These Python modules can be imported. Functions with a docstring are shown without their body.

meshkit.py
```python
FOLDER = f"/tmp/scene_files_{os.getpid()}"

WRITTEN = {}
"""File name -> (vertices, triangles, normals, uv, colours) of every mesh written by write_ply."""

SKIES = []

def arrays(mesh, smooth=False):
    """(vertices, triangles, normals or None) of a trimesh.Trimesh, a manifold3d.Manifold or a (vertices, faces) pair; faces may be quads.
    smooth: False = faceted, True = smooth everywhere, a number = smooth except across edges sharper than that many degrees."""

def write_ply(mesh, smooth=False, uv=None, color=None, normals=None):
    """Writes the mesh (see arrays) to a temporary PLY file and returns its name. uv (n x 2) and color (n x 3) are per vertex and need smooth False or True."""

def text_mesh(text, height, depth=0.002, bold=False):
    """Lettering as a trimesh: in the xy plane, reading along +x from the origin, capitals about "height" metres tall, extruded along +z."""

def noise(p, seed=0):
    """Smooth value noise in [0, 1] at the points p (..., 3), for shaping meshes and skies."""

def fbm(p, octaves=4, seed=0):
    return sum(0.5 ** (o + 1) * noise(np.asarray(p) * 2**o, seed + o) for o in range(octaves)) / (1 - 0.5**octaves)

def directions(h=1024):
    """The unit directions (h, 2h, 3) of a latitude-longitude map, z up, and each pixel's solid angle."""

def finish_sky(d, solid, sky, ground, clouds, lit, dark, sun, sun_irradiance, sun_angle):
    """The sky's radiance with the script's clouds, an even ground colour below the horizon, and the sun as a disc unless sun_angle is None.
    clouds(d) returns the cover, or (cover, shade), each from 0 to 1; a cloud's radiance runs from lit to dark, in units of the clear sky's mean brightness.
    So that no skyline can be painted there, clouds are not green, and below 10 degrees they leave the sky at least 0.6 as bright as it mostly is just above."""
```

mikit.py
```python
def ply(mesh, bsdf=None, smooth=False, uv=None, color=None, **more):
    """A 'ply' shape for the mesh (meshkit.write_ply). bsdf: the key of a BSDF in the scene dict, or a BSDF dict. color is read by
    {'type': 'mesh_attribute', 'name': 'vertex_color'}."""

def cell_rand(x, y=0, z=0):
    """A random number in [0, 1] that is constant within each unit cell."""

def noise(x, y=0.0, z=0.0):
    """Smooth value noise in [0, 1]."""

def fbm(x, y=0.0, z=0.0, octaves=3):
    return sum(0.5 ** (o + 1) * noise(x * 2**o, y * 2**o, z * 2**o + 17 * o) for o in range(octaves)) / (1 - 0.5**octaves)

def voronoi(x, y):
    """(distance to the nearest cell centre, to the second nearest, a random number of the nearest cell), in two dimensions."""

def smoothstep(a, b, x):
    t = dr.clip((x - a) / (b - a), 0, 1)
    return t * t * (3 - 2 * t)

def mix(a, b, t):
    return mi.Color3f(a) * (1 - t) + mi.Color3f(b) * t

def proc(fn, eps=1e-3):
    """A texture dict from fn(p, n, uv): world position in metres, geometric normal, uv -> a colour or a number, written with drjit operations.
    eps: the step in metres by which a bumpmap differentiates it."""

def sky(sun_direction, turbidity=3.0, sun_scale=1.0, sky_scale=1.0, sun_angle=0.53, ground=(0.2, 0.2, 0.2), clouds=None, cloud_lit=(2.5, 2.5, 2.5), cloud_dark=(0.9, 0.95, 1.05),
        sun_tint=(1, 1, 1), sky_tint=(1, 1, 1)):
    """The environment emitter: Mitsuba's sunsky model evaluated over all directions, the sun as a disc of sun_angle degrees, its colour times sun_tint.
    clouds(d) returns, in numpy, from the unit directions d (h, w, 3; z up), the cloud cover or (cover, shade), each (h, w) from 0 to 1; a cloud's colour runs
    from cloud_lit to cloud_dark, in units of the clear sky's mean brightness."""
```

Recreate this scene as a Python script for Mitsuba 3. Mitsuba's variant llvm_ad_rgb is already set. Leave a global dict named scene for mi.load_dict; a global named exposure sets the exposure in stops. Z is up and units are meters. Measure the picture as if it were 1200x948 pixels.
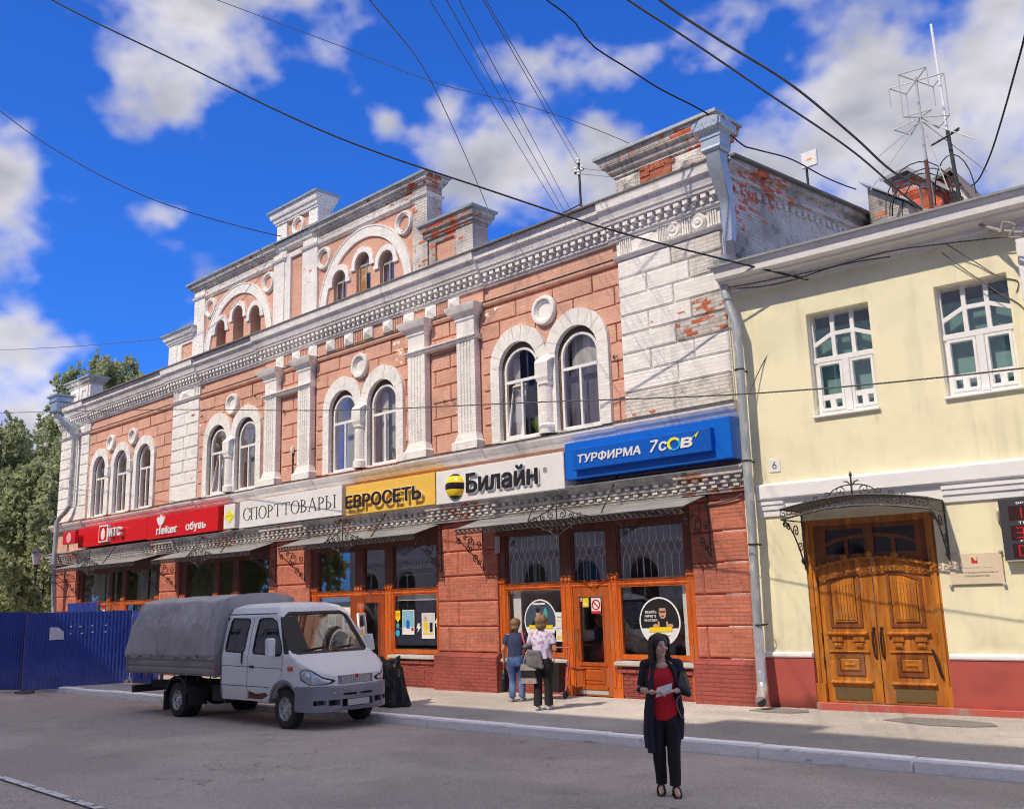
import math, random
import numpy as np, trimesh, mitsuba as mi, drjit as dr, mikit, meshkit, manifold3d as m3
from mikit import noise, fbm, voronoi, cell_rand, smoothstep, mix
from shapely.geometry import Polygon, box as sbox, Point, LineString, MultiPolygon
from shapely import affinity
from shapely.ops import unary_union
T = mi.ScalarTransform4f
rng = random.Random(7)
nrg = np.random.default_rng(7)
scene, labels = {}, {}

# ------------------------------------------------------------------ camera, sky, exposure
exposure = 2.0
CAM = dict(f=1113.2, yaw=0.754866, pitch=0.20007, roll=-0.0298659, pos=(0.0, 0.0, 2.1))
def camera():
    y, p, r = CAM['yaw'], CAM['pitch'], CAM['roll']
    fw = np.array([-math.sin(y) * math.cos(p), math.cos(y) * math.cos(p), math.sin(p)])
    rt = np.array([math.cos(y), math.sin(y), 0]); up = np.cross(rt, fw)
    up2 = -math.sin(r) * rt + math.cos(r) * up
    o = np.array(CAM['pos'])
    return {'type': 'perspective', 'fov': math.degrees(2 * math.atan(600 / CAM['f'])), 'fov_axis': 'x',
            'near_clip': 0.05, 'far_clip': 2000.0,
            'to_world': T().look_at(origin=o.tolist(), target=(o + fw).tolist(), up=up2.tolist())}
scene['camera'] = camera()

SUN = (-0.07, -0.669, 0.743)
def clouds(d):
    x, y, z = d[..., 0], d[..., 1], d[..., 2]
    az = np.degrees(np.arctan2(x, y)); el = np.degrees(np.arcsin(np.clip(z, -1, 1)))
    zz = np.maximum(z, 0.06)
    q = np.stack([x / zz, y / zz, 0 * x], -1)
    n1 = meshkit.fbm(q * 2.1 + 3.7, 5, 11)
    n2 = meshkit.fbm(d * 7.0 + 1.3, 6, 5)
    n3 = meshkit.fbm(d * 26.0, 4, 23)
    # banks of fair-weather cumulus: (azimuth, elevation, half width, half height, weight)
    banks = [(-63.5, 31.5, 6.6, 4.2, .86), (-54, 32, 3.5, 3, .66), (-73.5, 22, 3.0, 4.8, .85), (-71.2, 12.6, 3.6, 4.2, 1.1), (-75, 9, 4, 4, .9), (-62, 15.5, 1.3, .9, .5), (-64, 22, 1.8, .8, .62), (-51, 28, 1.3, 1.3, .6),
             (-43, 25.2, 6.0, 3.5, .90), (-37.0, 25.4, 4.2, 2.8, .85), (-36.5, 31, 7, 2.0, .74), (-30, 30.6, 4.4, 2.8, .72), (-47, 29, 2, 1.3, .55), (-19.5, 25.2, 7.8, 5.6, 1.25), (-12, 26, 7.5, 6, 1.2), (-26, 22.8, 4.5, 3.4, 1.0), (-8, 31, 8, 3, .9),
             ]
    r = random.Random(4)                                            # added cumulus out of view, denser overhead to fill the shaded street
    for e, n in ((14, 13), (25, 11), (38, 10), (52, 12), (66, 11), (80, 8)):
        for i in range(n):
            a = -2 + (282 if e < 45 else 360) * (i + r.uniform(.1, .9)) / n
            banks.append((a, e + r.uniform(-5, 5), r.uniform(9, 15) / max(.25, math.cos(math.radians(e))), r.uniform(4.5, 7.5), r.uniform(.75, 1.1) + .15 * (e > 45)))
    f = np.zeros_like(az)
    for a, e, w, h, k in banks:
        da = (az - a + 180) % 360 - 180
        f = np.maximum(f, k * np.exp(-((da / w) ** 2 + ((el - e) / h) ** 2) * 1.05))
    n4 = meshkit.fbm(d * np.array([11, 11, 19.]) + 5.1, 6, 41)
    v = f * .95 + (n2 - .5) * 1.35 + (n4 - .5) * 1.15 + (n3 - .5) * .55 + (n1 - .5) * .25 + .36 * np.clip((el - 38) / 16, 0, 1) + .10 * (1 - np.clip(d[..., 1] * 2, -1, 1)) / 2  # cover raised overhead and behind the camera to brighten the shade
    n5 = meshkit.fbm(d * 58.0 + 2.2, 4, 61)
    v = v + (n5 - .5) * .34
    cover = np.clip((v - .30) / .60, 0, 1) ** .9
    cover = cover * cover * (3 - 2 * cover) * .93
    shade = np.clip(.25 + (f - .55) * .6 + (n2 - .45) * 1.7 + (n4 - .5) * 2.2, 0, 1)
    return cover, shade
scene['sky'] = mikit.sky(SUN, turbidity=3, sun_scale=.68, sky_scale=1.3, clouds=clouds, cloud_lit=(3.05, 2.9, 2.9), cloud_dark=(1.4, 1.42, 1.55), sky_tint=(.15, .44, 1.03), sun_tint=(.96, 1.0, 1.05))

# ------------------------------------------------------------------ mesh builder
class MB:
    def __init__(s): s.v, s.f, s.n = [], [], 0
    def add(s, v, f):
        v = np.asarray(v, float); f = np.asarray(f, int)
        if f.shape[1] == 4: f = np.vstack([f[:, [0, 1, 2]], f[:, [0, 2, 3]]])
        s.v.append(v); s.f.append(f + s.n); s.n += len(v); return s
    def mesh(s, m): return s.add(m.vertices, m.faces)
    def box(s, x0, x1, y0, y1, z0, z1):
        v = [(x, y, z) for z in (z0, z1) for y in (y0, y1) for x in (x0, x1)]
        return s.add(v, [(0, 2, 3, 1), (4, 5, 7, 6), (0, 1, 5, 4), (2, 6, 7, 3), (0, 4, 6, 2), (1, 3, 7, 5)])
    def chbox(s, x0, x1, z0, z1, yf, yb, c, back=False):          # block with chamfered front edges, front at y = yf
        v = [(x0 + c, yf, z0 + c), (x1 - c, yf, z0 + c), (x1 - c, yf, z1 - c), (x0 + c, yf, z1 - c)]
        v += [(x0, yf + c, z0), (x1, yf + c, z0), (x1, yf + c, z1), (x0, yf + c, z1)]
        v += [(x0, yb, z0), (x1, yb, z0), (x1, yb, z1), (x0, yb, z1)]
        f = [(0, 1, 2, 3)]
        for o in (0, 4):
            for k in range(4):
                l = (k + 1) % 4; f.append((o + k, o + 4 + k, o + 4 + l, o + l))
        return s.add(v, f)
    def brick(s, x0, x1, z0, z1, yf, yb):
        v = [(x0, yf, z0), (x1, yf, z0), (x1, yf, z1), (x0, yf, z1), (x0, yb, z0), (x1, yb, z0), (x1, yb, z1), (x0, yb, z1)]
        return s.add(v, [(0, 1, 2, 3), (0, 4, 5, 1), (1, 5, 6, 2), (2, 6, 7, 3), (3, 7, 4, 0)])
    def ext(s, poly, y0, y1, back=False):                          # polygon in (x, z) extruded from y0 (front) to y1
        for g in getattr(poly, 'geoms', [poly]):
            if g.is_empty or g.geom_type != 'Polygon' or g.area < 1e-7: continue
            v2, f2 = trimesh.creation.triangulate_polygon(g, engine='earcut')
            s.add(np.c_[v2[:, 0], np.full(len(v2), y0), v2[:, 1]], f2)
            if back: s.add(np.c_[v2[:, 0], np.full(len(v2), y1), v2[:, 1]], f2[:, ::-1])
            for r in [g.exterior, *g.interiors]:
                c = np.array(r.coords)[:-1]; n = len(c)
                v = np.vstack([np.c_[c[:, 0], np.full(n, y0), c[:, 1]], np.c_[c[:, 0], np.full(n, y1), c[:, 1]]])
                i = np.arange(n); j = (i + 1) % n
                s.add(v, np.c_[i, j, j + n, i + n])
        return s
    def extz(s, poly, z0, z1):                                     # polygon in (x, y) extruded along z, closed
        for g in getattr(poly, 'geoms', [poly]):
            m = trimesh.creation.extrude_polygon(g, z1 - z0, engine='earcut'); m.apply_translation((0, 0, z0)); s.mesh(m)
        return s
    def sweepx(s, prof, x0, x1):                                   # profile [(y, z)] swept from x0 to x1 with end caps
        p = np.asarray(prof, float); n = len(p)
        v = np.vstack([np.c_[np.full(n, x0), p], np.c_[np.full(n, x1), p]])
        i = np.arange(n - 1)
        s.add(v, np.c_[i, i + 1, i + 1 + n, i + n])
        g = Polygon(p).buffer(0)
        for gg in getattr(g, 'geoms', [g]):
            if gg.is_empty: continue
            v2, f2 = trimesh.creation.triangulate_polygon(gg, engine='earcut')
            for x in (x0, x1): s.add(np.c_[np.full(len(v2), x), v2], f2)
        return s
    def tube(s, pts, r, sides=6, closed=False):
        p = np.asarray(pts, float)
        if closed: p = np.vstack([p, p[:2]])
        t = np.gradient(p, axis=0); t /= np.linalg.norm(t, axis=1, keepdims=True) + 1e-12
        ref = np.array([0, 0, 1.0]) if abs(t[:, 2]).mean() < .8 else np.array([1.0, 0.2, 0])
        a = np.cross(t, ref); a /= np.linalg.norm(a, axis=1, keepdims=True) + 1e-9
        b = np.cross(t, a); g = np.arange(sides) * 2 * np.pi / sides
        rr = np.broadcast_to(r, (len(p),))[:, None, None]
        v = p[:, None] + rr * (np.cos(g)[None, :, None] * a[:, None] + np.sin(g)[None, :, None] * b[:, None])
        i, j = np.meshgrid(np.arange(len(p) - 1), np.arange(sides), indexing='ij')
        q = np.stack([i * sides + j, i * sides + (j + 1) % sides, (i + 1) * sides + (j + 1) % sides, (i + 1) * sides + j], -1).reshape(-1, 4)
        s.add(v.reshape(-1, 3), q)
        if not closed:
            for e, c in ((0, p[0]), (len(p) - 1, p[-1])):
                s.add(np.vstack([v[e], c]), [(k, (k + 1) % sides, sides) for k in range(sides)])
        return s
    def lathe(s, prof, center, axis='z', seg=24):                  # profile [(r, h)] turned about the axis through center
        p = np.asarray(prof, float); n = len(p); g = np.arange(seg) * 2 * np.pi / seg
        R, H = p[:, 0][:, None], np.broadcast_to(p[:, 1][:, None], (n, seg))
        A, B = R * np.cos(g), R * np.sin(g)
        v = {'z': (A, B, H), 'y': (A, H, B), 'x': (H, A, B)}[axis]
        v = np.stack(v, -1).reshape(-1, 3) + np.asarray(center, float)
        i, j = np.meshgrid(np.arange(n - 1), np.arange(seg), indexing='ij')
        return s.add(v, np.stack([i * seg + j, i * seg + (j + 1) % seg, (i + 1) * seg + (j + 1) % seg, (i + 1) * seg + j], -1).reshape(-1, 4))
    def rloft(s, rings, caps=True):                                # stacked rectangles: (z, x0, x1, y0, y1)
        v = []
        for z, x0, x1, y0, y1 in rings: v += [(x0, y0, z), (x1, y0, z), (x1, y1, z), (x0, y1, z)]
        f = []
        for k in range(len(rings) - 1):
            for j in range(4):
                l = (j + 1) % 4; f.append((4 * k + j, 4 * k + l, 4 * k + 4 + l, 4 * k + 4 + j))
        if caps: o = 4 * (len(rings) - 1); f += [(0, 3, 2, 1), (o, o + 1, o + 2, o + 3)]
        return s.add(v, f)
    def T(s, fn):
        s.v = [fn(v) for v in s.v]; return s
    def tri(s):
        return trimesh.Trimesh(np.vstack(s.v), np.vstack(s.f), process=False)
used = {}
def key(name):
    n = used.get(name, -1) + 1; used[name] = n
    k = name if n == 0 else f'{name}_{n:03d}'
    return k
def put(name, mesh, mat, parent=None, smooth=False, **lab):
    """One entry of the scene: name under parent (thing or part); mesh is an MB, trimesh or Manifold."""
    if isinstance(mesh, MB):
        if not mesh.v: return None
        mesh = mesh.tri()
    k = key((parent + '__' if parent else '') + name)
    scene[k] = mikit.ply(mesh, mat, smooth=smooth)
    if lab: labels[k] = lab
    return k
def thing(name, label, category, group=None):
    k = key(name); labels[k] = {'label': label, 'category': category}
    if group: labels[k]['group'] = group
    return k
def rect(x0, x1, z0, z1): return sbox(min(x0, x1), min(z0, z1), max(x0, x1), max(z0, z1))
def arch(cx, zc, r, zb, n=28):                                     # round-headed opening
    a = np.linspace(0, np.pi, n)
    return Polygon([(cx + r, zb)] + [(cx + r * math.cos(t), zc + r * math.sin(t)) for t in a] + [(cx - r, zb)])
def road_z(x, y):
    return .0075 * (np.clip(x, -90, 60) + 3.5) - .02 + .03 * np.clip(11.6 - y, 0, 4.5) - .03 * np.clip(.9 - y, 0, 0)
def walk_z(x, y=14): return .0075 * (np.clip(x, -90, 60) + 3.5) - .02 + .155

# ------------------------------------------------------------------ materials
def C(*c): return mi.Color3f(*c)
def two(b): return {'type': 'twosided', 'bsdf': b}
def mat(name, color, rough=.7, bump=None, scale=.004, eps=2e-3, **kw):
    base = mikit.proc(color) if callable(color) else {'type': 'rgb', 'value': list(color)}
    rg = mikit.proc(rough) if callable(rough) else float(rough)
    b = {'type': 'principled', 'base_color': base, 'roughness': rg, **kw}
    if bump is not None: b = {'type': 'bumpmap', 'arbitrary': mikit.proc(bump, eps=eps), 'scale': float(scale), 'bsdf': b}
    scene[name] = two(b); return name
def wallu(p, n): return dr.select(dr.abs(n.x) > .7, p.y, p.x)
def bricks(p, n, L=.26, H=.078, m=.012):
    """0 in the joints to 1 on a brick's face, with each brick's random number."""
    v = p.z / H; row = dr.floor(v); u = wallu(p, n) / L + .5 * (row - 2 * dr.floor(row / 2)); col = dr.floor(u)
    fu, fv = u - col, v - row
    d = dr.minimum(dr.minimum(fu, 1 - fu) * L, dr.minimum(fv, 1 - fv) * H)
    return smoothstep(m * .25, m, d), cell_rand(col, row, 3)
def brick_bump(amp=.6):
    def fn(p, n, uv):
        b, r = bricks(p, n)
        return b * (.75 + .35 * r) * amp + fbm(p.x * 22, p.y * 22, p.z * 22, 3) * .55
    return fn
def painted(col, dirt=.18, peel=0., joint=.85, redo=(.30, .085, .045), tone=.06, streak=0.12):
    def fn(p, n, uv):
        b, r = bricks(p, n)
        u = wallu(p, n)
        f1 = fbm(p.x * .8, p.y * .8, p.z * .8, 4); f2 = fbm(p.x * 5, p.y * 5, p.z * 5, 4)
        c = C(*col) * (1 - tone + 2 * tone * r) * mix(C(joint), C(1), b) * (1 - dirt * smoothstep(.42, .75, f1) - dirt * .7 * smoothstep(.5, .8, f2))
        s = fbm(u * 9, p.z * .45, 1.5, 3)
        c = c * (1 - streak * smoothstep(.52, .8, s))
        if peel > 0:
            k = fbm(p.x * .75 + 9, p.y * .75, p.z * .95, 4) * .62 + fbm(p.x * 6, p.y * 6, p.z * 9, 3) * .28 + r * .22
            t = smoothstep(1.02 - peel, 1.07 - peel, k)
            red = C(*redo) * (.45 + 1.1 * r) * (.7 + .6 * f2)
            c = mix(c, red * mix(C(1.5), C(1), b), t)
        return c
    return fn
mat('pink_brick', painted((.68, .385, .285), dirt=.12, tone=.05), .85, brick_bump(), .005)
mat('pink_brick_worn', painted((.66, .365, .265), dirt=.16, peel=.30, redo=(.62, .52, .47)), .85, brick_bump(), .005)
mat('white_brick', painted((.83, .81, .78), dirt=.12, joint=.91, peel=.225), .8, brick_bump(.7), .006)
mat('white_brick_worn', painted((.68, .65, .61), dirt=.35, joint=.76, peel=.345, streak=.25), .85, brick_bump(.9), .009)
mat('white_brick_bare', painted((.62, .58, .54), dirt=.45, joint=.76, peel=.365, redo=(.42, .10, .05), streak=.35), .85, brick_bump(1.), .011)
mat('white_plaster', painted((.81, .79, .76), dirt=.15, joint=.97, tone=.02, streak=.22), .8, lambda p, n, uv: fbm(p.x * 14, p.y * 14, p.z * 14, 4), .006)
mat('cornice_plaster', painted((.79, .77, .75), dirt=.22, joint=.95, tone=.03, streak=.25), .8, lambda p, n, uv: fbm(p.x * 14, p.y * 14, p.z * 14, 4), .006)
mat('grime_cornice', painted((.60, .57, .54), dirt=.45, joint=.8, peel=.36, redo=(.26, .13, .09), streak=.35), .85, brick_bump(.8), .008)
mat('red_brick', painted((.52, .175, .115), dirt=.2, joint=.86, tone=.10, streak=.14), .75, brick_bump(.35), .004)
mat('red_joint', (.27, .06, .042), .85)
mat('red_plinth', painted((.33, .075, .06), dirt=.25, joint=.8, tone=.06, streak=.2), .75, brick_bump(1.), .008)
mat('bare_brick', painted((.40, .13, .075), dirt=.3, joint=1.3, tone=.25), .9, brick_bump(1.), .01)
def wood_col(base, dark, k=1.):
    def fn(p, n, uv):
        g = fbm(wallu(p, n) * 26, p.y * 8, p.z * 1.6, 4)
        w = fbm(wallu(p, n) * 3, p.y * 3, p.z * .5, 3)
        pl = cell_rand(dr.floor(wallu(p, n) / .085), dr.floor(p.z / .9))
        sc = smoothstep(.56, .72, fbm(wallu(p, n) * 7, p.y * 7, p.z * 2.4 + 5, 4))
        return mix(mix(C(*dark), C(*base), smoothstep(.25, .7, g * .6 + w * .4)) * (1 - .22 * k + .44 * k * pl), C(*base) * .55 + C(.10, .075, .055), .55 * sc)
    return fn
mat('orange_wood', wood_col((.62, .135, .016), (.40, .075, .012), .25), .38, specular=.5)
mat('shade_brown_frame', wood_col((.16, .05, .03), (.11, .035, .02), .25), .5)  # brown puts the awning shade into the colour of the upper frames
mat('door_wood', wood_col((.50, .19, .022), (.30, .085, .010)), .33, lambda p, n, uv: fbm(wallu(p, n) * 40, 0, p.z * 3, 3), .002, specular=.5)
mat('door_wood_dark', wood_col((.24, .075, .018), (.15, .04, .01)), .45)  # dark panel wood; on the transom it stands in for canopy shade
mat('pvc', lambda p, n, uv: C(.80, .80, .80) * (1 - .1 * fbm(p.x * 3, p.y * 3, p.z * 3, 3)), .35)
mat('foam', lambda p, n, uv: mix(C(.05, .03, .02), C(.22, .15, .09), fbm(p.x * 45, p.y * 45, p.z * 45, 3)), .95, lambda p, n, uv: fbm(p.x * 60, p.y * 60, p.z * 60, 3), .02)
scene['glass'] = {'type': 'thindielectric', 'int_ior': 1.95}
scene['glass_dark'] = two({'type': 'principled', 'base_color': {'type': 'rgb', 'value': [.012, .013, .015]}, 'roughness': .04, 'specular': .7})
mat('room_dark', (.22, .21, .2), .9)
mat('room_floor', (.14, .12, .10), .8)
mat('curtain', lambda p, n, uv: C(.10, .095, .13) * (.7 + .6 * fbm(p.x * 14, 0, p.z * .8, 2)), .9, lambda p, n, uv: dr.sin(p.x * 60 + p.z * 6) * .5 + fbm(p.x * 8, 0, p.z * 3, 2), .02)
mat('curtain_pale', lambda p, n, uv: C(.50, .50, .48) * (.75 + .5 * fbm(p.x * 10, 0, p.z * 1., 2)), .9, lambda p, n, uv: dr.sin(p.x * 46 + p.z * 2) * .5, .025)
mat('blind', (.72, .76, .76), .6)
def metal_roof(p, n, uv):
    return C(.23, .25, .265) * (.75 + .5 * fbm(p.x * 2, p.y * 2, p.z * 2, 4)) 
mat('roof_metal', metal_roof, .55, metallic=.15)
mat('roof_edge', lambda p, n, uv: mix(C(.11, .10, .09), C(.2, .18, .16), fbm(p.x * 5, p.y * 5, p.z * 5, 3)), .7)
mat('cap_metal', lambda p, n, uv: C(.36, .42, .45) * (.8 + .4 * fbm(p.x * 3, p.y * 3, p.z * 3, 3)), .5, metallic=.2)
def galv(p, n, uv):
    c = cell_rand(dr.floor(p.x * 30 + 3 * noise(p.x * 20, p.z * 20)), dr.floor(p.z * 26), dr.floor(p.y * 26))
    return C(.44, .50, .55) * (.82 + .16 * c + .2 * fbm(p.x * 4, p.y * 4, p.z * 1.5, 3))
mat('galvanised', galv, .38, metallic=.65)
mat('pipe_grey', lambda p, n, uv: mix(C(.40, .44, .47), C(.62, .60, .55), smoothstep(.55, .7, fbm(p.x * 12, p.y * 12, p.z * 4, 3))) * .85, .5, metallic=.2)
mat('black_iron', lambda p, n, uv: mix(C(.028, .027, .026), C(.16, .15, .14), smoothstep(.55, .85, fbm(p.x * 30, p.y * 30, p.z * 30, 3))), .5)
mat('awning_metal', lambda p, n, uv: C(.27, .275, .28) * (.7 + .55 * fbm(p.x * 1.6, p.y * 6, 0, 4)), .5, metallic=.2)
mat('awning_under', (.10, .095, .09), .8)
mat('cable_black', (.02, .02, .022), .6)
mat('cable_grey', (.10, .09, .085), .7)
mat('cable_pale', (.30, .27, .24), .7)
mat('steel_pale', (.50, .50, .48), .45, metallic=.3)
def plaster_yellow(p, n, uv):
    f = fbm(p.x * .9, p.y * .9, p.z * .9, 4); g = fbm(p.x * 5, p.y * 5, p.z * 2.2, 3)
    return C(.81, .765, .53) * (1 - .09 * smoothstep(.4, .7, f) - .07 * smoothstep(.5, .8, g)) * (1 - .10 * smoothstep(.52, .75, fbm(p.x * 5, p.y * 5, p.z * .35, 4))) * (1 - .16 * smoothstep(1.7, 1.0, p.z) * smoothstep(.35, .7, fbm(p.x * 2, p.y * 2, p.z * 3, 4)))
mat('yellow_plaster', plaster_yellow, .85, lambda p, n, uv: fbm(p.x * 3, p.y * 3, p.z * 3, 4) + .25 * fbm(p.x * 60, p.y * 60, p.z * 60, 2), .006)
mat('trim_white', lambda p, n, uv: C(.80, .80, .81) * (1 - .14 * fbm(p.x * 2.5, p.y * 2.5, p.z * 2.5, 4)), .7, lambda p, n, uv: fbm(p.x * 9, p.y * 9, p.z * 9, 3), .004)
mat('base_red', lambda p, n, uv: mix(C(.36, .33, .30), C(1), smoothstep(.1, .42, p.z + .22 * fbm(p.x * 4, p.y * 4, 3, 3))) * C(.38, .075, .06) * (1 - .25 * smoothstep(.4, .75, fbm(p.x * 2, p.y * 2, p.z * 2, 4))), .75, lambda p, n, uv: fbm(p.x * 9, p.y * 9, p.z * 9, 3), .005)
mat('step_red', lambda p, n, uv: mix(C(.42, .09, .07), C(.30, .22, .19), smoothstep(.52, .72, fbm(p.x * 3, p.y * 7, 2, 4))), .8)

# ------------------------------------------------------------------ ground
def asphalt(base, patch, k=1.):
    def fn(p, n, uv):
        grit = noise(p.x * 120, p.y * 120) * .5 + noise(p.x * 61, p.y * 61, 3) * .5
        big = fbm(p.x * .28, p.y * .55, 2, 4); mid = fbm(p.x * 1.7, p.y * 1.7, 5, 4)
        c = mix(C(*base), C(*patch), smoothstep(.38, .66, big)) * (.58 + .78 * grit) * (.9 + .2 * mid)
        e, s, _ = voronoi(p.x * .42 + .5 * fbm(p.x * 2, p.y * 2, 1, 3), p.y * .42 + .5 * fbm(p.x * 2, p.y * 2, 8, 3))
        crack = smoothstep(.012, .002, s - e) * smoothstep(.52, .6, fbm(p.x * .35, p.y * .35, 9, 2))
        spot = smoothstep(.70, .76, fbm(p.x * 2.6, p.y * 2.6, 31, 3))
        fine, s2, _ = voronoi(p.x * 1.3 + .4 * fbm(p.x * 3, p.y * 3, 4, 3), p.y * 1.3)
        crack2 = smoothstep(.02, .004, s2 - fine) * smoothstep(.56, .62, fbm(p.x * .5, p.y * .5, 19, 3))
        return c * (1 - .5 * crack) * (1 - .4 * crack2) * (1 - .10 * spot)
    return fn
def grit_bump(p, n, uv): return noise(p.x * 95, p.y * 95) + .6 * noise(p.x * 40, p.y * 40, 7) + 2.2 * fbm(p.x * 2.2, p.y * 2.2, 3, 3)
mat('asphalt', asphalt((.35, .312, .28), (.43, .38, .34)), .9, grit_bump, .006)
mat('walk_asphalt', asphalt((.33, .305, .283), (.43, .40, .375)), .9, grit_bump, .006)
mat('walk_dark', asphalt((.17, .16, .155), (.22, .21, .2)), .9, grit_bump, .006)
mat('kerb_paint', lambda p, n, uv: mix(C(.88, .87, .86), C(.34, .31, .28), smoothstep(.58, .74, fbm(p.x * 3.5, p.y * 9, p.z * 9, 4) + .35 * smoothstep(.05, -.14, p.z - .0075 * (p.x + 3.5)) - .12)) * (.85 + .3 * fbm(p.x * 30, p.y * 30, p.z * 30, 2)), .85, lambda p, n, uv: fbm(p.x * 12, p.y * 12, p.z * 12, 4), .012)
mat('line_paint', lambda p, n, uv: mix(C(.62, .62, .62), C(.2, .19, .18), smoothstep(.55, .72, fbm(p.x * 9, p.y * 9, 1, 4))), .85)

def sheet(x0, x1, y0, y1, nx, ny, zf):
    gx, gy = np.meshgrid(np.linspace(x0, x1, nx + 1), np.linspace(y0, y1, ny + 1))
    v = np.c_[gx.ravel(), gy.ravel(), zf(gx, gy).ravel()]
    i, j = np.meshgrid(np.arange(nx), np.arange(ny)); a = (j * (nx + 1) + i).ravel()
    return MB().add(v, np.c_[a, a + 1, a + nx + 2, a + nx + 1])
g = MB()
xs = [-600, -90, 60, 600]
for a, b in zip(xs, xs[1:]):
    for y0, y1 in ((-600, 6.6), (6.6, 7.1), (7.1, 11.6), (11.6, 600)):
        n = sheet(a, b, y0, y1, 1, 1, lambda x, y: road_z(x, y) - .012)
        g.v += n.v; g.f += [f + g.n for f in n.f]; g.n += n.n
put('ground', g, 'asphalt', kind='structure')
put('road', sheet(-90, 60, 1.2, 11.6, 60, 26, lambda x, y: road_z(x, y) + .006 * meshkit.fbm(np.stack([x * .5, y * .8, 0 * x], -1), 3) ), 'asphalt', kind='structure', label='grey asphalt road surface in front of the shops')
put('sidewalk', sheet(-60, 30, 11.78, 16.4, 180, 14, lambda x, y: walk_z(x) + .012 * meshkit.fbm(np.stack([x * .9, y * 1.3, 0 * x], -1), 3) - .006), 'walk_asphalt', kind='structure', label='asphalt pavement between kerb and shop fronts')
put('opposite_sidewalk', sheet(-60, 30, -8, 1.2, 40, 8, lambda x, y: road_z(x, 1.2) + .14 + 0 * x), 'walk_asphalt', kind='structure')
def patch(name, pts, material, label):
    q = np.array(pts, float); m = MB(); n = len(q); c = q.mean(0)
    v = np.vstack([np.c_[q, walk_z(q[:, 0]) + .013], np.c_[c[None], walk_z(c[None, 0]) + .016], np.c_[q * 1.0, walk_z(q[:, 0]) - .02]])
    m.add(v, [(k, (k + 1) % n, n) for k in range(n)]); m.add(v, [(k, (k + 1) % n, n + 1 + (k + 1) % n, n + 1 + k) for k in range(n)])
    put(name, m, material, kind='structure', label=label)
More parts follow.
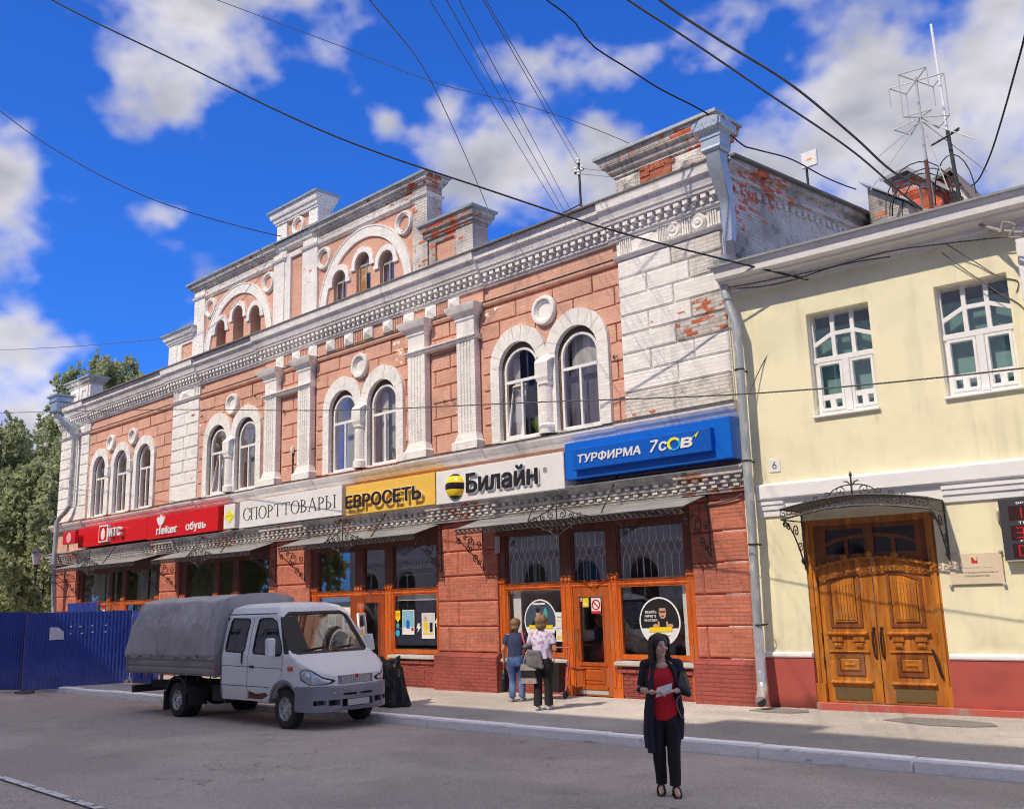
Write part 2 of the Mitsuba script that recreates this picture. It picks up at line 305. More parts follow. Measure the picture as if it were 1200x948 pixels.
patch('pavement_repair_patch', [(-6.35, 14.75), (-5.9, 14.55), (-5.5, 14.45), (-5.0, 14.5), (-4.72, 14.75), (-4.9, 15.05), (-5.6, 15.2), (-6.1, 15.2)], 'walk_dark', 'dark worn asphalt patch on the pavement before the red step')
patch('pavement_repair_patch', [(-8.75, 14.95), (-8.35, 14.85), (-7.95, 14.9), (-7.75, 15.15), (-7.9, 15.4), (-8.4, 15.45), (-8.7, 15.3)], 'walk_dark', 'broken grey asphalt patch beside the foot of the drainpipe')
k = put('kerb', sheet(-60, 20, 11.64, 11.8, 20, 1, lambda x, y: walk_z(x) - .06), 'kerb_paint', kind='structure', label='line of chipped white painted kerb stones')
x = -33.0
while x < 6:
    L = rng.choice([1.0, 1.0, 2.0, 1.5, 2.3]); h = rng.uniform(-.012, .012)
    m = MB(); c = .025; n = 6
    yo = rng.uniform(-.012, .012)
    prof = [(11.6 + yo, -.3), (11.6 + yo, .13 + h), (11.6 + yo + c, .155 + h), (11.79 + yo, .158 + h), (11.79 + yo, -.3)]
    m.sweepx(prof, x + .012, x + L - .012)
    m.T(lambda v: np.c_[v[:, :2], v[:, 2] + .0075 * (v[:, 0] + 3.5) - .02])
    put('kerb_stone', m, 'kerb_paint', 'kerb'); x += L
m = sheet(-40, -3.0, 0, 1, 60, 1, lambda x, y: road_z(x, 4.8) + .024)
m.v = [np.c_[v[:, 0], 4.555 + .10 * v[:, 1] - .036 * (v[:, 0] + 10.33), v[:, 2]] for v in m.v]
put('road_marking', m, 'line_paint', kind='structure', label='thin white line painted along the road')
# ------------------------------------------------------------------ the brick building: wall, blocks, windows
B = thing('brick_shop_building', 'long two-storey pink and white brick building with gabled roof wall and red shop piers', 'building')
D = 15.64
X0, X1 = -40.62, -8.95
PIERS = [(-40.62, -37.85), (-31.0, -29.15), (-11.48, -8.95)]
RED = [(-40.62, -38.3), (-31.55, -30.25), (-24.75, -22.7), (-17.35, -15.36), (-10.14, -8.93)]
PIL = [(-24.92, -24.29), (-23.15, -22.53), (-18.2, -17.55), (-16.37, -15.75)]
ZB = 5.58                                                          # top of the ledge, foot of the upper storey
wins = []                                                          # centre x, outer r, outer zc, opening r, opening zc, frame half width, frame zc
for c in (-36.74, -34.87, -33.0): wins.append((c, .82, 7.43, .55, 7.40, .49, 7.41))
for c in (-27.0, -20.27, -13.57):
    for s in (-1, 1): wins.append((c + s * .87, .88, 7.39, .60, 7.29, .535, 7.23))
MEDAL = [(-35.8, 8.34, .31), (-33.94, 8.34, .31), (-26.98, 8.44, .345), (-20.34, 8.44, .345), (-13.58, 8.44, .345)]
openings = unary_union([arch(c, zo, ro, 5.62) for c, r, z, ro, zo, h, hz in wins])
surround = unary_union([arch(c, z, r, 5.60) for c, r, z, ro, zo, h, hz in wins])
shops = unary_union([rect(RED[k][1], RED[k + 1][0], -.4, 3.9) for k in range(4)])
wallp = rect(X0, X1, -.5, 10.3).difference(openings).difference(shops)
W = put('wall', MB().ext(wallp, D + .05, D + .45), 'pink_brick', B)
put('side_wall', MB().add(*(lambda pts: (np.array([(x, y, z) for x in (X1, X1 - .5) for y, z in pts]), [(0, 1, 2, 3), (7, 6, 5, 4), (0, 4, 5, 1), (1, 5, 6, 2), (2, 6, 7, 3), (3, 7, 4, 0)]))([(D + .03, -.4), (24.2, -.4), (24.2, 11.42), (D + .03, 10.62)])), 'white_brick_bare', B, label='peeling whitewashed brick end wall above the yellow roof')
put('side_wall', MB().box(X0, X0 + .5, D + .06, 24, -.4, 10.3), 'white_brick_worn', B)
put('back_wall', MB().box(X0, X1 - .6, 23.6, 24, -.4, 10.2), 'white_brick_worn', B)
m = MB()
for k in range(26): m.box(X1 - .02, X1 + .05, 16.2 + k * .3, 16.2 + k * .3 + .16, 9.98 + .028 * k, 10.12 + .028 * k)
m.add([(X1 - .02, D + .3, 10.2), (X1 + .07, D + .3, 10.2), (X1 + .07, 24.2, 10.96), (X1 - .02, 24.2, 10.96), (X1 - .02, D + .3, 10.28), (X1 + .07, D + .3, 10.28), (X1 + .07, 24.2, 11.04), (X1 - .02, 24.2, 11.04)], [(0, 1, 2, 3), (4, 5, 6, 7), (0, 1, 5, 4), (1, 2, 6, 5)])
m.add([(X1 - .02, D + .3, 10.48), (X1 + .13, D + .3, 10.48), (X1 + .13, 24.2, 11.28), (X1 - .02, 24.2, 11.28), (X1 - .02, D + .3, 10.6), (X1 + .13, D + .3, 10.6), (X1 + .13, 24.2, 11.4), (X1 - .02, 24.2, 11.4)], [(0, 1, 2, 3), (4, 5, 6, 7), (0, 1, 5, 4), (1, 2, 6, 5)])
put('side_corbel', m, 'white_brick_bare', B)
put('side_roof_edge', MB().add([(X1 - .6, D + .3, 10.62), (X1 + .24, D + .3, 10.60), (X1 + .24, 24.3, 11.40), (X1 - .6, 24.3, 11.44), (X1 - .6, D + .3, 10.68), (X1 + .24, D + .3, 10.65), (X1 + .24, 24.3, 11.46), (X1 - .6, 24.3, 11.5)], [(0, 1, 2, 3), (4, 5, 6, 7), (0, 1, 5, 4), (1, 2, 6, 5)]), 'roof_edge', B)
# rusticated pink blocks
blockers = unary_union([surround.buffer(.012), *[Point(x, z).buffer(r + .01) for x, z, r in MEDAL], *[rect(a - .1, b + .1, 5.5, 9.2) for a, b in PIL], *[rect(a, b, 5, 9.4) for a, b in PIERS]])
J = .017
for k in range(8):
    z0, z1 = (ZB if k == 0 else 5.66 + .41 * k - .0), 5.66 + .41 * (k + 1)
    if k == 0: z1 = 6.07
    z0 = ZB + .02 if k == 0 else 5.66 + .41 * k
    if k == 7: z1 = 8.92
    x = -37.85 + (.55 if k % 2 else 0)
    xs = [-37.85]
    while x < X1:
        if x > -37.8: xs.append(x)
        x += 1.14
    xs.append(-11.48)
    for a, b in zip(xs, xs[1:]):
        if a > -11.5: continue
        r = rect(a + J, b - J, z0 + J, z1 - J)
        q = r.difference(blockers)
        for gq in getattr(q, 'geoms', [q]):
            if gq.area < .012: continue
            gq = gq.simplify(.004)
            bx = gq.bounds
            mt = 'pink_brick' if rng.random() < .86 else 'pink_brick_worn'
            yf = D + rng.uniform(-.006, .006)
            if abs(gq.area - (bx[2] - bx[0]) * (bx[3] - bx[1])) < 1e-4: put('block', MB().chbox(bx[0], bx[2], bx[1], bx[3], yf, D + .06, .014), mt, W)
            else: put('block', MB().ext(gq, yf, D + .06), mt, W)
# corner and middle piers of white painted blocks
for pi, (a, b) in enumerate(PIERS):
    mt = 'white_brick' if pi < 2 else 'white_brick'
    P = put('white_pier', MB().box(a, b + (.003 if pi == 2 else 0), D + .0, D + .1, ZB - .02, 9.0), mt, B)
    yf = D - .05
    for k in range(8):
        z1 = 9.02 - .41 * k; z0 = z1 - .41 if k < 7 else ZB + .01
        cuts = [a, a + (b - a) * (.47 if k % 2 else .58), b]
        if pi == 0: cuts = [a, -39.0, -38.62, b] if k % 2 else [a, -39.7, -39.0, -38.62, b]
        if pi == 2: cuts = [a, a + (.72 if k % 2 else 1.35), a + (1.75 if k % 2 else b - a), b]
        cuts = sorted(set(cuts))
        if k == 7: cuts = [a, b]
        for c0, c1 in zip(cuts, cuts[1:]):
            if c1 - c0 < .1: continue
            if pi == 0 and abs(c0 + 39.0) < .01: continue
            w = 'white_brick_worn' if (pi == 2 and c1 > -9.4 and rng.random() < .6) else mt
            put('block', MB().chbox(c0 + .012, c1 - .012, z0 + .02, z1 - .02, yf + rng.uniform(-.004, .006), D + .06, .016), w, P)
    put('moulding', MB().sweepx([(D + .05, 9.0), (D - .08, 9.02), (D - .13, 9.06), (D - .15, 9.09), (D + .05, 9.11)], a - .04, b + .05), 'white_plaster', P)
    put('frieze', MB().box(a, b, D - .03, D + .1, 9.1, 9.5), 'white_plaster', P)
    w = b - a
    def ribs(x0, x1, n=6):
        m = MB()
        for i in range(n):
            t = (x1 - x0) / n; m.box(x0 + i * t + .012, x0 + (i + 1) * t - .012, D - .065, D, 9.14, 9.46)
        put('ribbed_panel', m, 'white_plaster', P)
    def pyr(x0, x1):
        cx = (x0 + x1) / 2
        put('pyramid_stud', MB().add([(x0, D - .03, 9.15), (x1, D - .03, 9.15), (x1, D - .03, 9.45), (x0, D - .03, 9.45), (cx, D - .12, 9.3)], [(0, 1, 4), (1, 2, 4), (2, 3, 4), (3, 0, 4)]), 'white_plaster', P)
    if pi == 1: ribs(a + .06, a + .38); pyr(a + .5, b - .5); ribs(b - .38, b - .06)
    elif pi == 2:
        ribs(a + .08, a + .4); pyr(a + .5, a + .98); ribs(a + 1.06, a + 1.3)
        for cx in (-10.0, -9.42):
            put('rosette', MB().lathe([(0, -.09), (.05, -.1), (.09, -.07), (.14, -.09), (.17, -.05), (.18, 0)], (cx, D - .03, 9.29), 'y', 18), 'white_plaster', P)
        ribs(-9.82, -9.6, 4); ribs(-9.22, -9.0, 4)
    else: ribs(a + .1, a + .5); pyr(a + .7, a + 1.25); ribs(b - .5, b - .1)
# window surrounds, voussoirs, frames, panes
interior_dark = []
def pvc_window(parent, c, h, zc, zb, trans, y, tilt=False):
    shp = arch(c, zc, h, zb)
    inner = arch(c, zc, h - .06, zb + .07)
    t = .035
    panes = [inner.intersection(rect(c - 1, c + 1, trans + t, 9)), rect(c - h + .06, c - t * .8, zb + .07, trans - t), rect(c + t * .8, c + h - .06, zb + .07, trans - t)]
    f = shp
    for p_ in panes: f = f.difference(p_)
    put('frame', MB().ext(f, y, y + .07, True), 'pvc', parent)
    sash = panes[1].difference(panes[1].buffer(-.035, join_style=2))
    if tilt:
        mm = MB().ext(sash, y - .01, y + .04, True)
        zbot = zb + .07
        mm.T(lambda v: np.c_[v[:, 0], v[:, 1] + .16 * (v[:, 2] - zbot), v[:, 2]])
        put('tilted_sash', mm, 'pvc', parent)
        g = MB().ext(panes[1].buffer(-.035, join_style=2), y + .01, y + .012); g.T(lambda v: np.c_[v[:, 0], v[:, 1] + .16 * (v[:, 2] - zbot), v[:, 2]])
    else: g = None
    for i, p_ in enumerate(panes):
        if i == 1 and g is not None: put('pane', g, 'glass', parent); continue
        v2, f2 = trimesh.creation.triangulate_polygon(p_, engine='earcut')
        put('pane', MB().add(np.c_[v2[:, 0], np.full(len(v2), y + .03), v2[:, 1]], f2), 'glass', parent)
for wi, (c, r, z, ro, zo, h, hz) in enumerate(wins):
    WN = B + '__' + 'arched_window'; WN = key(WN)
    o_ = arch(c, zo, ro, 5.6)
    ring = arch(c, z, r, 5.6).difference(o_)
    lo, hi = -99, 99
    grp = wins[:3] if wi < 3 else wins[3 + 2 * ((wi - 3) // 2): 5 + 2 * ((wi - 3) // 2)]
    for q in grp:
        if q[0] < c - .1 and (q[0] + c) / 2 > lo: lo = (q[0] + c) / 2
        if q[0] > c + .1 and (q[0] + c) / 2 < hi: hi = (q[0] + c) / 2
    ring = ring.intersection(rect(max(lo, c - 3), min(hi, c + 3), 0, 12))
    yf = D - .075
    # the window's own entry is its pale outer frame
    first = MB().ext(arch(c, zo, ro - .0, 5.62).difference(arch(c, hz, h + .005, 5.62)), D + .045, D + .12)
    scene[WN] = mikit.ply(first.tri(), 'foam')
    n = 9
    for i in range(n):
        a0, a1 = math.pi * i / n, math.pi * (i + 1) / n
        e = .006 / r
        wedge = Polygon([(c, z - .02), (c + 3 * math.cos(a0 + e), z + 3 * math.sin(a0 + e)), (c + 3 * math.cos((a0 + a1) / 2), z + 3 * math.sin((a0 + a1) / 2)), (c + 3 * math.cos(a1 - e), z + 3 * math.sin(a1 - e))])
        q = ring.intersection(wedge).intersection(rect(c - 3, c + 3, z, 12))
        if q.area > .004: put('voussoir', MB().ext(q, yf + rng.uniform(-.006, .004), D + .2), 'white_plaster', WN)
    for q in (ring.intersection(rect(c - 3, c, 0, z - .008)), ring.intersection(rect(c, c + 3, 0, z - .008))):
        if q.area > .01: put('jamb', MB().ext(q, yf, D + .2), 'white_brick', WN)
    pvc_window(WN, c, h, hz, 5.63, 6.99 if wi > 2 else 7.08, D + .055, tilt=wi in (3, 7))
    put('sill', MB().box(c - h - .1, c + h + .1, D - .06, D + .14, 5.585, 5.63), 'white_plaster', WN)
for c in (-27.0, -20.27, -13.57):
    CP = put('window_column', MB().lathe([(.15, 5.6), (.21, 5.6), (.21, 5.78), (.165, 5.82), (.165, 6.66), (.2, 6.7), (.2, 6.74), (.165, 6.76)], (c, D - .07, 0), 'z', 20), 'white_brick', B)
    put('capital', MB().rloft([(6.74, c - .15, c + .15, D - .2, D + .02), (6.86, c - .19, c + .19, D - .25, D + .02), (7.2, c - .19, c + .19, D - .25, D + .02), (7.28, c - .26, c + .26, D - .15, D + .02), (7.4, c - .1, c + .1, D - .08, D + .02)]), 'white_plaster', CP)
for c in (-35.8, -33.94):
    CP = put('window_column', MB().box(c - .07, c + .07, D - .13, D + .02, 5.6, 7.1), 'white_brick', B)
    put('capital', MB().rloft([(7.02, c - .1, c + .1, D - .16, D + .02), (7.1, c - .14, c + .14, D - .2, D + .02), (7.42, c - .14, c + .14, D - .2, D + .02), (7.46, c - .1, c + .1, D - .12, D + .02)]), 'white_plaster', CP)
for x, z, r in MEDAL:
    put('medallion', MB().lathe([(0, -.02), (r * .56, -.02), (r * .60, -.05), (r * .66, -.075), (r * .70, -.06), (r * .76, -.12), (r * .95, -.12), (r, -.09), (r, .08)], (x, D, z), 'y', 32), 'white_plaster', B)
# rooms behind the upper windows
m = MB()
for a, b in ((-38.2, -31.5), (-28.9, -25.1), (-22.2, -18.4), (-15.4, -11.7)):
    for q in ((a, a + .02, 15.95, 18.5, 5.4, 8.8), (b - .02, b, 15.95, 18.5, 5.4, 8.8), (a, b, 18.48, 18.5, 5.4, 8.8), (a, b, 16.1, 18.5, 8.6, 8.62), (a, b, 16.1, 18.5, 5.38, 5.4)): m.box(*q)
m2 = MB()
for c, r, z, ro, zo, h, hz in wins[:7]: m2.box(c - .62, c + .62, D + .42, D + .425, 5.5, 8.0)  # added grey sheets stand for pale sky reflections in the panes
put('net_curtain', m2, 'reflection_grey', B)
mat('reflection_grey', lambda p, n, uv: C(.34, .37, .39) * (.7 + .6 * fbm(p.x * 12, 0, p.z * .9, 3)), .9)
put('upper_room', m, 'room_dark', B)
put('curtain', MB().box(-13.2, -12.2, D + .28, D + .29, 5.6, 6.98), 'curtain', B, label='dark violet curtain behind the upper window nearest the corner')
put('curtain', MB().box(-13.1, -12.15, D + .29, D + .30, 7.0, 7.8), 'curtain_pale', B, label='pale blind in the arched head of the upper window nearest the corner')
m = MB()
for a, b in ((-36.0, -35.7), (-34.3, -34.1), (-27.2, -26.9), (-25.8, -25.5), (-20.9, -20.6), (-19.8, -19.55), (-14.9, -14.7)): m.box(a, b, D + .3, D + .31, 5.6, 7.6)
put('curtain', m, 'curtain_pale', B)
# pilasters
for pi, (a, b) in enumerate(PIL):
    c = (a + b) / 2; hw = (b - a) / 2; pr = .16; yw = D + .02; yf = D - pr
    pts = [(a, yw), (a, yf)]
    for i in range(4):
        x = a + .1 + i * (b - a - .2) / 4 + .02; w_ = (b - a - .2) / 4 - .04
        pts += [(x, yf), (x + w_ * .2, yf + .032), (x + w_ * .8, yf + .032), (x + w_, yf)]
    pts += [(b, yf), (b, yw)]
    P = put('pilaster', MB().extz(Polygon(pts), 5.95, 8.26), 'white_brick', B)
    put('base', MB().rloft([(ZB - .02, a - .12, b + .12, yf - .1, yw), (5.74, a - .12, b + .12, yf - .1, yw), (5.78, a - .07, b + .07, yf - .05, yw), (5.96, a - .0, b + .0, yf - .0, yw)]), 'white_plaster', P)
    put('neck', MB().box(a + .004, b - .004, yf + .004, yw, 8.26, 8.8), 'white_plaster', P)
    put('capital', MB().rloft([(8.72, a, b, yf, yw), (8.76, a - .03, b + .03, yf - .03, yw), (8.80, a - .03, b + .03, yf - .03, yw), (8.90, a - .09, b + .09, yf - .10, yw), (8.93, a - .15, b + .15, yf - .15, yw), (9.03, a - .2, b + .2, yf - .2, yw), (9.09, a - .22, b + .22, yf - .22, yw), (9.10, a - .2, b + .2, yf - .2, yw)]), 'white_plaster', P)
for a, b in ((-25.0, -22.45), (-18.28, -15.67)):
    put('belt_moulding', MB().sweepx([(D + .05, 8.22), (D - .19, 8.24), (D - .2, 8.28), (D - .24, 8.30), (D - .24, 8.33), (D + .05, 8.37)], a, b), 'white_plaster', B)
# frieze of the middle part with studs and ribs, string course, ledge
F = put('frieze', MB().box(-25.15, -15.55, D - .02, D + .1, 9.1, 9.5), 'pink_brick', B)
for i in range(10):
    cx = -24.29 + .859 * i
    put('pyramid_stud', MB().add([(cx - .21, D - .06, 9.13), (cx + .21, D - .06, 9.13), (cx + .21, D - .06, 9.47), (cx - .21, D - .06, 9.47), (cx - .21, D, 9.13), (cx + .21, D, 9.13), (cx + .21, D, 9.47), (cx - .21, D, 9.47), (cx, D - .15, 9.3)], [(0, 1, 8), (1, 2, 8), (2, 3, 8), (3, 0, 8), (0, 4, 5), (0, 5, 1), (1, 5, 6), (1, 6, 2), (2, 6, 7), (2, 7, 3), (3, 7, 4), (3, 4, 0)]), 'white_plaster', F)
    if i in (1, 3, 4, 6, 8, 0):
        m = MB()
        for j in range(5): m.box(cx + .25 + j * .075, cx + .25 + j * .075 + .05, D - .05, D, 9.13, 9.47)
        put('ribbed_panel', m, 'pink_brick', F)
for a, b in ((-37.83, -31.02), (-29.13, -25.15), (-25.15, -15.55), (-15.55, -11.5)):
    o = .02 if a == -25.15 else 0
    z = 8.92 if a == -25.15 else 8.97
    if a == -25.15:
        segs = [(-25.15, -25.12), (-24.09, -23.35), (-22.33, -18.4), (-17.35, -16.57)]
    else: segs = [(a, b)]
    for s0, s1 in segs: put('string_course', MB().sweepx([(D + .05, z), (D - .03 - o, z + .01), (D - .055 - o, z + .05), (D - .055 - o, z + .1), (D + .05, z + .12)], s0, s1), 'pink_brick', B)
    for s0, s1 in segs: put('string_course', MB().sweepx([(D + .05, z + .115), (D - .075 - o, z + .118), (D - .075 - o, z + .135), (D + .05, z + .15)], s0, s1), 'roof_edge', B)
def brk(x):                                                        # how far the cornice steps forward over piers and middle part
    return .07 if (x < -37.75 or -31.2 < x < -29.0 or -25.3 < x < -15.45 or x > -11.65) else 0.
CUTS = [-40.72, -37.75, -31.2, -29.0, -25.3, -15.45, -11.65, -8.83]
K = None
for a, b in zip(CUTS, CUTS[1:]):
    o = D + .03 - brk((a + b) / 2)
    prof = [(o + .2, 9.46), (o - .05, 9.46), (o - .06, 9.50), (o - .10, 9.52), (o - .10, 9.56), (o - .085, 9.565), (o - .085, 9.775), (o - .25, 9.78), (o - .26, 9.81), (o - .27, 9.84), (o - .30, 9.86), (o - .31, 9.90), (o - .36, 10.02), (o - .37, 10.05), (o - .43, 10.07), (o - .44, 10.2), (o - .46, 10.26), (o + .3, 10.26)]
    kk = put('cornice', MB().sweepx(prof, a, b), 'cornice_plaster', B)
    K = K or kk
x = -40.66; nd = 0
while x < -8.95:
    o = D + .03 - brk(x + .08) - .085
    put('dentil', MB().box(x, x + .085, o - .06, o + .01, 9.575, 9.655).box(x + .06, x + .185, o - .135, o + .01, 9.675, 9.77).box(x + .06, x + .11, o - .09, o + .01, 9.63, 9.675), 'white_plaster', K)
    x += .212
R = put('roof', MB().add([(X0 - .2, D - .46, 10.30), (X1 + .15, D - .46, 10.30), (X1 + .15, D + .4, 10.58), (X0 - .2, D + .4, 10.58), (X0 - .2, 24.4, 11.2), (X1 - .3, 24.4, 11.2)], [(0, 1, 2), (0, 2, 3), (3, 2, 5), (3, 5, 4)]), 'roof_metal', B)
put('drip_edge', MB().sweepx([(D - .455, 10.262), (D - .52, 10.262), (D - .525, 10.285), (D - .51, 10.31), (D - .455, 10.31)], X0 - .2, X1 + .12), 'roof_edge', R)
# ledge under the upper windows
for a, b in zip([-40.75, -37.7, -31.15, -29.0, -25.2, -22.3, -18.4, -15.5, -11.6], [-37.7, -31.15, -29.0, -25.2, -22.3, -18.4, -15.5, -11.6, -8.82]):
    o = D - (.08 if (a, b) in ((-40.75, -37.7), (-31.15, -29.0), (-25.2, -22.3), (-18.4, -15.5), (-11.6, -8.82)) else 0.)
    put('ledge', MB().sweepx([(D + .1, 5.26), (o - .06, 5.28), (o - .1, 5.33), (o - .1, 5.36), (o - .16, 5.40), (o - .2, 5.46), (o - .21, 5.52), (D + .1, 5.585)], a, b), 'cornice_plaster', B)
    put('ledge_cover', MB().sweepx([(D + .1, 5.587), (o - .2, 5.523), (o - .225, 5.518), (o - .225, 5.53), (o - .2, 5.535), (D + .1, 5.60)], a, b), 'bare_brick' if rng.random() < .4 else 'roof_edge', B)
# lower cornice over the shops
LC = None
for a, b in zip([-40.85, -38.2, -31.65, -30.15, -24.85, -22.6, -17.45, -15.25, -10.25], [-38.2, -31.65, -30.15, -24.85, -22.6, -17.45, -15.25, -10.25, -8.75]):
    o = D - (.06 if b - a < 3 else 0)
    prof = [(D + .1, 3.9), (o - .05, 3.9), (o - .05, 3.955), (o - .09, 3.96), (o - .09, 3.985), (o - .055, 3.99), (o - .055, 4.065), (o - .15, 4.07), (o - .15, 4.125), (o - .12, 4.13), (o - .12, 4.205), (o - .24, 4.21), (o - .24, 4.27), (o - .27, 4.29), (o - .29, 4.33), (D + .1, 4.45)]
    kk = put('shop_cornice', MB().sweepx(prof, a, b), 'grime_cornice', B); LC = LC or kk
x = -40.8
while x < -8.8:
    br = .06 if any(p - .1 < x < q + .1 for p, q in RED) else 0
    o = D - br
    put('brick', MB().box(x, x + .115, o - .12, o, 3.995, 4.062).box(x + .09, x + .205, o - .205, o, 4.133, 4.202), 'grime_cornice' if rng.random() < .75 else 'white_brick_worn', LC)
    x += .232
put('flashing', MB().sweepx([(D + .1, 4.452), (D - .30, 4.336), (D - .365, 4.325), (D - .365, 4.337), (D - .30, 4.35), (D + .1, 4.468)], X0 - .2, X1 + .16), 'awning_metal', B)
# red rusticated piers of the shop storey
nb = 0
for pi in (4, 3, 2, 1, 0):
    a, b = RED[pi]
    P = put('red_pier', MB().box(a, b, D + .045, D + .5, -.4, 3.9), 'red_joint', B)
    pl = [(D + .4, -.4), (D - .12, -.4), (D - .12, .80), (D - .02, .885), (D + .4, .885)]
    put('plinth', MB().sweepx(pl, a - .03, b + .05), 'red_plinth', P)
    rest = MB()
    for k in range(6):
        z0 = .895 + .578 * k; z1 = z0 + .562
        if k == 5: z1 = 3.896
        w = b - a
        cuts = [a, b] if w < 1.4 and k % 2 else [a, a + w * (.36 if k % 2 else .19), b]
        for c0, c1 in zip(cuts, cuts[1:]):
            lo = c0 + (.006 if c0 > a else 0); hi = c1 - (.006 if c1 < b else 0)
            put('block', MB().chbox(lo, hi, z0, z1, D + .006, D + .06, .028), 'red_brick', P)
            nc = max(1, int(round((z1 - z0 - .06) / .074))); hz_ = (z1 - z0 - .07) / nc
            for r_ in range(nc):
                zz = z0 + .035 + r_ * hz_
                x = lo + .035 - (.13 if r_ % 2 else 0)
                while x < hi - .05:
                    x_a, x_b = max(x, lo + .034), min(x + .26, hi - .034)
                    if x_b - x_a > .05:
                        yb = D + .002 - rng.uniform(0, .004)
                        if pi >= 3 and nb < 300 and k >= (0 if pi == 4 else 2) and x_b - x_a > .12:
                            put('brick', MB().brick(x_a + .004, x_b - .004, zz + .004, zz + hz_ - .004, yb, D + .01), 'red_brick', P); nb += 1
                        else: rest.brick(x_a + .004, x_b - .004, zz + .004, zz + hz_ - .004, yb, D + .01)
                    x += .26
    put('brickwork', rest, 'red_brick', P, kind='stuff')
# ------------------------------------------------------------------ gable wall on the roof
G = 15.9
GP = [(-30.26, -29.55), (-25.2, -24.62), (-23.57, -22.84), (-18.43, -17.84)]
gl = unary_union([rect(-30.26, -17.84, 10.2, 13.2), rect(-32.05, -16.12, 10.2, 11.7), rect(-25.06, -22.84, 10.2, 14.25)])
gwin = []
for c0 in (-27.4, -20.68):
    s = 1 if c0 < -25 else 1
    for dx, h, zc in ((-1.1, .31, 11.33), (0, .33, 11.56), (1.06, .31, 11.34)): gwin.append((c0 + dx, h, zc))
gholes = unary_union([arch(c, z, h, 10.45) for c, h, z in gwin])
GW = put('gable_wall', MB().ext(gl.difference(gholes), G + .06, G + .5, True), 'pink_brick', B, label='stepped pink and white gable wall standing on the roof edge')
for k, (a, b) in enumerate(GP): 
    P = put('gable_pier', MB().box(a, b, G - .02, G + .52, 10.2, 12.78), 'white_brick' if k < 3 else 'white_brick_worn', GW)
    put('moulding', MB().rloft([(12.70, a - .0, b + .0, G - .02, G + .52), (12.74, a - .06, b + .06, G - .08, G + .56), (12.80, a - .08, b + .08, G - .1, G + .58), (12.82, a, b, G - .02, G + .52)]), 'white_plaster', P)
    put('upper_block', MB().box(a, b, G - .03, G + .53, 12.82, 13.06), 'white_brick' if k < 3 else 'white_brick_bare', P)
for cx in (-27.4, -20.62):
    r = Point(cx, 10.50).buffer(2.09, 48).difference(Point(cx, 10.50).buffer(1.80, 48)).intersection(rect(-40, 0, 10.3, 13))
    lo = GP[0][1] - .25 if cx < -25 else GP[2][1] - .0
    r = r.intersection(rect(cx - 2.12, cx + 2.12, 10.3, 13))
    put('arch_band', MB().ext(r, G + .0, G + .07), 'white_brick', GW)
    r2 = r.buffer(.04).difference(r.buffer(.0)).intersection(rect(-40, 0, 10.6, 13)).difference(Point(cx, 10.5).buffer(1.81, 48))
    put('arch_band', MB().ext(r2, G - .02, G + .07), 'white_plaster', GW)
for cx, cz, r in ((-29.18, 12.24, .35), (-25.55, 12.24, .34), (-22.53, 12.22, .35), (-18.83, 12.22, .35), (-23.9, 13.68, .31)):
    put('round_moulding', MB().lathe([(r * .62, .08), (r * .62, -.04), (r * .68, -.07), (r * .74, -.05), (r * .8, -.09), (r * .94, -.09), (r, -.05), (r, .08)], (cx, G + .05, cz), 'y', 30), 'white_plaster', GW)
for (c, h, z) in gwin:
    P = key(GW + '__gable_window')
    ring = Point(c, z).buffer(h + .17, 24).difference(Point(c, z).buffer(h + .01, 24)).intersection(rect(c - 1, c + 1, z - .02, z + 1))
    ring = ring.union(rect(c - h - .22, c - h - .01, z - .12, z - .02)).union(rect(c + h + .01, c + h + .22, z - .12, z - .02))
    scene[P] = mikit.ply(MB().ext(ring, G + .0, G + .08).tri(), 'white_plaster')
    left = c < -25
    if not left:
        shp = arch(c, z, h, 10.4); inner = arch(c, z, h - .05, 10.45)
        bars = rect(c - .02, c + .02, 10.4, z + .02).union(rect(c - h, c + h, z - .03, z + .03)).union(rect(c - .02, c + .02, z, z + h) if False else rect(c - .001, c + .001, z, z + .001))
        put('frame', MB().ext(shp.difference(inner).union(bars.intersection(shp)), G + .16, G + .22), 'old_wood', P)
        if abs(c + 20.68) < .05:
            put('pane', MB().ext(inner.intersection(rect(c - 1, c + 1, z, 13)), G + .19, G + .195), 'glass', P)
            put('pane', MB().ext(inner.intersection(rect(c - 1, c + .0, 10, z - .03)), G + .19, G + .195), 'rusty_board', P, label='rust stained board in place of a pane')
            put('pane', MB().ext(inner.intersection(rect(c + .0, c + 1, 11.3, z - .03)), G + .19, G + .195), 'rusty_board', P)
            put('pane', MB().ext(inner.intersection(rect(c + .0, c + 1, 10, 11.29)), G + .19, G + .195), 'glass_dark', P)
        else: put('pane', MB().ext(inner, G + .19, G + .192), 'glass', P)
    else:
        put('reveal', MB().ext(arch(c, z, h, 10.4).buffer(.02).difference(arch(c, z, h, 10.35)), G + .07, G + .5), 'pink_brick', P)
        put('shutter', MB().box(c - h * .1, c + h, G + .42, G + .44, 10.4, z - .2), 'white_brick_bare', P)
for a, b in ((-29.2, -25.6), (-22.4, -18.8)): put('attic_back', MB().box(a, b, G + .55, G + .6, 10.3, 12.2), 'room_dark', GW)
put('panel_frame', MB().ext(rect(-24.62, -23.57, 10.2, 12.9).difference(rect(-24.26, -23.57, 10.2, 12.72)), G + .01, G + .08), 'white_plaster', GW)
put('panel_frame', MB().ext(rect(-24.34, -23.57, 10.2, 12.8).difference(rect(-24.26, -23.62, 10.2, 12.72)), G - .02, G + .03), 'white_plaster', GW)
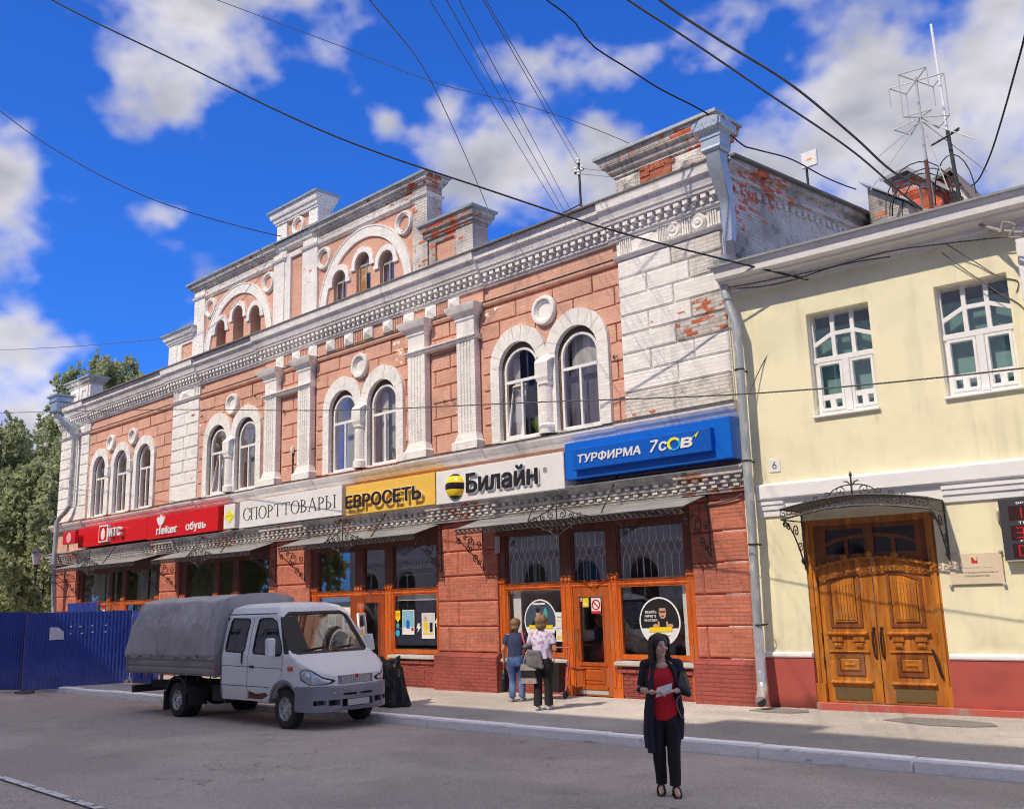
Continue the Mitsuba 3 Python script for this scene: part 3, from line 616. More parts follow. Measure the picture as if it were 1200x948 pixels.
def entab(a, b, z0, z1, y1, worn, par, over=.2):                    # cornice of brick steps under a metal cap
    h = z1 - z0
    put('gable_cornice', MB().rloft([(z0, a - .04, b + .04, G - .06, y1 + .02), (z0 + h * .16, a - .04, b + .04, G - .06, y1 + .02), (z0 + h * .18, a - .08, b + .08, G - .1, y1 + .05), (z0 + h * .5, a - .12, b + .12, G - .14, y1 + .08), (z0 + h * .52, a - .16, b + .16, G - .18, y1 + .1), (z1, a - .2, b + .2, G - .22, y1 + .12)]), worn, par)
    put('metal_cap', MB().rloft([(z1 + .002, a - .24, b + .24, G - .27, y1 + .16), (z1 + .06, a - .25, b + .25, G - .28, y1 + .17), (z1 + .14, a - .1, b + .1, G + .15, y1 - .15)]), 'cap_metal', par)
put('gable_belt', MB().sweepx([(G + .06, 12.66), (G - .0, 12.68), (G - .05, 12.72), (G - .06, 12.78), (G + .06, 12.82)], -29.5, -25.25), 'white_plaster', GW)
put('gable_belt', MB().sweepx([(G + .06, 12.66), (G - .0, 12.68), (G - .05, 12.72), (G - .06, 12.78), (G + .06, 12.82)], -22.8, -18.48), 'white_plaster', GW)
for a, b in ((-29.55, -25.1), (-22.84, -18.43)): put('gable_band', MB().ext(rect(a, b, 12.8, 13.1), G + .0, G + .07), 'white_brick_worn', GW)
entab(-30.26, -25.1, 13.02, 13.26, G + .5, 'white_brick_worn', GW)
entab(-22.8, -17.84, 13.02, 13.26, G + .5, 'white_brick_worn', GW)
entab(-25.06, -22.84, 13.98, 14.36, G + .5, 'white_brick', GW)
put('gable_pier', MB().box(-25.06, -24.5, G - .02, G + .52, 12.8, 14.0), 'white_brick', GW)
put('gable_pier', MB().box(-23.3, -22.84, G - .02, G + .52, 12.8, 14.0), 'white_brick', GW)
put('gable_belt', MB().sweepx([(G + .06, 13.0), (G - .08, 13.08), (G - .1, 13.14), (G - .16, 13.2), (G - .16, 13.28), (G + .06, 13.36)], -25.3, -22.6), 'white_plaster', GW)
put('metal_cap', MB().sweepx([(G + .06, 13.38), (G - .24, 13.29), (G - .24, 13.32), (G + .06, 13.41)], -25.35, -22.5), 'cap_metal', GW)
for a, b, w in ((-32.05, -30.3, 'white_brick'), (-17.8, -16.12, 'white_brick_bare')):
    put('gable_pier', MB().box(a, a + .6, G - .02, G + .52, 10.2, 11.45) if a < -30 else MB().box(b - .62, b, G - .02, G + .52, 10.2, 11.45), 'white_brick' if a < -30 else 'white_brick_worn', GW)
    put('panel_frame', MB().ext(rect(a, b, 10.2, 11.5).difference(rect(a + .92, b - .06, 10.75, 11.3) if a < -30 else rect(a + .25, b - .70, 10.75, 11.28)), G + .0, G + .07), w, GW)
    entab(a + .02, b - .0, 11.42, 11.74, G + .5, w, GW)
mat('old_wood', lambda p, n, uv: C(.34, .32, .29) * (.7 + .5 * fbm(p.x * 20, p.y * 20, p.z * 3, 3)), .8)
mat('rusty_board', lambda p, n, uv: mix(C(.50, .42, .33), C(.36, .13, .03), smoothstep(.35, .6, fbm(p.x * 6, 0, p.z * 2.2, 4))), .8)
# parapet blocks at both ends of the roof edge
PR = put('parapet_block', MB().box(-11.62, -9.1, G - .02, G + .5, 10.3, 11.05), 'white_brick_bare', B, label='crumbling parapet block of bare red brick above the corner')
put('rough_brick', MB().box(-10.95, -10.15, G - .045, G + .1, 10.3, 11.06), 'bare_brick', PR)
put('corbel', MB().rloft([(11.05, -11.66, -9.05, G - .06, G + .54), (11.14, -11.66, -9.05, G - .06, G + .54), (11.15, -11.74, -9.0, G - .12, G + .58), (11.28, -11.78, -8.97, G - .16, G + .6), (11.29, -11.86, -8.93, G - .22, G + .65), (11.48, -11.94, -8.9, G - .28, G + .68)]), 'white_brick_bare', PR)
put('metal_cap', MB().rloft([(11.482, -12.0, -8.86, G - .33, G + .72), (11.55, -12.0, -8.86, G - .33, G + .72), (11.62, -11.7, -9.2, G + .1, G + .4)]), 'cap_metal', PR)
for a, b in ((-11.5, -11.02), (-10.05, -9.45)):
    put('pyramid_stud', MB().add([(a, G - .03, 10.62), (b, G - .03, 10.62), (b, G - .03, 11.0), (a, G - .03, 11.0), ((a + b) / 2, G - .14, 10.8)], [(0, 1, 4), (1, 2, 4), (2, 3, 4), (3, 0, 4)]), 'white_brick_worn', PR)
bare = MB()
for r_ in range(9):
    x = -10.93 + (.13 if r_ % 2 else 0)
    while x < -10.25:
        if rng.random() < .72:
            d_ = rng.uniform(.0, .05); put('brick', MB().brick(x, x + .24, 10.36 + r_ * .078, 10.36 + r_ * .078 + .066, G - .05 - d_, G), 'bare_brick', PR)
        x += .26
PL_ = put('parapet_block', MB().box(-40.75, -38.75, G - .02, G + .5, 10.3, 11.25), 'white_brick', B)
put('corbel', MB().rloft([(11.25, -40.8, -38.7, G - .06, G + .54), (11.36, -40.84, -38.66, G - .1, G + .58), (11.37, -40.9, -38.6, G - .15, G + .62), (11.5, -40.95, -38.55, G - .2, G + .65)]), 'white_brick_worn', PL_)
put('metal_cap', MB().rloft([(11.502, -41.0, -38.5, G - .24, G + .7), (11.56, -41.0, -38.5, G - .24, G + .7), (11.62, -40.7, -38.8, G + .1, G + .4)]), 'cap_metal', PL_)
for a in (-40.6, -39.7):
    put('panel_frame', MB().ext(rect(a, a + .8, 10.5, 11.2).difference(rect(a + .22, a + .58, 10.7, 11.05)), G - .06, G), 'white_brick', PL_)

# ------------------------------------------------------------------ shop fronts
F0 = D + .11
def shopfront(x0, x1, label, wins_, posts, doors, low, top=3.5, base=.72):
    """wins_: (x0, x1) of each glazed bay; posts: (x0, x1); doors: (x0, x1)."""
    t = thing('glazed_screen', label, 'storefront')
    cx = (x0 + x1) / 2; gz = walk_z(cx)
    put('lintel', MB().box(x0, x1, D + .06, D + .3, top - .02, 3.895), 'shade_brown_frame', t)
    zt0, zt1 = 2.27, 2.38
    for a, b in posts:
        P = put('post', MB().box(a, b, F0 - .03, F0 + .09, gz, 2.5), 'orange_wood', t)
        put('upper_post', MB().box(a + .005, b - .005, F0 - .025, F0 + .085, 2.5, top), 'shade_brown_frame', t)  # same post above, with the awning shade painted in as brown
        put('fluting', MB().box(a + (b - a) * .12, a + (b - a) * .38, F0 - .045, F0, gz + .2, 2.34).box(a + (b - a) * .6, a + (b - a) * .88, F0 - .045, F0, gz + .2, 2.34), 'orange_wood', P)
        cp = MB()
        for i in range(3):
            xx = a + (b - a) * (i + .5) / 3; cp.lathe([(0, -.03), ((b - a) / 7, -.02), ((b - a) / 6.2, 0)], (xx, F0 - .045, 2.44), 'y', 10)
        cp.box(a - .02, b + .02, F0 - .05, F0, 2.48, 2.51)
        put('carved_capital', cp, 'orange_wood', P)
    put('transom_rail', MB().sweepx([(F0 + .08, zt0), (F0 - .03, zt0), (F0 - .04, zt0 + .03), (F0 - .02, zt0 + .05), (F0 - .045, zt1 - .02), (F0 + .08, zt1)], x0 + .01, x1 - .01), 'orange_wood', t)
    for a, b in wins_:
        isdoor = any(abs((a + b) / 2 - (c + d) / 2) < .6 and low is not None for c, d in doors)
        U = put('upper_window', MB().ext(rect(a, b, zt1, top).difference(rect(a + .035, b - .035, zt1 + .03, top - .05)), F0 - .005, F0 + .05), 'shade_brown_frame', t)  # brown here carries the awning shade too
        put('pane', MB().add([(a, F0 + .03, zt1), (b, F0 + .03, zt1), (b, F0 + .03, top), (a, F0 + .03, top)], [(0, 1, 2, 3)]), 'glass', U)
        if isdoor: continue
        L = put('shop_window', MB().ext(rect(a, b, base + .1, zt0).difference(rect(a + .04, b - .04, base + .2, zt0 - .03)), F0 - .015, F0 + .05), 'orange_wood', t)
        put('pane', MB().add([(a, F0 + .03, base), (b, F0 + .03, base), (b, F0 + .03, zt0), (a, F0 + .03, zt0)], [(0, 1, 2, 3)]), 'glass', L)
        put('sill', MB().sweepx([(F0 + .1, base - .02), (F0 - .11, base - .02), (F0 - .12, base + .0), (F0 - .11, base + .045), (F0 + .1, base + .11)], a - .14, b + .14), 'sill_grey', t)
        SB = put('low_wall', MB().box(a - .14, b + .14, F0 + .005, F0 + .3, gz - .1, base - .02), 'red_plinth', t)
        z = gz + .06; r_ = 0
        while z < base - .09:
            x = a - .14 - (.13 if r_ % 2 else 0)
            mm = MB()
            while x < b + .14:
                xa, xb = max(x, a - .135), min(x + .255, b + .135)
                if xb - xa > .05: mm.brick(xa, xb - .008, z, z + .066, F0 - .006 - rng.uniform(0, .008) - (.05 if z > base - .17 else 0), F0 + .01)
                x += .26
            put('brick_course', mm, 'red_plinth', SB); z += .074; r_ += 1
    return t, gz
mat('sill_grey', lambda p, n, uv: C(.42, .42, .41) * (.75 + .4 * fbm(p.x * 4, p.y * 4, p.z * 4, 3)), .6)
mat('brass', (.55, .36, .10), .3, metallic=.9)
def door_leaf(t, a, b, gz, zt, xf=None, gx=.17, y=F0):
    """Panelled shop door with glass, a kick panel and a pull handle; xf moves its vertices."""
    xf = xf or (lambda v: v)
    g0 = gz + .68
    leaf = rect(a, b, gz + .02, zt).difference(rect(a + gx, b - gx, g0, zt - .19))
    def P(name, m, mt, par): m.T(xf); return put(name, m, mt, par)
    d = P('door', MB().ext(leaf, y - .02, y + .035, True), 'door_orange', t)
    P('moulding', MB().ext(rect(a + gx - .03, b - gx + .03, g0 - .03, zt - .16).difference(rect(a + gx, b - gx, g0, zt - .19)), y - .035, y).ext(rect(a + gx, b - gx, gz + .26, gz + .58).difference(rect(a + gx + .03, b - gx - .03, gz + .29, gz + .55)), y - .035, y), 'door_orange', d)
    P('panel', MB().chbox(a + gx + .05, b - gx - .05, gz + .31, gz + .53, y - .04, y, .02), 'door_orange', d)
    P('rail', MB().box(a + .1, b - .1, y - .04, y, g0 - .07, g0 - .02), 'door_orange', d); P('rail', MB().box(a + .1, b - .1, y - .045, y, gz + .14, gz + .2), 'door_orange', d)
    P('pane', MB().add([(a + gx, y + .01, g0), (b - gx, y + .01, g0), (b - gx, y + .01, zt - .19), (a + gx, y + .01, zt - .19)], [(0, 1, 2, 3)]), 'glass', d)
    hx = a + gx * .55
    P('handle', MB().tube([(hx, y - .02, gz + .8), (hx, y - .09, gz + .8), (hx, y - .09, gz + 1.36), (hx, y - .02, gz + 1.36)], .013, 8), 'brass', d)
    P('kick_plate', MB().box(a + .1, b - .1, y - .03, y, gz + .05, gz + .13), 'sill_grey', d)
    return d
mat('door_orange', wood_col((.47, .10, .018), (.33, .07, .014), .2), .35, specular=.5)
SF4, g4 = shopfront(-15.36, -10.14, 'orange framed shop front with lattice grilles nearest the corner drainpipe', [(-15.15, -13.5), (-13.2, -12.24), (-11.98, -10.34)], [(-15.36, -15.15), (-13.5, -13.2), (-12.24, -11.98), (-10.34, -10.14)], [(-13.2, -12.24)], 1)
door_leaf(SF4, -13.19, -12.25, g4, 2.26)
SF3, g3 = shopfront(-22.7, -17.35, 'orange framed shop front behind the parked truck with its door ajar', [(-22.38, -20.7), (-20.34, -19.45), (-19.13, -17.46)], [(-22.66, -22.38), (-20.7, -20.34), (-19.45, -19.13), (-17.46, -17.36)], [(-20.3, -19.5)], 1)
def swing(v, hx=-19.47, hy=F0 - .02, ang=math.radians(50)):
    dx, dy = v[:, 0] - hx, v[:, 1] - hy
    return np.c_[hx + dx * math.cos(ang) - dy * math.sin(ang), hy + dx * math.sin(ang) + dy * math.cos(ang), v[:, 2]]
door_leaf(SF3, -20.34, -19.47, g3, 2.26, swing)
SF2, g2 = shopfront(-30.25, -24.75, 'orange framed shop front behind the truck tarpaulin', [(-29.82, -28.05), (-27.74, -26.9), (-26.55, -24.85)], [(-30.2, -29.82), (-28.05, -27.74), (-26.9, -26.55), (-24.85, -24.76)], [(-27.72, -26.92)], 1)
door_leaf(SF2, -27.72, -26.92, g2, 2.26)
SF1, g1 = shopfront(-38.3, -31.55, 'orange framed shop front at the far left above the blue hoarding', [(-38.0, -35.67), (-35.37, -34.58), (-34.24, -31.95)], [(-38.28, -38.0), (-35.67, -35.37), (-34.58, -34.24), (-31.95, -31.6)], [(-35.36, -34.6)], 1)
door_leaf(SF1, -35.36, -34.6, g1, 2.26)
# grilles in the upper panes of the corner shop front
for a, b in ((-15.1, -13.55), (-13.15, -12.3), (-11.93, -10.4)):
    m = MB(); n = int((b - a) / .165)
    for i in range(n + 1):
        x = a + (b - a) * i / n; y = F0 + .12
        m.tube([(x, y, 2.4), (x, y, 2.82)], .008, 5)
        for s in (-1, 1):
            x2 = x + s * (b - a) / n / 2
            if a - .01 <= x2 <= b + .01:
                m.tube([(x, y, 2.82), (x2, y, 3.0), (x, y, 3.18), (x, y, 3.4)], .006, 5)
    put('grille', m, 'grille_white', SF4)
mat('grille_white', (.70, .72, .72), .45)
# shop interiors
for (a, b), sf in zip(((-15.4, -10.1), (-22.7, -17.3), (-30.3, -24.7), (-38.3, -31.5)), (SF4, SF3, SF2, SF1)):
    m = MB(); y1 = 20.0; zf = walk_z((a + b) / 2)
    m.box(a, a + .02, F0 + .12, y1, zf, 3.9).box(b - .02, b, F0 + .12, y1, zf, 3.9).box(a, b, y1, y1 + .02, zf, 3.9).box(a, b, F0 + .12, y1, 3.86, 3.88)
    put('interior', m, 'room_dark', sf)
    put('floor', MB().box(a, b, F0 + .12, y1, zf - .05, zf), 'room_floor', sf)
m = MB()
for k in range(5):
    for x in np.arange(-15.0, -10.6, .42): m.box(x, x + .3, 19.2, 19.7, .3 + .42 * k, .55 + .42 * k)
m.box(-15.1, -10.5, 19.75, 19.8, .1, 2.5)
put('display_shelf', m, 'shelf_goods', SF4)
mat('shelf_goods', lambda p, n, uv: mix(C(.3, .28, .26), C(.12, .16, .2), cell_rand(dr.floor(p.x / .21), dr.floor(p.z / .21))), .6)
put('white_partition', MB().box(-15.08, -14.85, F0 + .14, F0 + .18, .85, 2.24), 'blind', SF4)
put('white_partition', MB().box(-10.56, -10.37, F0 + .14, F0 + .18, .85, 2.24), 'blind', SF4)
put('roller_blind', MB().box(-19.1, -17.48, F0 + .1, F0 + .12, 2.10, 2.26), 'blind', SF3)
put('roller_blind', MB().box(-22.36, -20.72, F0 + .1, F0 + .12, 2.12, 2.26), 'blind', SF3)
put('ceiling_lamp', MB().box(-11.7, -10.9, 17.6, 17.68, 3.2, 3.25), 'tube_light', SF4)
put('ceiling_lamp', MB().box(-10.75, -10.2, 17.9, 17.98, 3.3, 3.35), 'tube_light', SF4)
scene['tube_light'] = two({'type': 'diffuse', 'reflectance': {'type': 'rgb', 'value': [.8, .85, .8]}})
for n_ in ('interior',): pass
m = MB()
for a, b in ((-37.9, -36.8), (-36.7, -35.8), (-34.1, -33.3), (-33.1, -32.1)): m.box(a, b, F0 + .35, F0 + .36, .8, 3.45)
put('curtain', m, 'curtain_pale', SF1)
put('wall_box', MB().chbox(-15.42 + .02, -15.3, 3.1, 3.48, F0 - .12, F0 - .03, .02), 'curtain_pale', SF4)

# ------------------------------------------------------------------ lettering
def text(txt, x0, x1, z0, z1, y, depth=.012, bold=False, slant=0.):
    m = meshkit.text_mesh(txt, 1.0, 1.0, bold)
    v = m.vertices.copy(); lo, hi = v.min(0), v.max(0)
    v = (v - lo) / (hi - lo)
    z = z0 + v[:, 1] * (z1 - z0)
    return MB().add(np.c_[x0 + v[:, 0] * (x1 - x0) + slant * (z - z0), y - v[:, 2] * depth, z], m.faces)
def serif_text(txt, x0, x1, z0, z1, y, depth=.012):
    """Thin old-style serif capitals drawn from stems, hairlines, bowls and serifs."""
    st, hl, sw = .085, .035, .05
    def stem(x, a=0., b=1.): return rect(x - st / 2, x + st / 2, a, b)
    def ser(x, z, w=.26): return rect(x - w / 2, x + w / 2, z - (.0 if z < .5 else .035), z + (.035 if z < .5 else .0))
    def full(x): return unary_union([stem(x), ser(x, 0), ser(x, 1)])
    def oval(cx, cz, rx, rz, tk=.1): return affinity.scale(Point(cx, cz).buffer(1, 32), rx, rz).difference(affinity.scale(Point(cx, cz).buffer(1, 32), rx - tk, rz - hl))
    def bowl(x, zc, rx, rz): return unary_union([oval(x, zc, rx, rz).intersection(rect(x, x + 2, -1, 2))])
    L = {'П': (.86, lambda: unary_union([full(.16), full(.70), rect(.16, .70, 1 - hl, 1)])),
         'О': (.92, lambda: oval(.46, .5, .42, .53)),
         'С': (.80, lambda: unary_union([oval(.46, .5, .42, .53).difference(Polygon([(.5, .5), (1.2, .82), (1.2, .2)])), rect(.76, .79, .66, .98)])),
         'Р': (.68, lambda: unary_union([full(.16), bowl(.16, .73, .44, .27), rect(.1, .2, 1 - hl, 1), ])),
         'Т': (.84, lambda: unary_union([stem(.42), ser(.42, 0), rect(.06, .78, 1 - hl, 1), rect(.06, .09, .80, 1), rect(.75, .78, .80, 1)])),
         'В': (.74, lambda: unary_union([full(.16), bowl(.16, .76, .38, .24), bowl(.16, .27, .48, .27)])),
         'А': (.90, lambda: unary_union([LineString([(.12, 0), (.43, 1.02)]).buffer(.018), LineString([(.43, 1.02), (.76, 0)]).buffer(.045, cap_style=2), rect(.23, .64, .33, .36), ser(.12, 0, .22), ser(.76, 0, .26)])),
         'Ы': (1.02, lambda: unary_union([full(.16), bowl(.16, .27, .42, .27), full(.86)]))}
    x = 0; out = []
    for ch in txt:
        w, fn = L[ch]; out.append(affinity.translate(fn(), x, 0)); x += w
    u = unary_union(out)
    a, b, c, d = u.bounds
    u = affinity.translate(u, -a, -b); u = affinity.scale(u, (x1 - x0) / (c - a), (z1 - z0) / (d - b), origin=(0, 0)); u = affinity.translate(u, x0, z0)
    return MB().ext(u, y - depth, y)
def plain(name, col, rough=.45, **kw): return mat(name, lambda p, n, uv: C(*col) * (1 - .12 * fbm(p.x * 2, p.y * 2, p.z * 2, 4)), rough, **kw)
plain('sign_red', (.62, .012, .014), .3); plain('sign_white', (.76, .76, .76), .35); plain('sign_yellow', (.80, .50, .085), .4)
plain('sign_blue', (.0, .13, .62), .35); plain('sign_blue_deep', (.0, .10, .52), .35); plain('ink_black', (.016, .016, .018), .4); plain('bee_yellow', (.85, .60, .02), .3)
plain('pale_grey', (.45, .45, .46), .5); plain('lemon', (.85, .75, .05), .4); plain('cyan', (.02, .42, .75), .4); plain('gold_shade', (.42, .27, .03), .5)
SY = 15.25
def board(t, x0, x1, z0, z1, y, back, mt, side=None):
    return put('board', MB().chbox(x0, x1, z0, z1, y, back, .012).box(x0 + .01, x1 - .01, back - .01, back, z0 + .01, z1 - .01), mt, t)
def egg(cx, cz, w, h, n=28):
    a = np.linspace(0, 2 * np.pi, n, endpoint=False)
    return Polygon([(cx + w / 2 * math.cos(t) * (1 - .16 * math.sin(t)), cz + h / 2 * math.sin(t)) for t in a])
t = thing('shop_sign', 'red fascia sign with a white egg logo and three white letters', 'sign')
board(t, -37.5, -31.79, 4.44, 5.19, SY, D, 'sign_red')
put('logo_box', MB().ext(rect(-35.42, -34.66, 4.53, 5.14), SY - .11, SY, True), 'sign_white', t)
put('logo', MB().ext(rect(-35.36, -34.74, 4.58, 5.09).difference(egg(-35.05, 4.83, .36, .44)), SY - .122, SY - .1), 'sign_red', t)
put('lettering', text('МТС', -34.58, -33.5, 4.68, 4.99, SY - .08, .08, True), 'sign_white', t)
t = thing('shop_sign', 'red fascia sign with a white leaf logo and shoe shop lettering', 'sign')
board(t, -31.77, -27.06, 4.40, 5.17, SY, D, 'sign_red')
lf = unary_union([affinity.rotate(affinity.scale(Point(0, .15).buffer(1, 16), .075, .16), a, origin=(0, 0)) for a in (0, 42, -42)] + [rect(-.02, .02, -.12, .05)])
put('logo', MB().ext(affinity.translate(affinity.scale(lf, 1.25, 1.15, origin=(0, 0)), -30.78, 4.84), SY - .03, SY), 'sign_white', t)
put('lettering', text('rieker', -31.05, -29.6, 4.52, 4.79, SY, .04, True), 'sign_white', t)
put('lettering', text('обувь', -29.06, -27.78, 4.47, 4.80, SY, .02, True), 'sign_white', t)
t = thing('projecting_sign', 'small red box sign with a pale egg, fixed beside the left drainpipe', 'sign')
put('box', MB().chbox(-38.22, -37.06, 4.6, 5.08, 14.95, 15.08, .02).box(-38.2, -37.08, 15.06, 15.08, 4.62, 5.06), 'sign_red', t)
put('logo', MB().ext(egg(-37.62, 4.84, .42, .38), 14.935, 14.955), 'sign_pink', t)
plain('sign_pink', (.75, .40, .40), .4)
put('bracket', MB().tube([(-37.5, 15.07, 4.95), (-37.5, D + .02, 4.95)], .02, 6).tube([(-37.5, 15.07, 4.7), (-37.5, D + .02, 4.7)], .02, 6), 'black_iron', t)
t = thing('shop_sign', 'small square white sign with a yellow diamond emblem', 'sign')
board(t, -26.70, -26.06, 4.41, 5.16, SY - .01, D, 'sign_white')
dm = Polygon([(-26.35, 4.98), (-26.12, 4.79), (-26.35, 4.60), (-26.58, 4.79)]).buffer(.02).union(rect(-26.62, -26.08, 4.745, 4.835))
put('emblem', MB().ext(dm, SY - .025, SY - .01), 'lemon', t)
put('lettering', text('спорт', -26.55, -26.15, 4.77, 4.81, SY - .025, .004), 'gold_shade', t)
t = thing('shop_sign', 'long white fascia sign with thin serif sporting goods lettering', 'sign')
board(t, -25.8, -20.68, 4.37, 5.17, SY, D, 'sign_white')
put('lettering', serif_text('СПОРТТОВАРЫ', -25.58, -20.92, 4.58, 4.96, SY, .012), 'ink_grey', t)
plain('ink_grey', (.09, .09, .10), .5)
t = thing('shop_sign', 'yellow fascia sign with raised black capital letters', 'sign')
board(t, -20.5, -16.97, 4.33, 5.11, SY, D, 'sign_yellow')
put('lettering', text('ЕВРОСЕТЬ', -20.36, -17.36, 4.50, 4.84, SY - .095, .02, True), 'ink_black', t)
put('lettering_side', text('ЕВРОСЕТЬ', -20.38, -17.34, 4.485, 4.855, SY - .08, .015, True), 'sign_white', t)
t = thing('shop_sign', 'white fascia sign with a black and yellow striped ball', 'sign')
board(t, -16.93, -12.9, 4.31, 5.10, SY, D, 'sign_white')
ball = MB().lathe([(.30 * math.cos(a), .18 * -math.sin(a)) for a in np.linspace(0, np.pi / 2, 12)], (-16.25, SY, 4.69), 'y', 40)
bm = ball.tri()
bm = trimesh.Trimesh(bm.vertices, bm.faces)
put('ball', bm, 'ball_stripes', t, smooth=50)
mat('ball_stripes', lambda p, n, uv: mix(C(.85, .60, .02), C(.012, .012, .012), (lambda s: smoothstep(-.06, .06, dr.sin((p.z - 4.69 + .03 * dr.square(p.x + 16.25) * 8) * 20.5 + 1.5)))(0)), .25)
put('lettering', text('Билайн', -15.83, -13.6, 4.48, 4.96, SY - .045, .02, True), 'ink_black', t)
put('lettering_side', text('Билайн', -15.81, -13.58, 4.455, 4.965, SY - .03, .015, True), 'sign_white', t)
put('lettering', text('®', -13.49, -13.37, 4.70, 4.82, SY, .006), 'ink_grey', t)
t = thing('shop_sign', 'blue fascia sign of a travel agency with white slanted letters', 'sign')
board(t, -12.86, -8.87, 4.475, 5.25, SY, D, 'sign_blue')
put('inner_board', MB().chbox(-12.56, -9.22, 4.64, 5.075, SY - .13, SY, .01), 'sign_blue_deep', t)
put('lettering', text('ТУРФИРМА', -12.42, -10.8, 4.765, 4.955, SY - .13, .02, True, .18), 'sign_white', t)
put('lettering', text('7с', -10.6, -10.2, 4.765, 5.0, SY - .13, .02, True, .2), 'sign_white', t)
put('lettering', text('в', -9.88, -9.62, 4.765, 4.955, SY - .13, .02, True, .2), 'sign_white', t)
ro = affinity.scale(Point(0, 0).buffer(1, 32), .15, .125).difference(affinity.scale(Point(.008, -.008).buffer(1, 32), .10, .085))
ro = affinity.translate(ro, -10.02, 4.868)
put('letter_ring', MB().ext(ro.intersection(Polygon([(-10.3, 5.1), (-9.7, 5.1), (-10.3, 4.6)])), SY - .15, SY - .13), 'lemon', t)
put('letter_ring', MB().ext(ro.difference(Polygon([(-10.3, 5.1), (-9.7, 5.1), (-10.3, 4.6)])), SY - .15, SY - .13), 'cyan', t)
put('arrow', MB().ext(Polygon([(-9.62, 4.93), (-9.44, 5.04), (-9.53, 4.915), (-9.54, 4.955)]), SY - .15, SY - .13), 'lemon', t)
# window posters and stickers
def posterboard(name, label, x0, x1, z0, z1, layers, y=F0 + .012, cat='poster', circ=False):
    t = thing(name, label, cat)
    for i, (shape, mt, nm) in enumerate(layers):
        m = MB(); d = .002 * (i + 1)
        if isinstance(shape, MB): m = shape
        else: m.ext(shape, y - d, y - d + .0015)
        put(nm, m, mt, t)
    return t
plain('skin_print', (.55, .30, .20), .6); plain('poster_navy', (.05, .07, .12), .5); plain('poster_grey', (.58, .60, .62), .5); plain('poster_sky', (.22, .48, .62), .5); plain('poster_white', (.74, .75, .76), .5); plain('orange_print', (.85, .33, .02), .5); plain('print_red', (.6, .02, .03), .5); plain('teal_print', (.05, .35, .36), .5)
for cx, cz, rr, right in ((-14.17, 1.585, .44, False), (-11.04, 1.555, .45, True)):
    disc = affinity.scale(Point(cx, cz).buffer(1, 48), rr, rr * .97); rim = affinity.scale(Point(cx, cz).buffer(1, 48), rr * 1.07, rr * 1.04)
    top = disc.intersection(rect(cx - 1, cx + 1, cz - .13, cz + 1)); 
    ht = rng.random()
    lay = [(rim, 'blind', 'rim'), (disc, 'poster_white', 'sheet'), (top, 'ink_black' if right else 'poster_navy', 'picture')]
    if right:
        hx = cx + .08
        lay += [(unary_union([affinity.scale(Point(hx, cz + .17).buffer(1, 20), .085, .12)]), 'skin_print', 'face'), (affinity.scale(Point(hx, cz + .285).buffer(1, 20), .075, .03).union(rect(hx - .07, hx + .07, cz + .17, cz + .2)).union(affinity.scale(Point(hx, cz + .10).buffer(1, 12), .03, .012)), 'ink_black', 'hair'),
                (unary_union([affinity.scale(Point(hx + s * .17, cz - .08).buffer(1, 12), .07, .035) for s in (-1, 1)]).union(rect(hx - .12, hx - .08, cz - .1, cz)).union(rect(hx + .08, hx + .12, cz - .1, cz)), 'skin_print', 'hands'),
                (Polygon([(cx - .25, cz - .2), (cx - .24, cz - .11), (cx + .29, cz - .10), (cx + .28, cz - .19)]), 'bee_yellow', 'banner'),
                (text('МЕНЯТЬ', cx - .33, cx - .06, cz + .16, cz + .21, F0 + .001, .003, True), 'poster_white', 'lettering'), (text('НИЧЕГО', cx - .34, cx - .07, cz + .08, cz + .13, F0 + .001, .003, True), 'poster_white', 'lettering'), (text('НЕ СТОИТ!', cx - .35, cx - .05, cz + .0, cz + .05, F0 + .001, .003, True), 'poster_white', 'lettering')]
    else:
        lay += [(affinity.scale(Point(cx - .06, cz + .17).buffer(1, 20), .065, .09), 'skin_print', 'face'), (Polygon([(cx - .3, cz - .13), (cx - .2, cz + .02), (cx - .06, cz + .09), (cx + .06, cz + .02), (cx + .1, cz - .13)]), 'ink_black', 'jacket'), (affinity.scale(Point(cx - .06, cz + .23).buffer(1, 20), .07, .045).union(rect(cx - .12, cx - .0, cz + .17, cz + .19)), 'ink_black', 'hair'),
                (affinity.scale(Point(cx + .16, cz + .14).buffer(1, 20), .06, .13), 'teal_print', 'figure'), (rect(cx - .33, cx + .36, cz - .16, cz - .09), 'bee_yellow', 'banner'), (rect(cx - .2, cx + .16, cz + .34, cz + .38), 'poster_white', 'headline')]
    lay += [(rect(cx - .22, cx + .22, cz - .27, cz - .255), 'pale_grey', 'small_print'), (rect(cx - .17, cx + .17, cz - .31, cz - .30), 'pale_grey', 'small_print')]
    posterboard('round_poster', 'round window poster of a man in sunglasses beside three lines of white words' if right else 'round window poster of a suited man and a green figure above a yellow banner', 0, 0, 0, 0, lay)
def sheetposter(label, x0, x1, z0, z1, extra, mt='poster_white'):
    return posterboard('window_poster', label, 0, 0, 0, 0, [(rect(x0, x1, z0, z1), mt, 'sheet')] + extra)
sheetposter('narrow white notice strip with yellow lines beside the round poster on the left', -13.73, -13.52, 1.15, 1.76, [(rect(-13.7, -13.55, 1.57, 1.60), 'bee_yellow', 'line'), (rect(-13.7, -13.56, 1.42, 1.44), 'pale_grey', 'line'), (rect(-13.7, -13.56, 1.65, 1.67), 'pale_grey', 'line'), (rect(-13.7, -13.64, 1.2, 1.28), 'bee_yellow', 'mark'), (rect(-13.61, -13.55, 1.2, 1.28), 'bee_yellow', 'mark')])
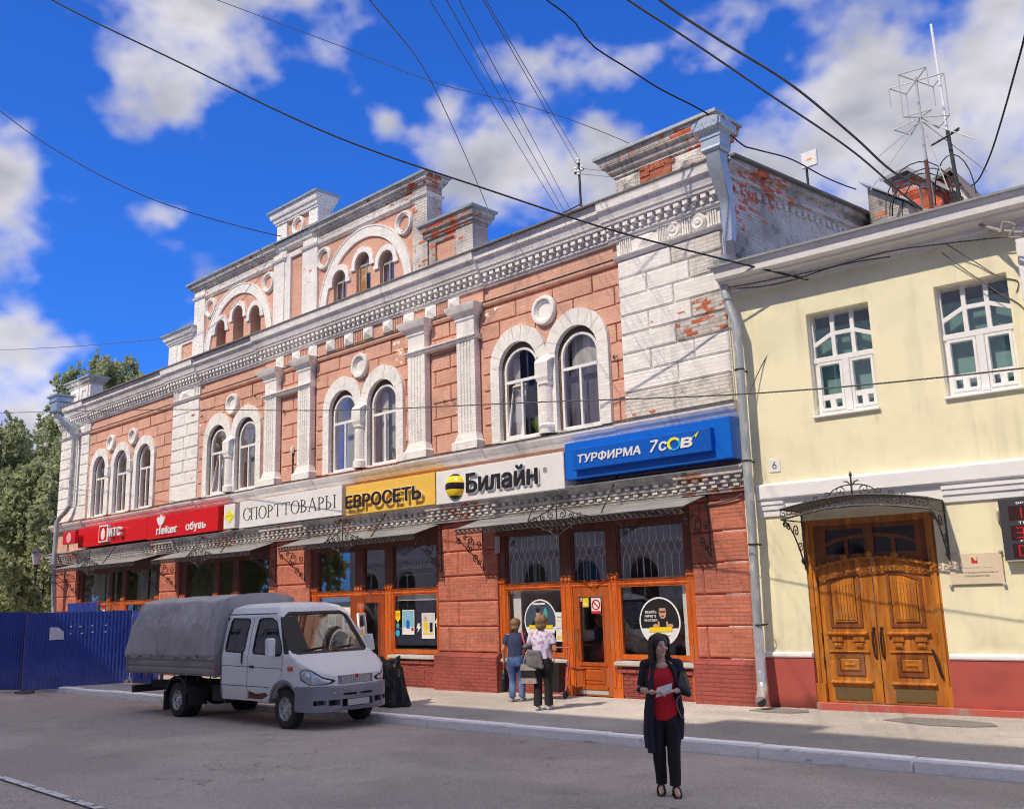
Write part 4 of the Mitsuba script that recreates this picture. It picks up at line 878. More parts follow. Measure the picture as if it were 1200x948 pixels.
sheetposter('pale blue product poster in the window right of the open shop door', -18.82, -18.36, 1.27, 1.87, [(rect(-18.8, -18.38, 1.45, 1.85), 'poster_sky', 'picture'), (rect(-18.66, -18.54, 1.42, 1.62), 'sign_blue', 'device'), (Point(-18.43, 1.40).buffer(.045), 'print_red', 'dot')])
sheetposter('white poster of a woman in a yellow top in the shop window', -18.08, -17.6, 1.18, 1.79, [(rect(-18.05, -17.63, 1.38, 1.77), 'poster_grey', 'picture'), (affinity.scale(Point(-17.93, 1.47).buffer(1, 16), .075, .15), 'bee_yellow', 'dress'), (affinity.scale(Point(-17.94, 1.66).buffer(1, 16), .04, .055), 'skin_print', 'face'), (rect(-17.78, -17.68, 1.34, 1.56), 'ink_black', 'device'), (rect(-18.02, -17.66, 1.29, 1.32), 'bee_yellow', 'line')])
sheetposter('pale poster with a blue device in the window left of the open shop door', -21.32, -20.9, 1.36, 1.97, [(rect(-21.25, -21.1, 1.55, 1.85), 'sign_blue', 'device'), (rect(-21.08, -20.95, 1.55, 1.66), 'bee_yellow', 'mark')])
sheetposter('small poster low in the window behind the truck roof', -21.95, -21.6, 1.45, 1.8, [(rect(-21.92, -21.63, 1.5, 1.72), 'teal_print', 'picture')], 'poster_grey')
t = posterboard('window_sticker', 'yellow shield sticker over a green and a blue round sticker', 0, 0, 0, 0, [(Polygon([(-19.08, 1.86), (-18.9, 1.86), (-18.9, 1.66), (-18.99, 1.57), (-19.08, 1.66)]), 'bee_yellow', 'shield'), (rect(-19.06, -18.92, 1.72, 1.8), 'orange_print', 'line'), (Point(-18.99, 1.49).buffer(.065), 'teal_print', 'disc'), (Point(-18.99, 1.31).buffer(.08), 'cyan', 'disc')], cat='sticker')
bolt = Polygon([(0, .1), (.1, .1), (.06, .03), (.13, .03), (-.02, -.12), (.02, -.02), (-.05, -.02)])
for x, z, l in ((-18.23, 1.44, 'white lightning bolt sticker between the two posters'), (-17.55, 1.56, 'white lightning bolt sticker at the edge of the brick pier')):
    posterboard('window_sticker', l, 0, 0, 0, 0, [(affinity.translate(bolt, x, z), 'poster_white', 'bolt')], cat='sticker')
posterboard('window_sticker', 'white no entry prohibition sticker with a red footer on the shop door', 0, 0, 0, 0, [(rect(-12.72, -12.47, 1.72, 2.04), 'poster_white', 'sheet'), (Point(-12.595, 1.90).buffer(.11).difference(Point(-12.595, 1.90).buffer(.08)).union(LineString([(-12.67, 1.97), (-12.52, 1.83)]).buffer(.015)), 'print_red', 'ring'), (rect(-12.72, -12.47, 1.72, 1.775), 'print_red', 'footer')], y=F0 - .005, cat='sticker')
posterboard('window_sticker', 'square yellow sticker at the top of the shop door glass', 0, 0, 0, 0, [(rect(-12.95, -12.79, 1.86, 2.05), 'bee_yellow', 'sheet'), (rect(-12.93, -12.81, 1.9, 1.93), 'poster_white', 'line')], y=F0 - .005, cat='sticker')
posterboard('window_sticker', 'tiny blue and white sticker in the upper corner of the shop door glass', 0, 0, 0, 0, [(rect(-13.02, -12.97, 1.97, 2.05), 'poster_white', 'sheet'), (rect(-13.01, -12.98, 1.98, 2.02), 'sign_blue', 'mark')], y=F0 - .005, cat='sticker')
t = thing('window_lettering', 'pale web address lettering on the dark upper shop window', 'lettering')
put('line', text('SOVOLET.RU', -18.8, -17.64, 2.88, 2.99, F0 + .028, .002, True), 'pale_cyan', t)
put('line', text('туристическая фирма', -18.8, -17.64, 2.70, 2.76, F0 + .028, .002), 'pale_grey', t)
plain('pale_cyan', (.42, .55, .58), .5)
sheetposter('tall red poster beside the left shop door, above the blue hoarding', -36.2, -35.9, 1.7, 2.34, [(rect(-36.15, -35.95, 1.95, 2.1), 'poster_white', 'print')], 'print_red')
sheetposter('narrow green and yellow poster next to the tall red one', -35.86, -35.7, 1.7, 2.36, [(rect(-35.86, -35.7, 2.36, 2.5), 'bee_yellow', 'head')], 'teal_print')

# ------------------------------------------------------------------ awnings with wrought ironwork
def spiral(cx, cz, r0, r1, a0, turns, n=22):
    s = np.linspace(0, 1, n); a = a0 + turns * 2 * np.pi * s; r = r0 + (r1 - r0) * s
    return np.c_[cx + r * np.cos(a), cz + r * np.sin(a)]
def scroll(m, p2, plane, off, r=.008):
    """2D polyline in the awning's front plane ('x', at y = off) or side plane ('y', at x = off)."""
    p2 = np.asarray(p2)
    m.tube(np.c_[p2[:, 0], np.full(len(p2), off), p2[:, 1]] if plane == 'x' else np.c_[np.full(len(p2), off), p2[:, 0], p2[:, 1]], r, 5)
def awning(x0, x1, label, zw=3.895, zf=3.63, yf=14.77, rods=(), crest=None):
    t = thing('metal_awning', label, 'awning', None)
    put('sheet', MB().add([(x0, D + .0, zw), (x1, D + .0, zw), (x1, yf, zf), (x0, yf, zf), (x0, D, zw + .012), (x1, D, zw + .012), (x1, yf - .01, zf + .012), (x0, yf - .01, zf + .012)], [(4, 5, 6, 7), (3, 2, 6, 7), (0, 3, 7, 4), (1, 2, 6, 5), (0, 1, 2, 3)]), 'awning_metal', t)
    fr = MB().box(x0, x1, yf - .012, yf + .012, zf - .02, zf - .002).box(x0, x1, yf - .01, yf + .01, zf - .125, zf - .108)
    n = int(round((x1 - x0) / .14)); w = (x1 - x0) / n
    for i in range(n):
        c = x0 + (i + .5) * w; z = zf - .064
        fr.ext(Polygon([(c - w / 2, z + .045), (c - .02, z + .045), (c + w / 2, z - .02), (c + w / 2, z - .045), (c + .02, z - .045), (c - w / 2, z + .02)]).difference(Point(c, z).buffer(.014, 4)), yf - .006, yf + .006, True)
    put('fringe', fr, 'black_iron', t)
    fm = MB()
    for x in np.linspace(x0 + .02, x1 - .02, 5): fm.tube([(x, D, zw - .015), (x, yf, zf - .015)], .014, 5)
    fm.tube([(x0, D, zw - .02), (x1, D, zw - .02)], .014, 5)
    put('frame', fm, 'black_iron', t)
    for x in (x0 + .01, x1 - .01):
        s = MB()
        s.tube([(x, D - .01, zw - .02), (x, D - .01, 2.72)], .012, 5).tube([(x, D - .01, 3.62), (x, yf, zf - .1)], .009, 5)
        pts = [(yf + .02, zf - .14), (yf + .09, zf - .22), (yf + .2, zf - .3), (D - .42, zf - .5), (D - .2, 3.0), (D - .05, 2.76)]
        q = np.array(pts); tt = np.linspace(0, len(q) - 1, 26); s.tube(np.c_[np.full(26, x), np.interp(tt, range(len(q)), q[:, 0]), np.interp(tt, range(len(q)), q[:, 1])], .011, 5)
        for cy, cz, r, a0, tn in ((yf + .1, zf - .26, .07, .3, 1.4), (yf + .3, zf - .17, .06, 2, -1.3), (D - .42, zf - .22, .09, 1.0, 1.2), (D - .42, zf - .42, .10, 4, -1.3), (D - .24, zf - .62, .09, 2.2, 1.4), (D - .14, zf - .30, .08, 0, -1.3), (D - .12, 2.9, .07, 1.6, 1.4)): scroll(s, spiral(cy, cz, .015, r, a0, tn), 'y', x, .013)
        th = np.linspace(0, 2 * np.pi, 16); s.tube(np.c_[np.full(16, x), D - .38 + .09 * np.cos(th), zf - .32 + .13 * np.sin(th)], .01, 5)
        put('scroll_bracket', s, 'black_iron', t)
    c = crest if crest is not None else (x0 + x1) / 2
    s = MB(); y = yf - .022
    for sg in (-1, 1):
        for dx, dz, r, a0, tn in ((.16, .10, .09, -.6, 1.3), (.38, .06, .075, -.4, 1.3), (.58, .05, .06, -.3, 1.2), (.14, -.17, .08, .6, -1.3), (.34, -.15, .065, .4, -1.2)):
            q = spiral(0, 0, .012, r, a0, tn); scroll(s, np.c_[c + sg * (dx + q[:, 0]), zf + dz + q[:, 1]], 'x', y, .013)
        a = np.linspace(0, 1, 14); scroll(s, np.c_[c + sg * (.05 + .75 * a), zf + .26 * (1 - a) ** 1.4 + .02], 'x', y, .013); scroll(s, np.c_[c + sg * (.04 + .5 * a), zf - .12 - .2 * (1 - a) ** 1.4], 'x', y, .013)
    s.tube([(c, y, zf - .36), (c, y, zf + .40)], .012, 6); s.lathe([(0, .0), (.02, .03), (.012, .06), (.02, .09), (0, .16)], (c, y, zf + .3), 'z', 8); s.lathe([(0, -.05), (.022, -.02), (0, .02)], (c, y, zf - .34), 'z', 8)
    put('crest', s, 'black_iron', t)
    for (xt, zt), xb in rods: put('rod', MB().tube([(xt, D - .08, zt), (xb, yf + .12, zf + .05)], .016, 6), 'black_iron', t)
    return t
awning(-15.78, -9.69, 'grey sheet awning over the corner shop front, below the blue sign', rods=(((-13.95, 4.34), -13.64), ((-11.72, 4.5), -11.68)), crest=-12.72)
awning(-22.92, -17.18, 'grey sheet awning over the open door, below the yellow sign', rods=(((-20.92, 4.48), -20.85), ((-19.03, 4.47), -18.97)), crest=-19.95)
awning(-30.41, -24.36, 'grey sheet awning behind the truck tarpaulin, below the shoe shop sign', rods=(((-28.2, 4.5), -28.2), ((-26.2, 4.5), -26.22)), crest=-27.25)
awning(-38.42, -31.67, 'grey sheet awning farthest left, over the blue hoarding', zf=3.66, rods=(((-36.6, 4.5), -36.6), ((-34.4, 4.6), -34.4)), crest=-35.15)
# ------------------------------------------------------------------ drainpipes, roof things
t = thing('drainpipe', 'galvanised drainpipe with crowned hopper between the brick and yellow buildings', 'drainpipe')
h = put('hopper', MB().rloft([(10.36, -8.88, -8.5, 15.02, 15.36), (10.41, -8.91, -8.47, 14.99, 15.38), (10.46, -8.9, -8.48, 15.0, 15.37), (10.60, -8.9, -8.48, 15.0, 15.37), (10.62, -8.92, -8.46, 14.98, 15.39), (10.70, -8.92, -8.46, 14.98, 15.39), (10.75, -9.0, -8.38, 14.90, 15.45), (10.79, -9.02, -8.36, 14.88, 15.47)]), 'galvanised', t)
cr = MB()
for i in range(7):
    x = -9.0 + i * .09; cr.ext(Polygon([(x, 10.79), (x + .08, 10.79), (x + .095, 10.93), (x + .04, 10.97), (x - .015, 10.93)]).difference(Point(x + .04, 10.87).buffer(.02)), 14.88, 14.886, True)
cr.ext(Polygon([(-8.98, 10.935), (-8.4, 10.935), (-8.5, 10.99), (-8.69, 11.02), (-8.88, 10.99)]), 14.88, 14.886, True)
put('crown', cr, 'galvanised', h)
cr2 = MB(); cr2.box(-8.37, -8.362, 14.9, 15.45, 10.79, 10.9); cr2.lathe([(0, 0), (.09, .0), (.09, .01), (0, .01)], (-8.368, 15.18, 10.9), 'x', 16)
put('crown', cr2, 'galvanised', h)
put('spout', MB().rloft([(10.37, -8.84, -8.54, 15.04, 15.32), (10.1, -8.84, -8.54, 15.08, 15.34), (9.75, -8.81, -8.54, 15.2, 15.44), (9.45, -8.77, -8.55, 15.31, 15.5), (9.28, -8.76, -8.56, 15.33, 15.51), (8.95, -8.76, -8.56, 15.33, 15.52), (8.62, -8.74, -8.58, 15.34, 15.5)]), 'galvanised', t, smooth=40)
put('hopper', MB().lathe([(.06, 8.02), (.085, 8.1), (.18, 8.26), (.185, 8.33), (.17, 8.33), (.06, 8.1)], (-8.86, 15.40, 0), 'z', 20), 'pipe_grey', t)
pp = [(-8.86, 15.40, 8.1), (-8.86, 15.40, 7.72), (-8.78, 15.38, 7.4), (-8.66, 15.38, 6.98), (-8.65, 15.38, 6.5)]
put('pipe', MB().tube(pp, .085, 14), 'pipe_grey', t, smooth=40)
put('pipe', MB().tube([(-8.65, 15.38, 6.55), (-8.66, 15.38, 4.4), (-8.66, 15.38, 3.2)], .083, 14), 'pipe_grey', t, smooth=40)
put('pipe', MB().tube([(-8.66, 15.38, 3.25), (-8.70, 15.38, 1.4)], .08, 14), 'pipe_grey', t, smooth=40)
put('pipe', MB().tube([(-8.70, 15.38, 1.45), (-8.69, 15.36, 1.0), (-8.67, 15.33, .55), (-8.64, 15.28, .42), (-8.58, 15.12, .30), (-8.55, 15.04, .25)], [.085, .09, .095, .1, .1, .105], 14), 'dented_silver', t, smooth=40, label='dented shiny lower elbow of the drainpipe')
mat('dented_silver', (.62, .62, .62), .3, lambda p, n, uv: fbm(p.x * 9, p.y * 9, p.z * 5, 3), .03, metallic=.6)
put('pipe_mouth', MB().lathe([(0, 0), (.09, 0)], (-8.548, 15.03, .246), 'y', 14), 'ink_black', t)
for z in (7.9, 6.1, 4.4, 2.9, 1.5): put('clamp', MB().lathe([(.085, -.015), (.095, -.015), (.095, .015), (.085, .015)], (-8.66 if z < 7 else -8.86, 15.38, z), 'z', 14).box(-8.67 if z < 7 else -8.87, -8.65 if z < 7 else -8.85, 15.46, 15.66, z - .015, z + .015), 'black_iron', t)
t = thing('drainpipe', 'galvanised drainpipe with square hopper at the far left corner', 'drainpipe')
put('hopper', MB().rloft([(10.1, -40.3, -39.75, 15.0, 15.5), (10.18, -40.35, -39.7, 14.95, 15.55), (10.5, -40.35, -39.7, 14.95, 15.55), (10.55, -40.4, -39.65, 14.9, 15.6), (10.72, -40.4, -39.65, 14.9, 15.6), (10.76, -40.5, -39.55, 14.82, 15.66), (10.82, -40.5, -39.55, 14.82, 15.66)]), 'galvanised', t)
put('spout', MB().rloft([(10.1, -40.25, -39.8, 15.03, 15.45), (9.9, -40.1, -39.65, 15.1, 15.45), (9.45, -39.25, -38.85, 15.2, 15.5), (9.28, -39.02, -38.7, 15.25, 15.52), (8.9, -38.95, -38.72, 15.3, 15.5)]), 'galvanised', t, smooth=40)
put('pipe', MB().tube([(-38.84, 15.4, 8.95), (-38.84, 15.4, 7), (-38.86, 15.4, 6.15)], .095, 12), 'pipe_grey', t, smooth=40)
put('pipe', MB().tube([(-38.86, 15.4, 6.2), (-39.1, 15.35, 5.98), (-39.5, 15.3, 5.78), (-39.58, 15.22, 5.6), (-39.58, 15.2, 4.0)], .095, 12), 'pipe_grey', t, smooth=40)
put('pipe', MB().tube([(-39.58, 15.2, 4.05), (-39.5, 15.3, 2), (-39.45, 15.3, .0)], .09, 12), 'pipe_grey', t, smooth=40)
t = thing('roof_mast', 'short dark mast with white insulators standing on the roof edge', 'mast')
put('pole', MB().tube([(-13.1, 16.5, 10.5), (-13.11, 16.5, 12.2)], .03, 8), 'black_iron', t)
for dz, dx in ((12.2, 0), (12.0, -.09), (11.98, .1), (11.9, .0)): put('insulator', MB().lathe([(0, -.06), (.045, -.05), (.03, 0), (.05, .02), (.02, .07), (0, .08)], (-13.11 + dx, 16.47, dz), 'z', 10), 'pvc', t)
put('crossbar', MB().tube([(-13.25, 16.5, 11.93), (-12.97, 16.5, 11.95)], .018, 6), 'black_iron', t)
put('stay', MB().tube([(-13.1, 16.5, 11.12), (-13.95, 16.0, 10.72)], .018, 5).tube([(-13.1, 16.5, 11.1), (-12.7, 16.3, 10.75)], .015, 5), 'black_iron', t)
# brick roof structures behind the yellow roof
t = thing('roof_chimney', 'low flaking brick chimney with a sloping tin cover', 'chimney')
put('stack', MB().add([(-8.75, 22.5, 10.3), (-7.75, 22.5, 10.3), (-7.75, 23.3, 10.3), (-8.75, 23.3, 10.3), (-8.7, 22.5, 11.9), (-7.78, 22.5, 11.2), (-7.78, 23.3, 11.2), (-8.7, 23.3, 11.9)], [(0, 1, 5, 4), (1, 2, 6, 5), (2, 3, 7, 6), (3, 0, 4, 7), (4, 5, 6, 7)]), 'white_brick_bare', t)
put('cover', MB().add([(-8.82, 22.3, 12.02), (-7.6, 22.3, 11.12), (-7.6, 23.4, 11.12), (-8.82, 23.4, 12.02), (-8.82, 22.3, 12.07), (-7.6, 22.3, 11.17), (-7.6, 23.4, 11.17), (-8.82, 23.4, 12.07)], [(0, 1, 2, 3), (4, 5, 6, 7), (0, 1, 5, 4), (1, 2, 6, 5), (0, 3, 7, 4)]), 'cap_metal', t)
t = thing('roof_chimney', 'big brick chimney under the antenna with tin ridge', 'chimney')
put('stack', MB().box(-9.0, -7.75, 25, 26.2, 10.2, 12.55), 'bare_brick_white', t)
mat('bare_brick_white', painted((.60, .56, .52), dirt=.4, joint=.7, peel=.72, redo=(.45, .10, .05)), .85, brick_bump(1.), .011)
put('cover', MB().add([(-9.2, 24.7, 13.0), (-8.45, 24.7, 13.12), (-7.4, 24.7, 12.15), (-9.2, 26.4, 13.0), (-8.45, 26.4, 13.12), (-7.4, 26.4, 12.15), (-9.2, 24.7, 12.9), (-8.45, 24.7, 13.0), (-7.4, 24.7, 12.03)], [(0, 1, 4, 3), (1, 2, 5, 4), (6, 7, 1, 0), (7, 8, 2, 1)]), 'roof_metal', t)
put('gable', MB().ext(Polygon([(-9.0, 12.5), (-7.72, 12.5), (-7.75, 12.3), (-8.45, 13.02), (-9.0, 12.9)]), 24.98, 25.4), 'white_brick_bare', t)
t = thing('roof_dormer', 'white dormer with dark tin roof behind the antenna', 'dormer')
put('wall', MB().ext(Polygon([(-8.1, 11.0), (-7.0, 11.0), (-7.0, 11.9), (-7.55, 12.85), (-8.1, 12.75)]), 25.6, 27), 'white_brick_worn', t)
put('roof', MB().add([(-8.25, 25.3, 12.72), (-7.55, 25.3, 12.98), (-6.85, 25.3, 11.7), (-8.25, 27.2, 12.72), (-7.55, 27.2, 12.98), (-6.85, 27.2, 11.7), (-8.25, 25.3, 12.64), (-7.55, 25.3, 12.88), (-6.95, 25.3, 11.66)], [(0, 1, 4, 3), (1, 2, 5, 4), (0, 1, 7, 6), (1, 2, 8, 7)]), 'roof_edge', t)
t = thing('roof_antenna', 'ring shaped dipole antenna on a rusty mast with stay wires', 'antenna')
put('mast', MB().tube([(-7.07, 22, 10.7), (-7.07, 22, 11.9)], .045, 8), 'rusty_iron', t)
mat('rusty_iron', lambda p, n, uv: mix(C(.16, .05, .035), C(.08, .05, .045), fbm(p.x * 9, p.y * 9, p.z * 6, 3)), .8)
put('mast', MB().tube([(-7.07, 22, 11.85), (-7.07, 22, 14.05)], .032, 8), 'steel_pale', t)
m = MB()
for z in (13.95, 13.0):
    for i in range(6):
        a = math.radians(60 * i + 12); b = math.radians(60 * i + 72)
        p, q = (-7.07 + .62 * math.cos(a), 22 + .62 * math.sin(a), z - .14 * (z < 13.5)), (-7.07 + .62 * math.cos(b), 22 + .62 * math.sin(b), z - .14 * (z < 13.5))
        m.tube([(-7.07, 22, z), p], .014, 5)
        if i % 2 == 0: m.tube([p, q], .013, 5)
for i in range(6):
    a = math.radians(60 * i + 12); m.tube([(-7.07 + .62 * math.cos(a), 22 + .62 * math.sin(a), 13.95), (-7.07 + .62 * math.cos(a), 22 + .62 * math.sin(a), 13.45 if i % 2 else 12.86)], .013, 5)
put('dipole_ring', m, 'steel_pale', t)
m = MB()
for e in ((-5.85, 21.6, 11.85), (-8.0, 21.6, 12.2), (-7.9, 20.6, 11.0), (-7.3, 23, 10.9), (-6.5, 21.5, 10.8), (-6.0, 22.8, 11.5)): m.tube([(-7.07, 22, 12.92), e], .014, 5)
put('stay', m, 'steel_pale', t)
m = MB()
for k in range(5):
    a = np.linspace(0, np.pi, 12); c = rng.uniform(-.5, .6); w = rng.uniform(.4, .8)
    m.tube(np.c_[-7.0 + c + w * np.cos(a), np.full(12, 22.1 + .1 * k), 10.9 + rng.uniform(.5, 1.3) * np.sin(a)], .015, 5)
put('loose_cable', m, 'cable_black', t)
t = thing('roof_antenna', 'tall thin white rod antenna on a dark pole', 'antenna')
put('rod', MB().tube([(-6.66, 22.3, 15.4), (-6.60, 22.3, 12.5)], .03, 8), 'pvc', t)
put('pole', MB().tube([(-6.60, 22.3, 12.6), (-6.52, 22.3, 10.6)], .045, 8), 'black_iron', t)
put('arm', MB().tube([(-7.0, 22.2, 12.3), (-6.35, 22.3, 12.52)], .025, 6).tube([(-6.45, 22.1, 12.4), (-6.35, 22.3, 12.55)], .03, 6), 'black_iron', t)
t = thing('roof_antenna', 'small white square panel antenna on a thin pole', 'antenna')
put('pole', MB().tube([(-9.05, 19.9, 10.6), (-9.05, 19.9, 12.0)], .03, 6), 'black_iron', t)
put('panel', MB().chbox(-9.12, -8.74, 11.68, 12.06, 19.8, 19.86, .012).box(-9.1, -8.76, 19.86, 19.88, 11.7, 12.04), 'sign_white', t)
put('emblem', MB().ext(rect(-8.98, -8.86, 11.84, 11.88), 19.794, 19.8), 'orange_print', t)
# overhead cables
WIRES = dict(
    A=[[-20.19, 6.0, 15.6], [-19.37, 6.62, 14.88], [-17.19, 8.28, 13.23], [-14.3, 10.48, 11.12], [-11.88, 12.32, 9.75], [-10.09, 13.68, 8.79], [-8.59, 14.82, 8.12], [-7.17, 15.95, 7.53]],
    B=[[-32.77, 9.0, 19.3], [-32.05, 9.62, 18.46], [-30.64, 10.82, 17.04], [-27.96, 13.11, 15.02], [-26.23, 14.58, 14.15], [-24.75, 15.85, 13.55]],
    C1=[[-9.39, 13.0, 13.24], [-9.26, 13.35, 13.08], [-8.85, 14.54, 12.67], [-8.16, 16.5, 11.92], [-7.42, 18.64, 11.11], [-6.9, 20.12, 10.3], [-6.77, 20.5, 10.13]],
    C2=[[-8.63, 13.0, 12.86], [-8.55, 13.33, 12.72], [-8.23, 14.74, 12.41], [-7.8, 16.56, 12.08], [-7.34, 18.54, 11.4], [-7.02, 19.93, 10.86], [-6.84, 20.7, 10.78]],
    D=[[-10.42, 12.0, 13.22], [-10.3, 12.21, 13.05], [-10.03, 12.67, 12.69], [-9.89, 12.92, 12.28], [-9.76, 13.13, 12.11], [-9.51, 13.57, 11.86], [-9.2, 14.08, 11.53], [-8.63, 15.06, 11.05], [-8.43, 15.4, 10.7], [-8.46, 15.82, 10.67], [-8.49, 16.39, 10.79], [-8.59, 18.28, 11.21], [-8.68, 19.93, 11.39], [-8.79, 22.0, 11.74]],
    E=[[-3.19, 15.5, 10.8], [-3.38, 15.92, 10.7], [-3.77, 16.76, 10.61], [-4.17, 17.65, 10.56], [-4.86, 19.16, 10.5], [-5.59, 20.78, 10.64], [-6.15, 22.0, 10.95]],
    H=[[-41.23, 13.0, 10.04], [-25.97, 13.0, 7.78], [-17.02, 13.0, 6.37], [-11.36, 13.0, 5.63], [-7.38, 13.0, 5.1], [-5.53, 13.0, 4.91], [-3.26, 13.0, 4.75]],
    I=[[-49.89, 15.5, 14.83], [-39.62, 15.92, 13.04], [-32.0, 16.2, 11.85]],
    L=[[-7.8, 6.0, 8.95], [-10.52, 9.43, 10.43], [-12.87, 12.39, 11.12], [-15.97, 16.3, 11.84]],
    M=[[-17.23, 9.0, 15.05], [-15.34, 11.23, 13.94], [-13.91, 12.92, 13.09], [-12.7, 14.34, 12.64], [-11.12, 16.2, 11.7]],
    Y=[[-7.17, 15.95, 7.53], [-7.78, 15.88, 7.02], [-8.56, 15.5, 5.66]])
from scipy.interpolate import PchipInterpolator
def smooth_path(p, n=40):
    p = np.asarray(p, float); s = np.r_[0, np.cumsum(np.linalg.norm(np.diff(p, axis=0), axis=1))]
    return PchipInterpolator(s, p)(np.linspace(0, s[-1], n))
def extend(p, d):                                                   # on beyond the frame, the way the cable runs
    p = [list(q) for q in p]; a = np.array(p[0]) - np.array(p[1]); a = a / np.linalg.norm(a); return [list(np.array(p[0]) + a * d)] + p
for kk, r, mt, lab, ex in (('A', .018, 'cable_black', 'long black cable sagging across the sky to a hook on the yellow wall', 6), ('B', .016, 'cable_black', 'black cable sagging from the left edge to the roof gable', 5), ('C1', .022, 'cable_grey', 'lower of the two thick grey cables rising to the chimney', 3),
                       ('C2', .026, 'cable_grey', 'upper of the two thick grey cables rising to the chimney', 3), ('D', .016, 'cable_black', 'wavy black cable passing over the crowned hopper', 3), ('E', .018, 'cable_black', 'black cable hanging at the upper right edge down to the antenna mast', 3),
                       ('H', .012, 'cable_grey', 'thin wire strung level across both facades below the upper windows', 4), ('I', .012, 'cable_grey', 'thin wire reaching the left shoulder of the gable', 4), ('L', .008, 'cable_grey', 'hair-thin wire dropping to the right shoulder of the gable', 4), ('M', .008, 'cable_grey', 'faint wire crossing the blue sky above the gable', 4), ('Y', .01, 'cable_grey', 'thin wire slanting down the yellow wall from the hook', 0)):
    p = WIRES[kk] if not ex else extend(WIRES[kk], ex)
    k = key('overhead_cable'); scene[k] = mikit.ply(MB().tube(smooth_path(p, 48), r, 7).tri(), mt, smooth=40); labels[k] = {'label': lab, 'category': 'cable'}
k = key('overhead_cable'); labels[k] = {'label': 'bundle of hair-thin wires fanning up from the roof mast', 'category': 'cable'}
m = MB()
for a, b in (((-6.89, 7.0, 8.92), (-13.17, 16.5, 12.14)), ((-6.85, 7.0, 8.90), (-13.06, 16.5, 12.21)), ((-7.82, 7.0, 9.39), (-13.65, 16.5, 10.9)), ((-7.51, 7.0, 9.23), (-13.52, 16.5, 10.9)), ((-7.29, 7.0, 9.12), (-13.34, 16.5, 10.9)), ((-13.17, 16.5, 12.06), (-12.0, 16.4, 11.5)), ((-13.18, 16.5, 11.91), (-12.0, 16.4, 11.38))):
    a, b = np.array(a), np.array(b)
    if a[1] < 10: a = a + (a - b) * .3
    m.tube([a, a * .66 + b * .34, a * .33 + b * .67, b], .006, 5)
scene[k] = mikit.ply(m.tri(), 'cable_grey')
k = key('overhead_cable'); labels[k] = {'label': 'pair of pale cables looping from the chimney over the yellow cornice', 'category': 'cable'}
scene[k] = mikit.ply(MB().tube(smooth_path([(-6.84, 20.7, 10.78), (-6.9, 20.9, 10.3), (-6.5, 20.2, 9.9), (-5.3, 18.0, 8.85), (-4.1, 15.6, 7.55), (-3.7, 15.5, 7.35)]), .028, 7).tube(smooth_path([(-6.77, 20.5, 10.13), (-6.0, 19, 9.4), (-4.6, 16.5, 8.0), (-4.0, 15.5, 7.45)]), .025, 7).tube(smooth_path([(-4.0, 15.5, 7.45), (-3.95, 15.5, 7.6), (-3.8, 15.5, 7.5), (-3.9, 15.5, 7.35), (-3.6, 15.55, 7.3)]), .016, 6).tri(), 'cable_pale', smooth=40)

# ------------------------------------------------------------------ yellow building (its own frame: s along the wall, t into it)
YA = math.atan(.08); YO = (-8.93, 15.66)
def yl(v):
    c, s = math.cos(YA), math.sin(YA)
    return np.c_[YO[0] + v[:, 0] * c - v[:, 1] * s, YO[1] + v[:, 0] * s + v[:, 1] * c, v[:, 2]]
YB = thing('yellow_building', 'plain yellow rendered building with white window frames and double wooden door', 'building')
def yput(name, m, mt, parent=None, smooth=False, **lab): m.T(yl); return put(name, m, mt, parent, smooth, **lab)
YW = [(1.47, 2.59), (3.68, 4.79)]
yholes = unary_union([rect(a, b, 5.08, 6.97) for a, b in YW] + [rect(1.06, 3.25, -.2, 3.27)])
yput('wall', MB().ext(rect(.0, 16, -.3, 8.0).difference(yholes), 0, .45), 'yellow_plaster', YB)
yput('side_wall', MB().box(.0, .3, .46, 9, -.3, 7.8), 'yellow_plaster', YB)
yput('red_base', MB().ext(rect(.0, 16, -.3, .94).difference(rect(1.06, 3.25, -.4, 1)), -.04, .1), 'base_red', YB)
yput('base_moulding', MB().sweepx([(.01, .93), (-.06, .94), (-.075, .96), (-.075, 1.0), (-.05, 1.02), (.01, 1.035)], .0, 1.05), 'trim_white', YB)
yput('base_moulding', MB().sweepx([(.01, .93), (-.06, .94), (-.075, .96), (-.075, 1.0), (-.05, 1.02), (.01, 1.035)], 3.27, 16), 'trim_white', YB)
yput('door_step', MB().box(1.1, 16, -.17, .02, -.1, .215), 'step_red', YB)
yput('band', MB().sweepx([(.02, 3.69), (-.10, 3.69), (-.13, 3.71), (-.13, 3.93), (-.11, 3.95), (.02, 3.99)], .3, 16), 'trim_white', YB)
yput('band_frieze', MB().box(.3, 16, -.03, .02, 3.42, 3.69), 'trim_white', YB)
for a, b in ((.3, .78), (3.45, 16)):
    yput('moulding', MB().sweepx([(.0, 3.385), (-.045, 3.39), (-.05, 3.50), (-.08, 3.505), (-.085, 3.59), (-.11, 3.595), (-.11, 3.65), (-.02, 3.66)], a, b), 'trim_white', YB)
cor = [(.02, 7.62), (-.05, 7.62), (-.07, 7.68), (-.12, 7.70), (-.13, 7.76), (-.36, 7.80), (-.37, 7.84), (-.52, 7.86), (-.53, 7.98), (-.57, 8.04), (-.58, 8.07), (.02, 8.07)]
yput('cornice', MB().sweepx(cor, -.02, 16), 'trim_cornice', YB)
mat('trim_cornice', lambda p, n, uv: C(.76, .75, .74) * (1 - .22 * fbm(p.x * 2.5, p.y * 2.5, p.z * 2.5, 4)), .75, lambda p, n, uv: fbm(p.x * 9, p.y * 9, p.z * 9, 3), .006)
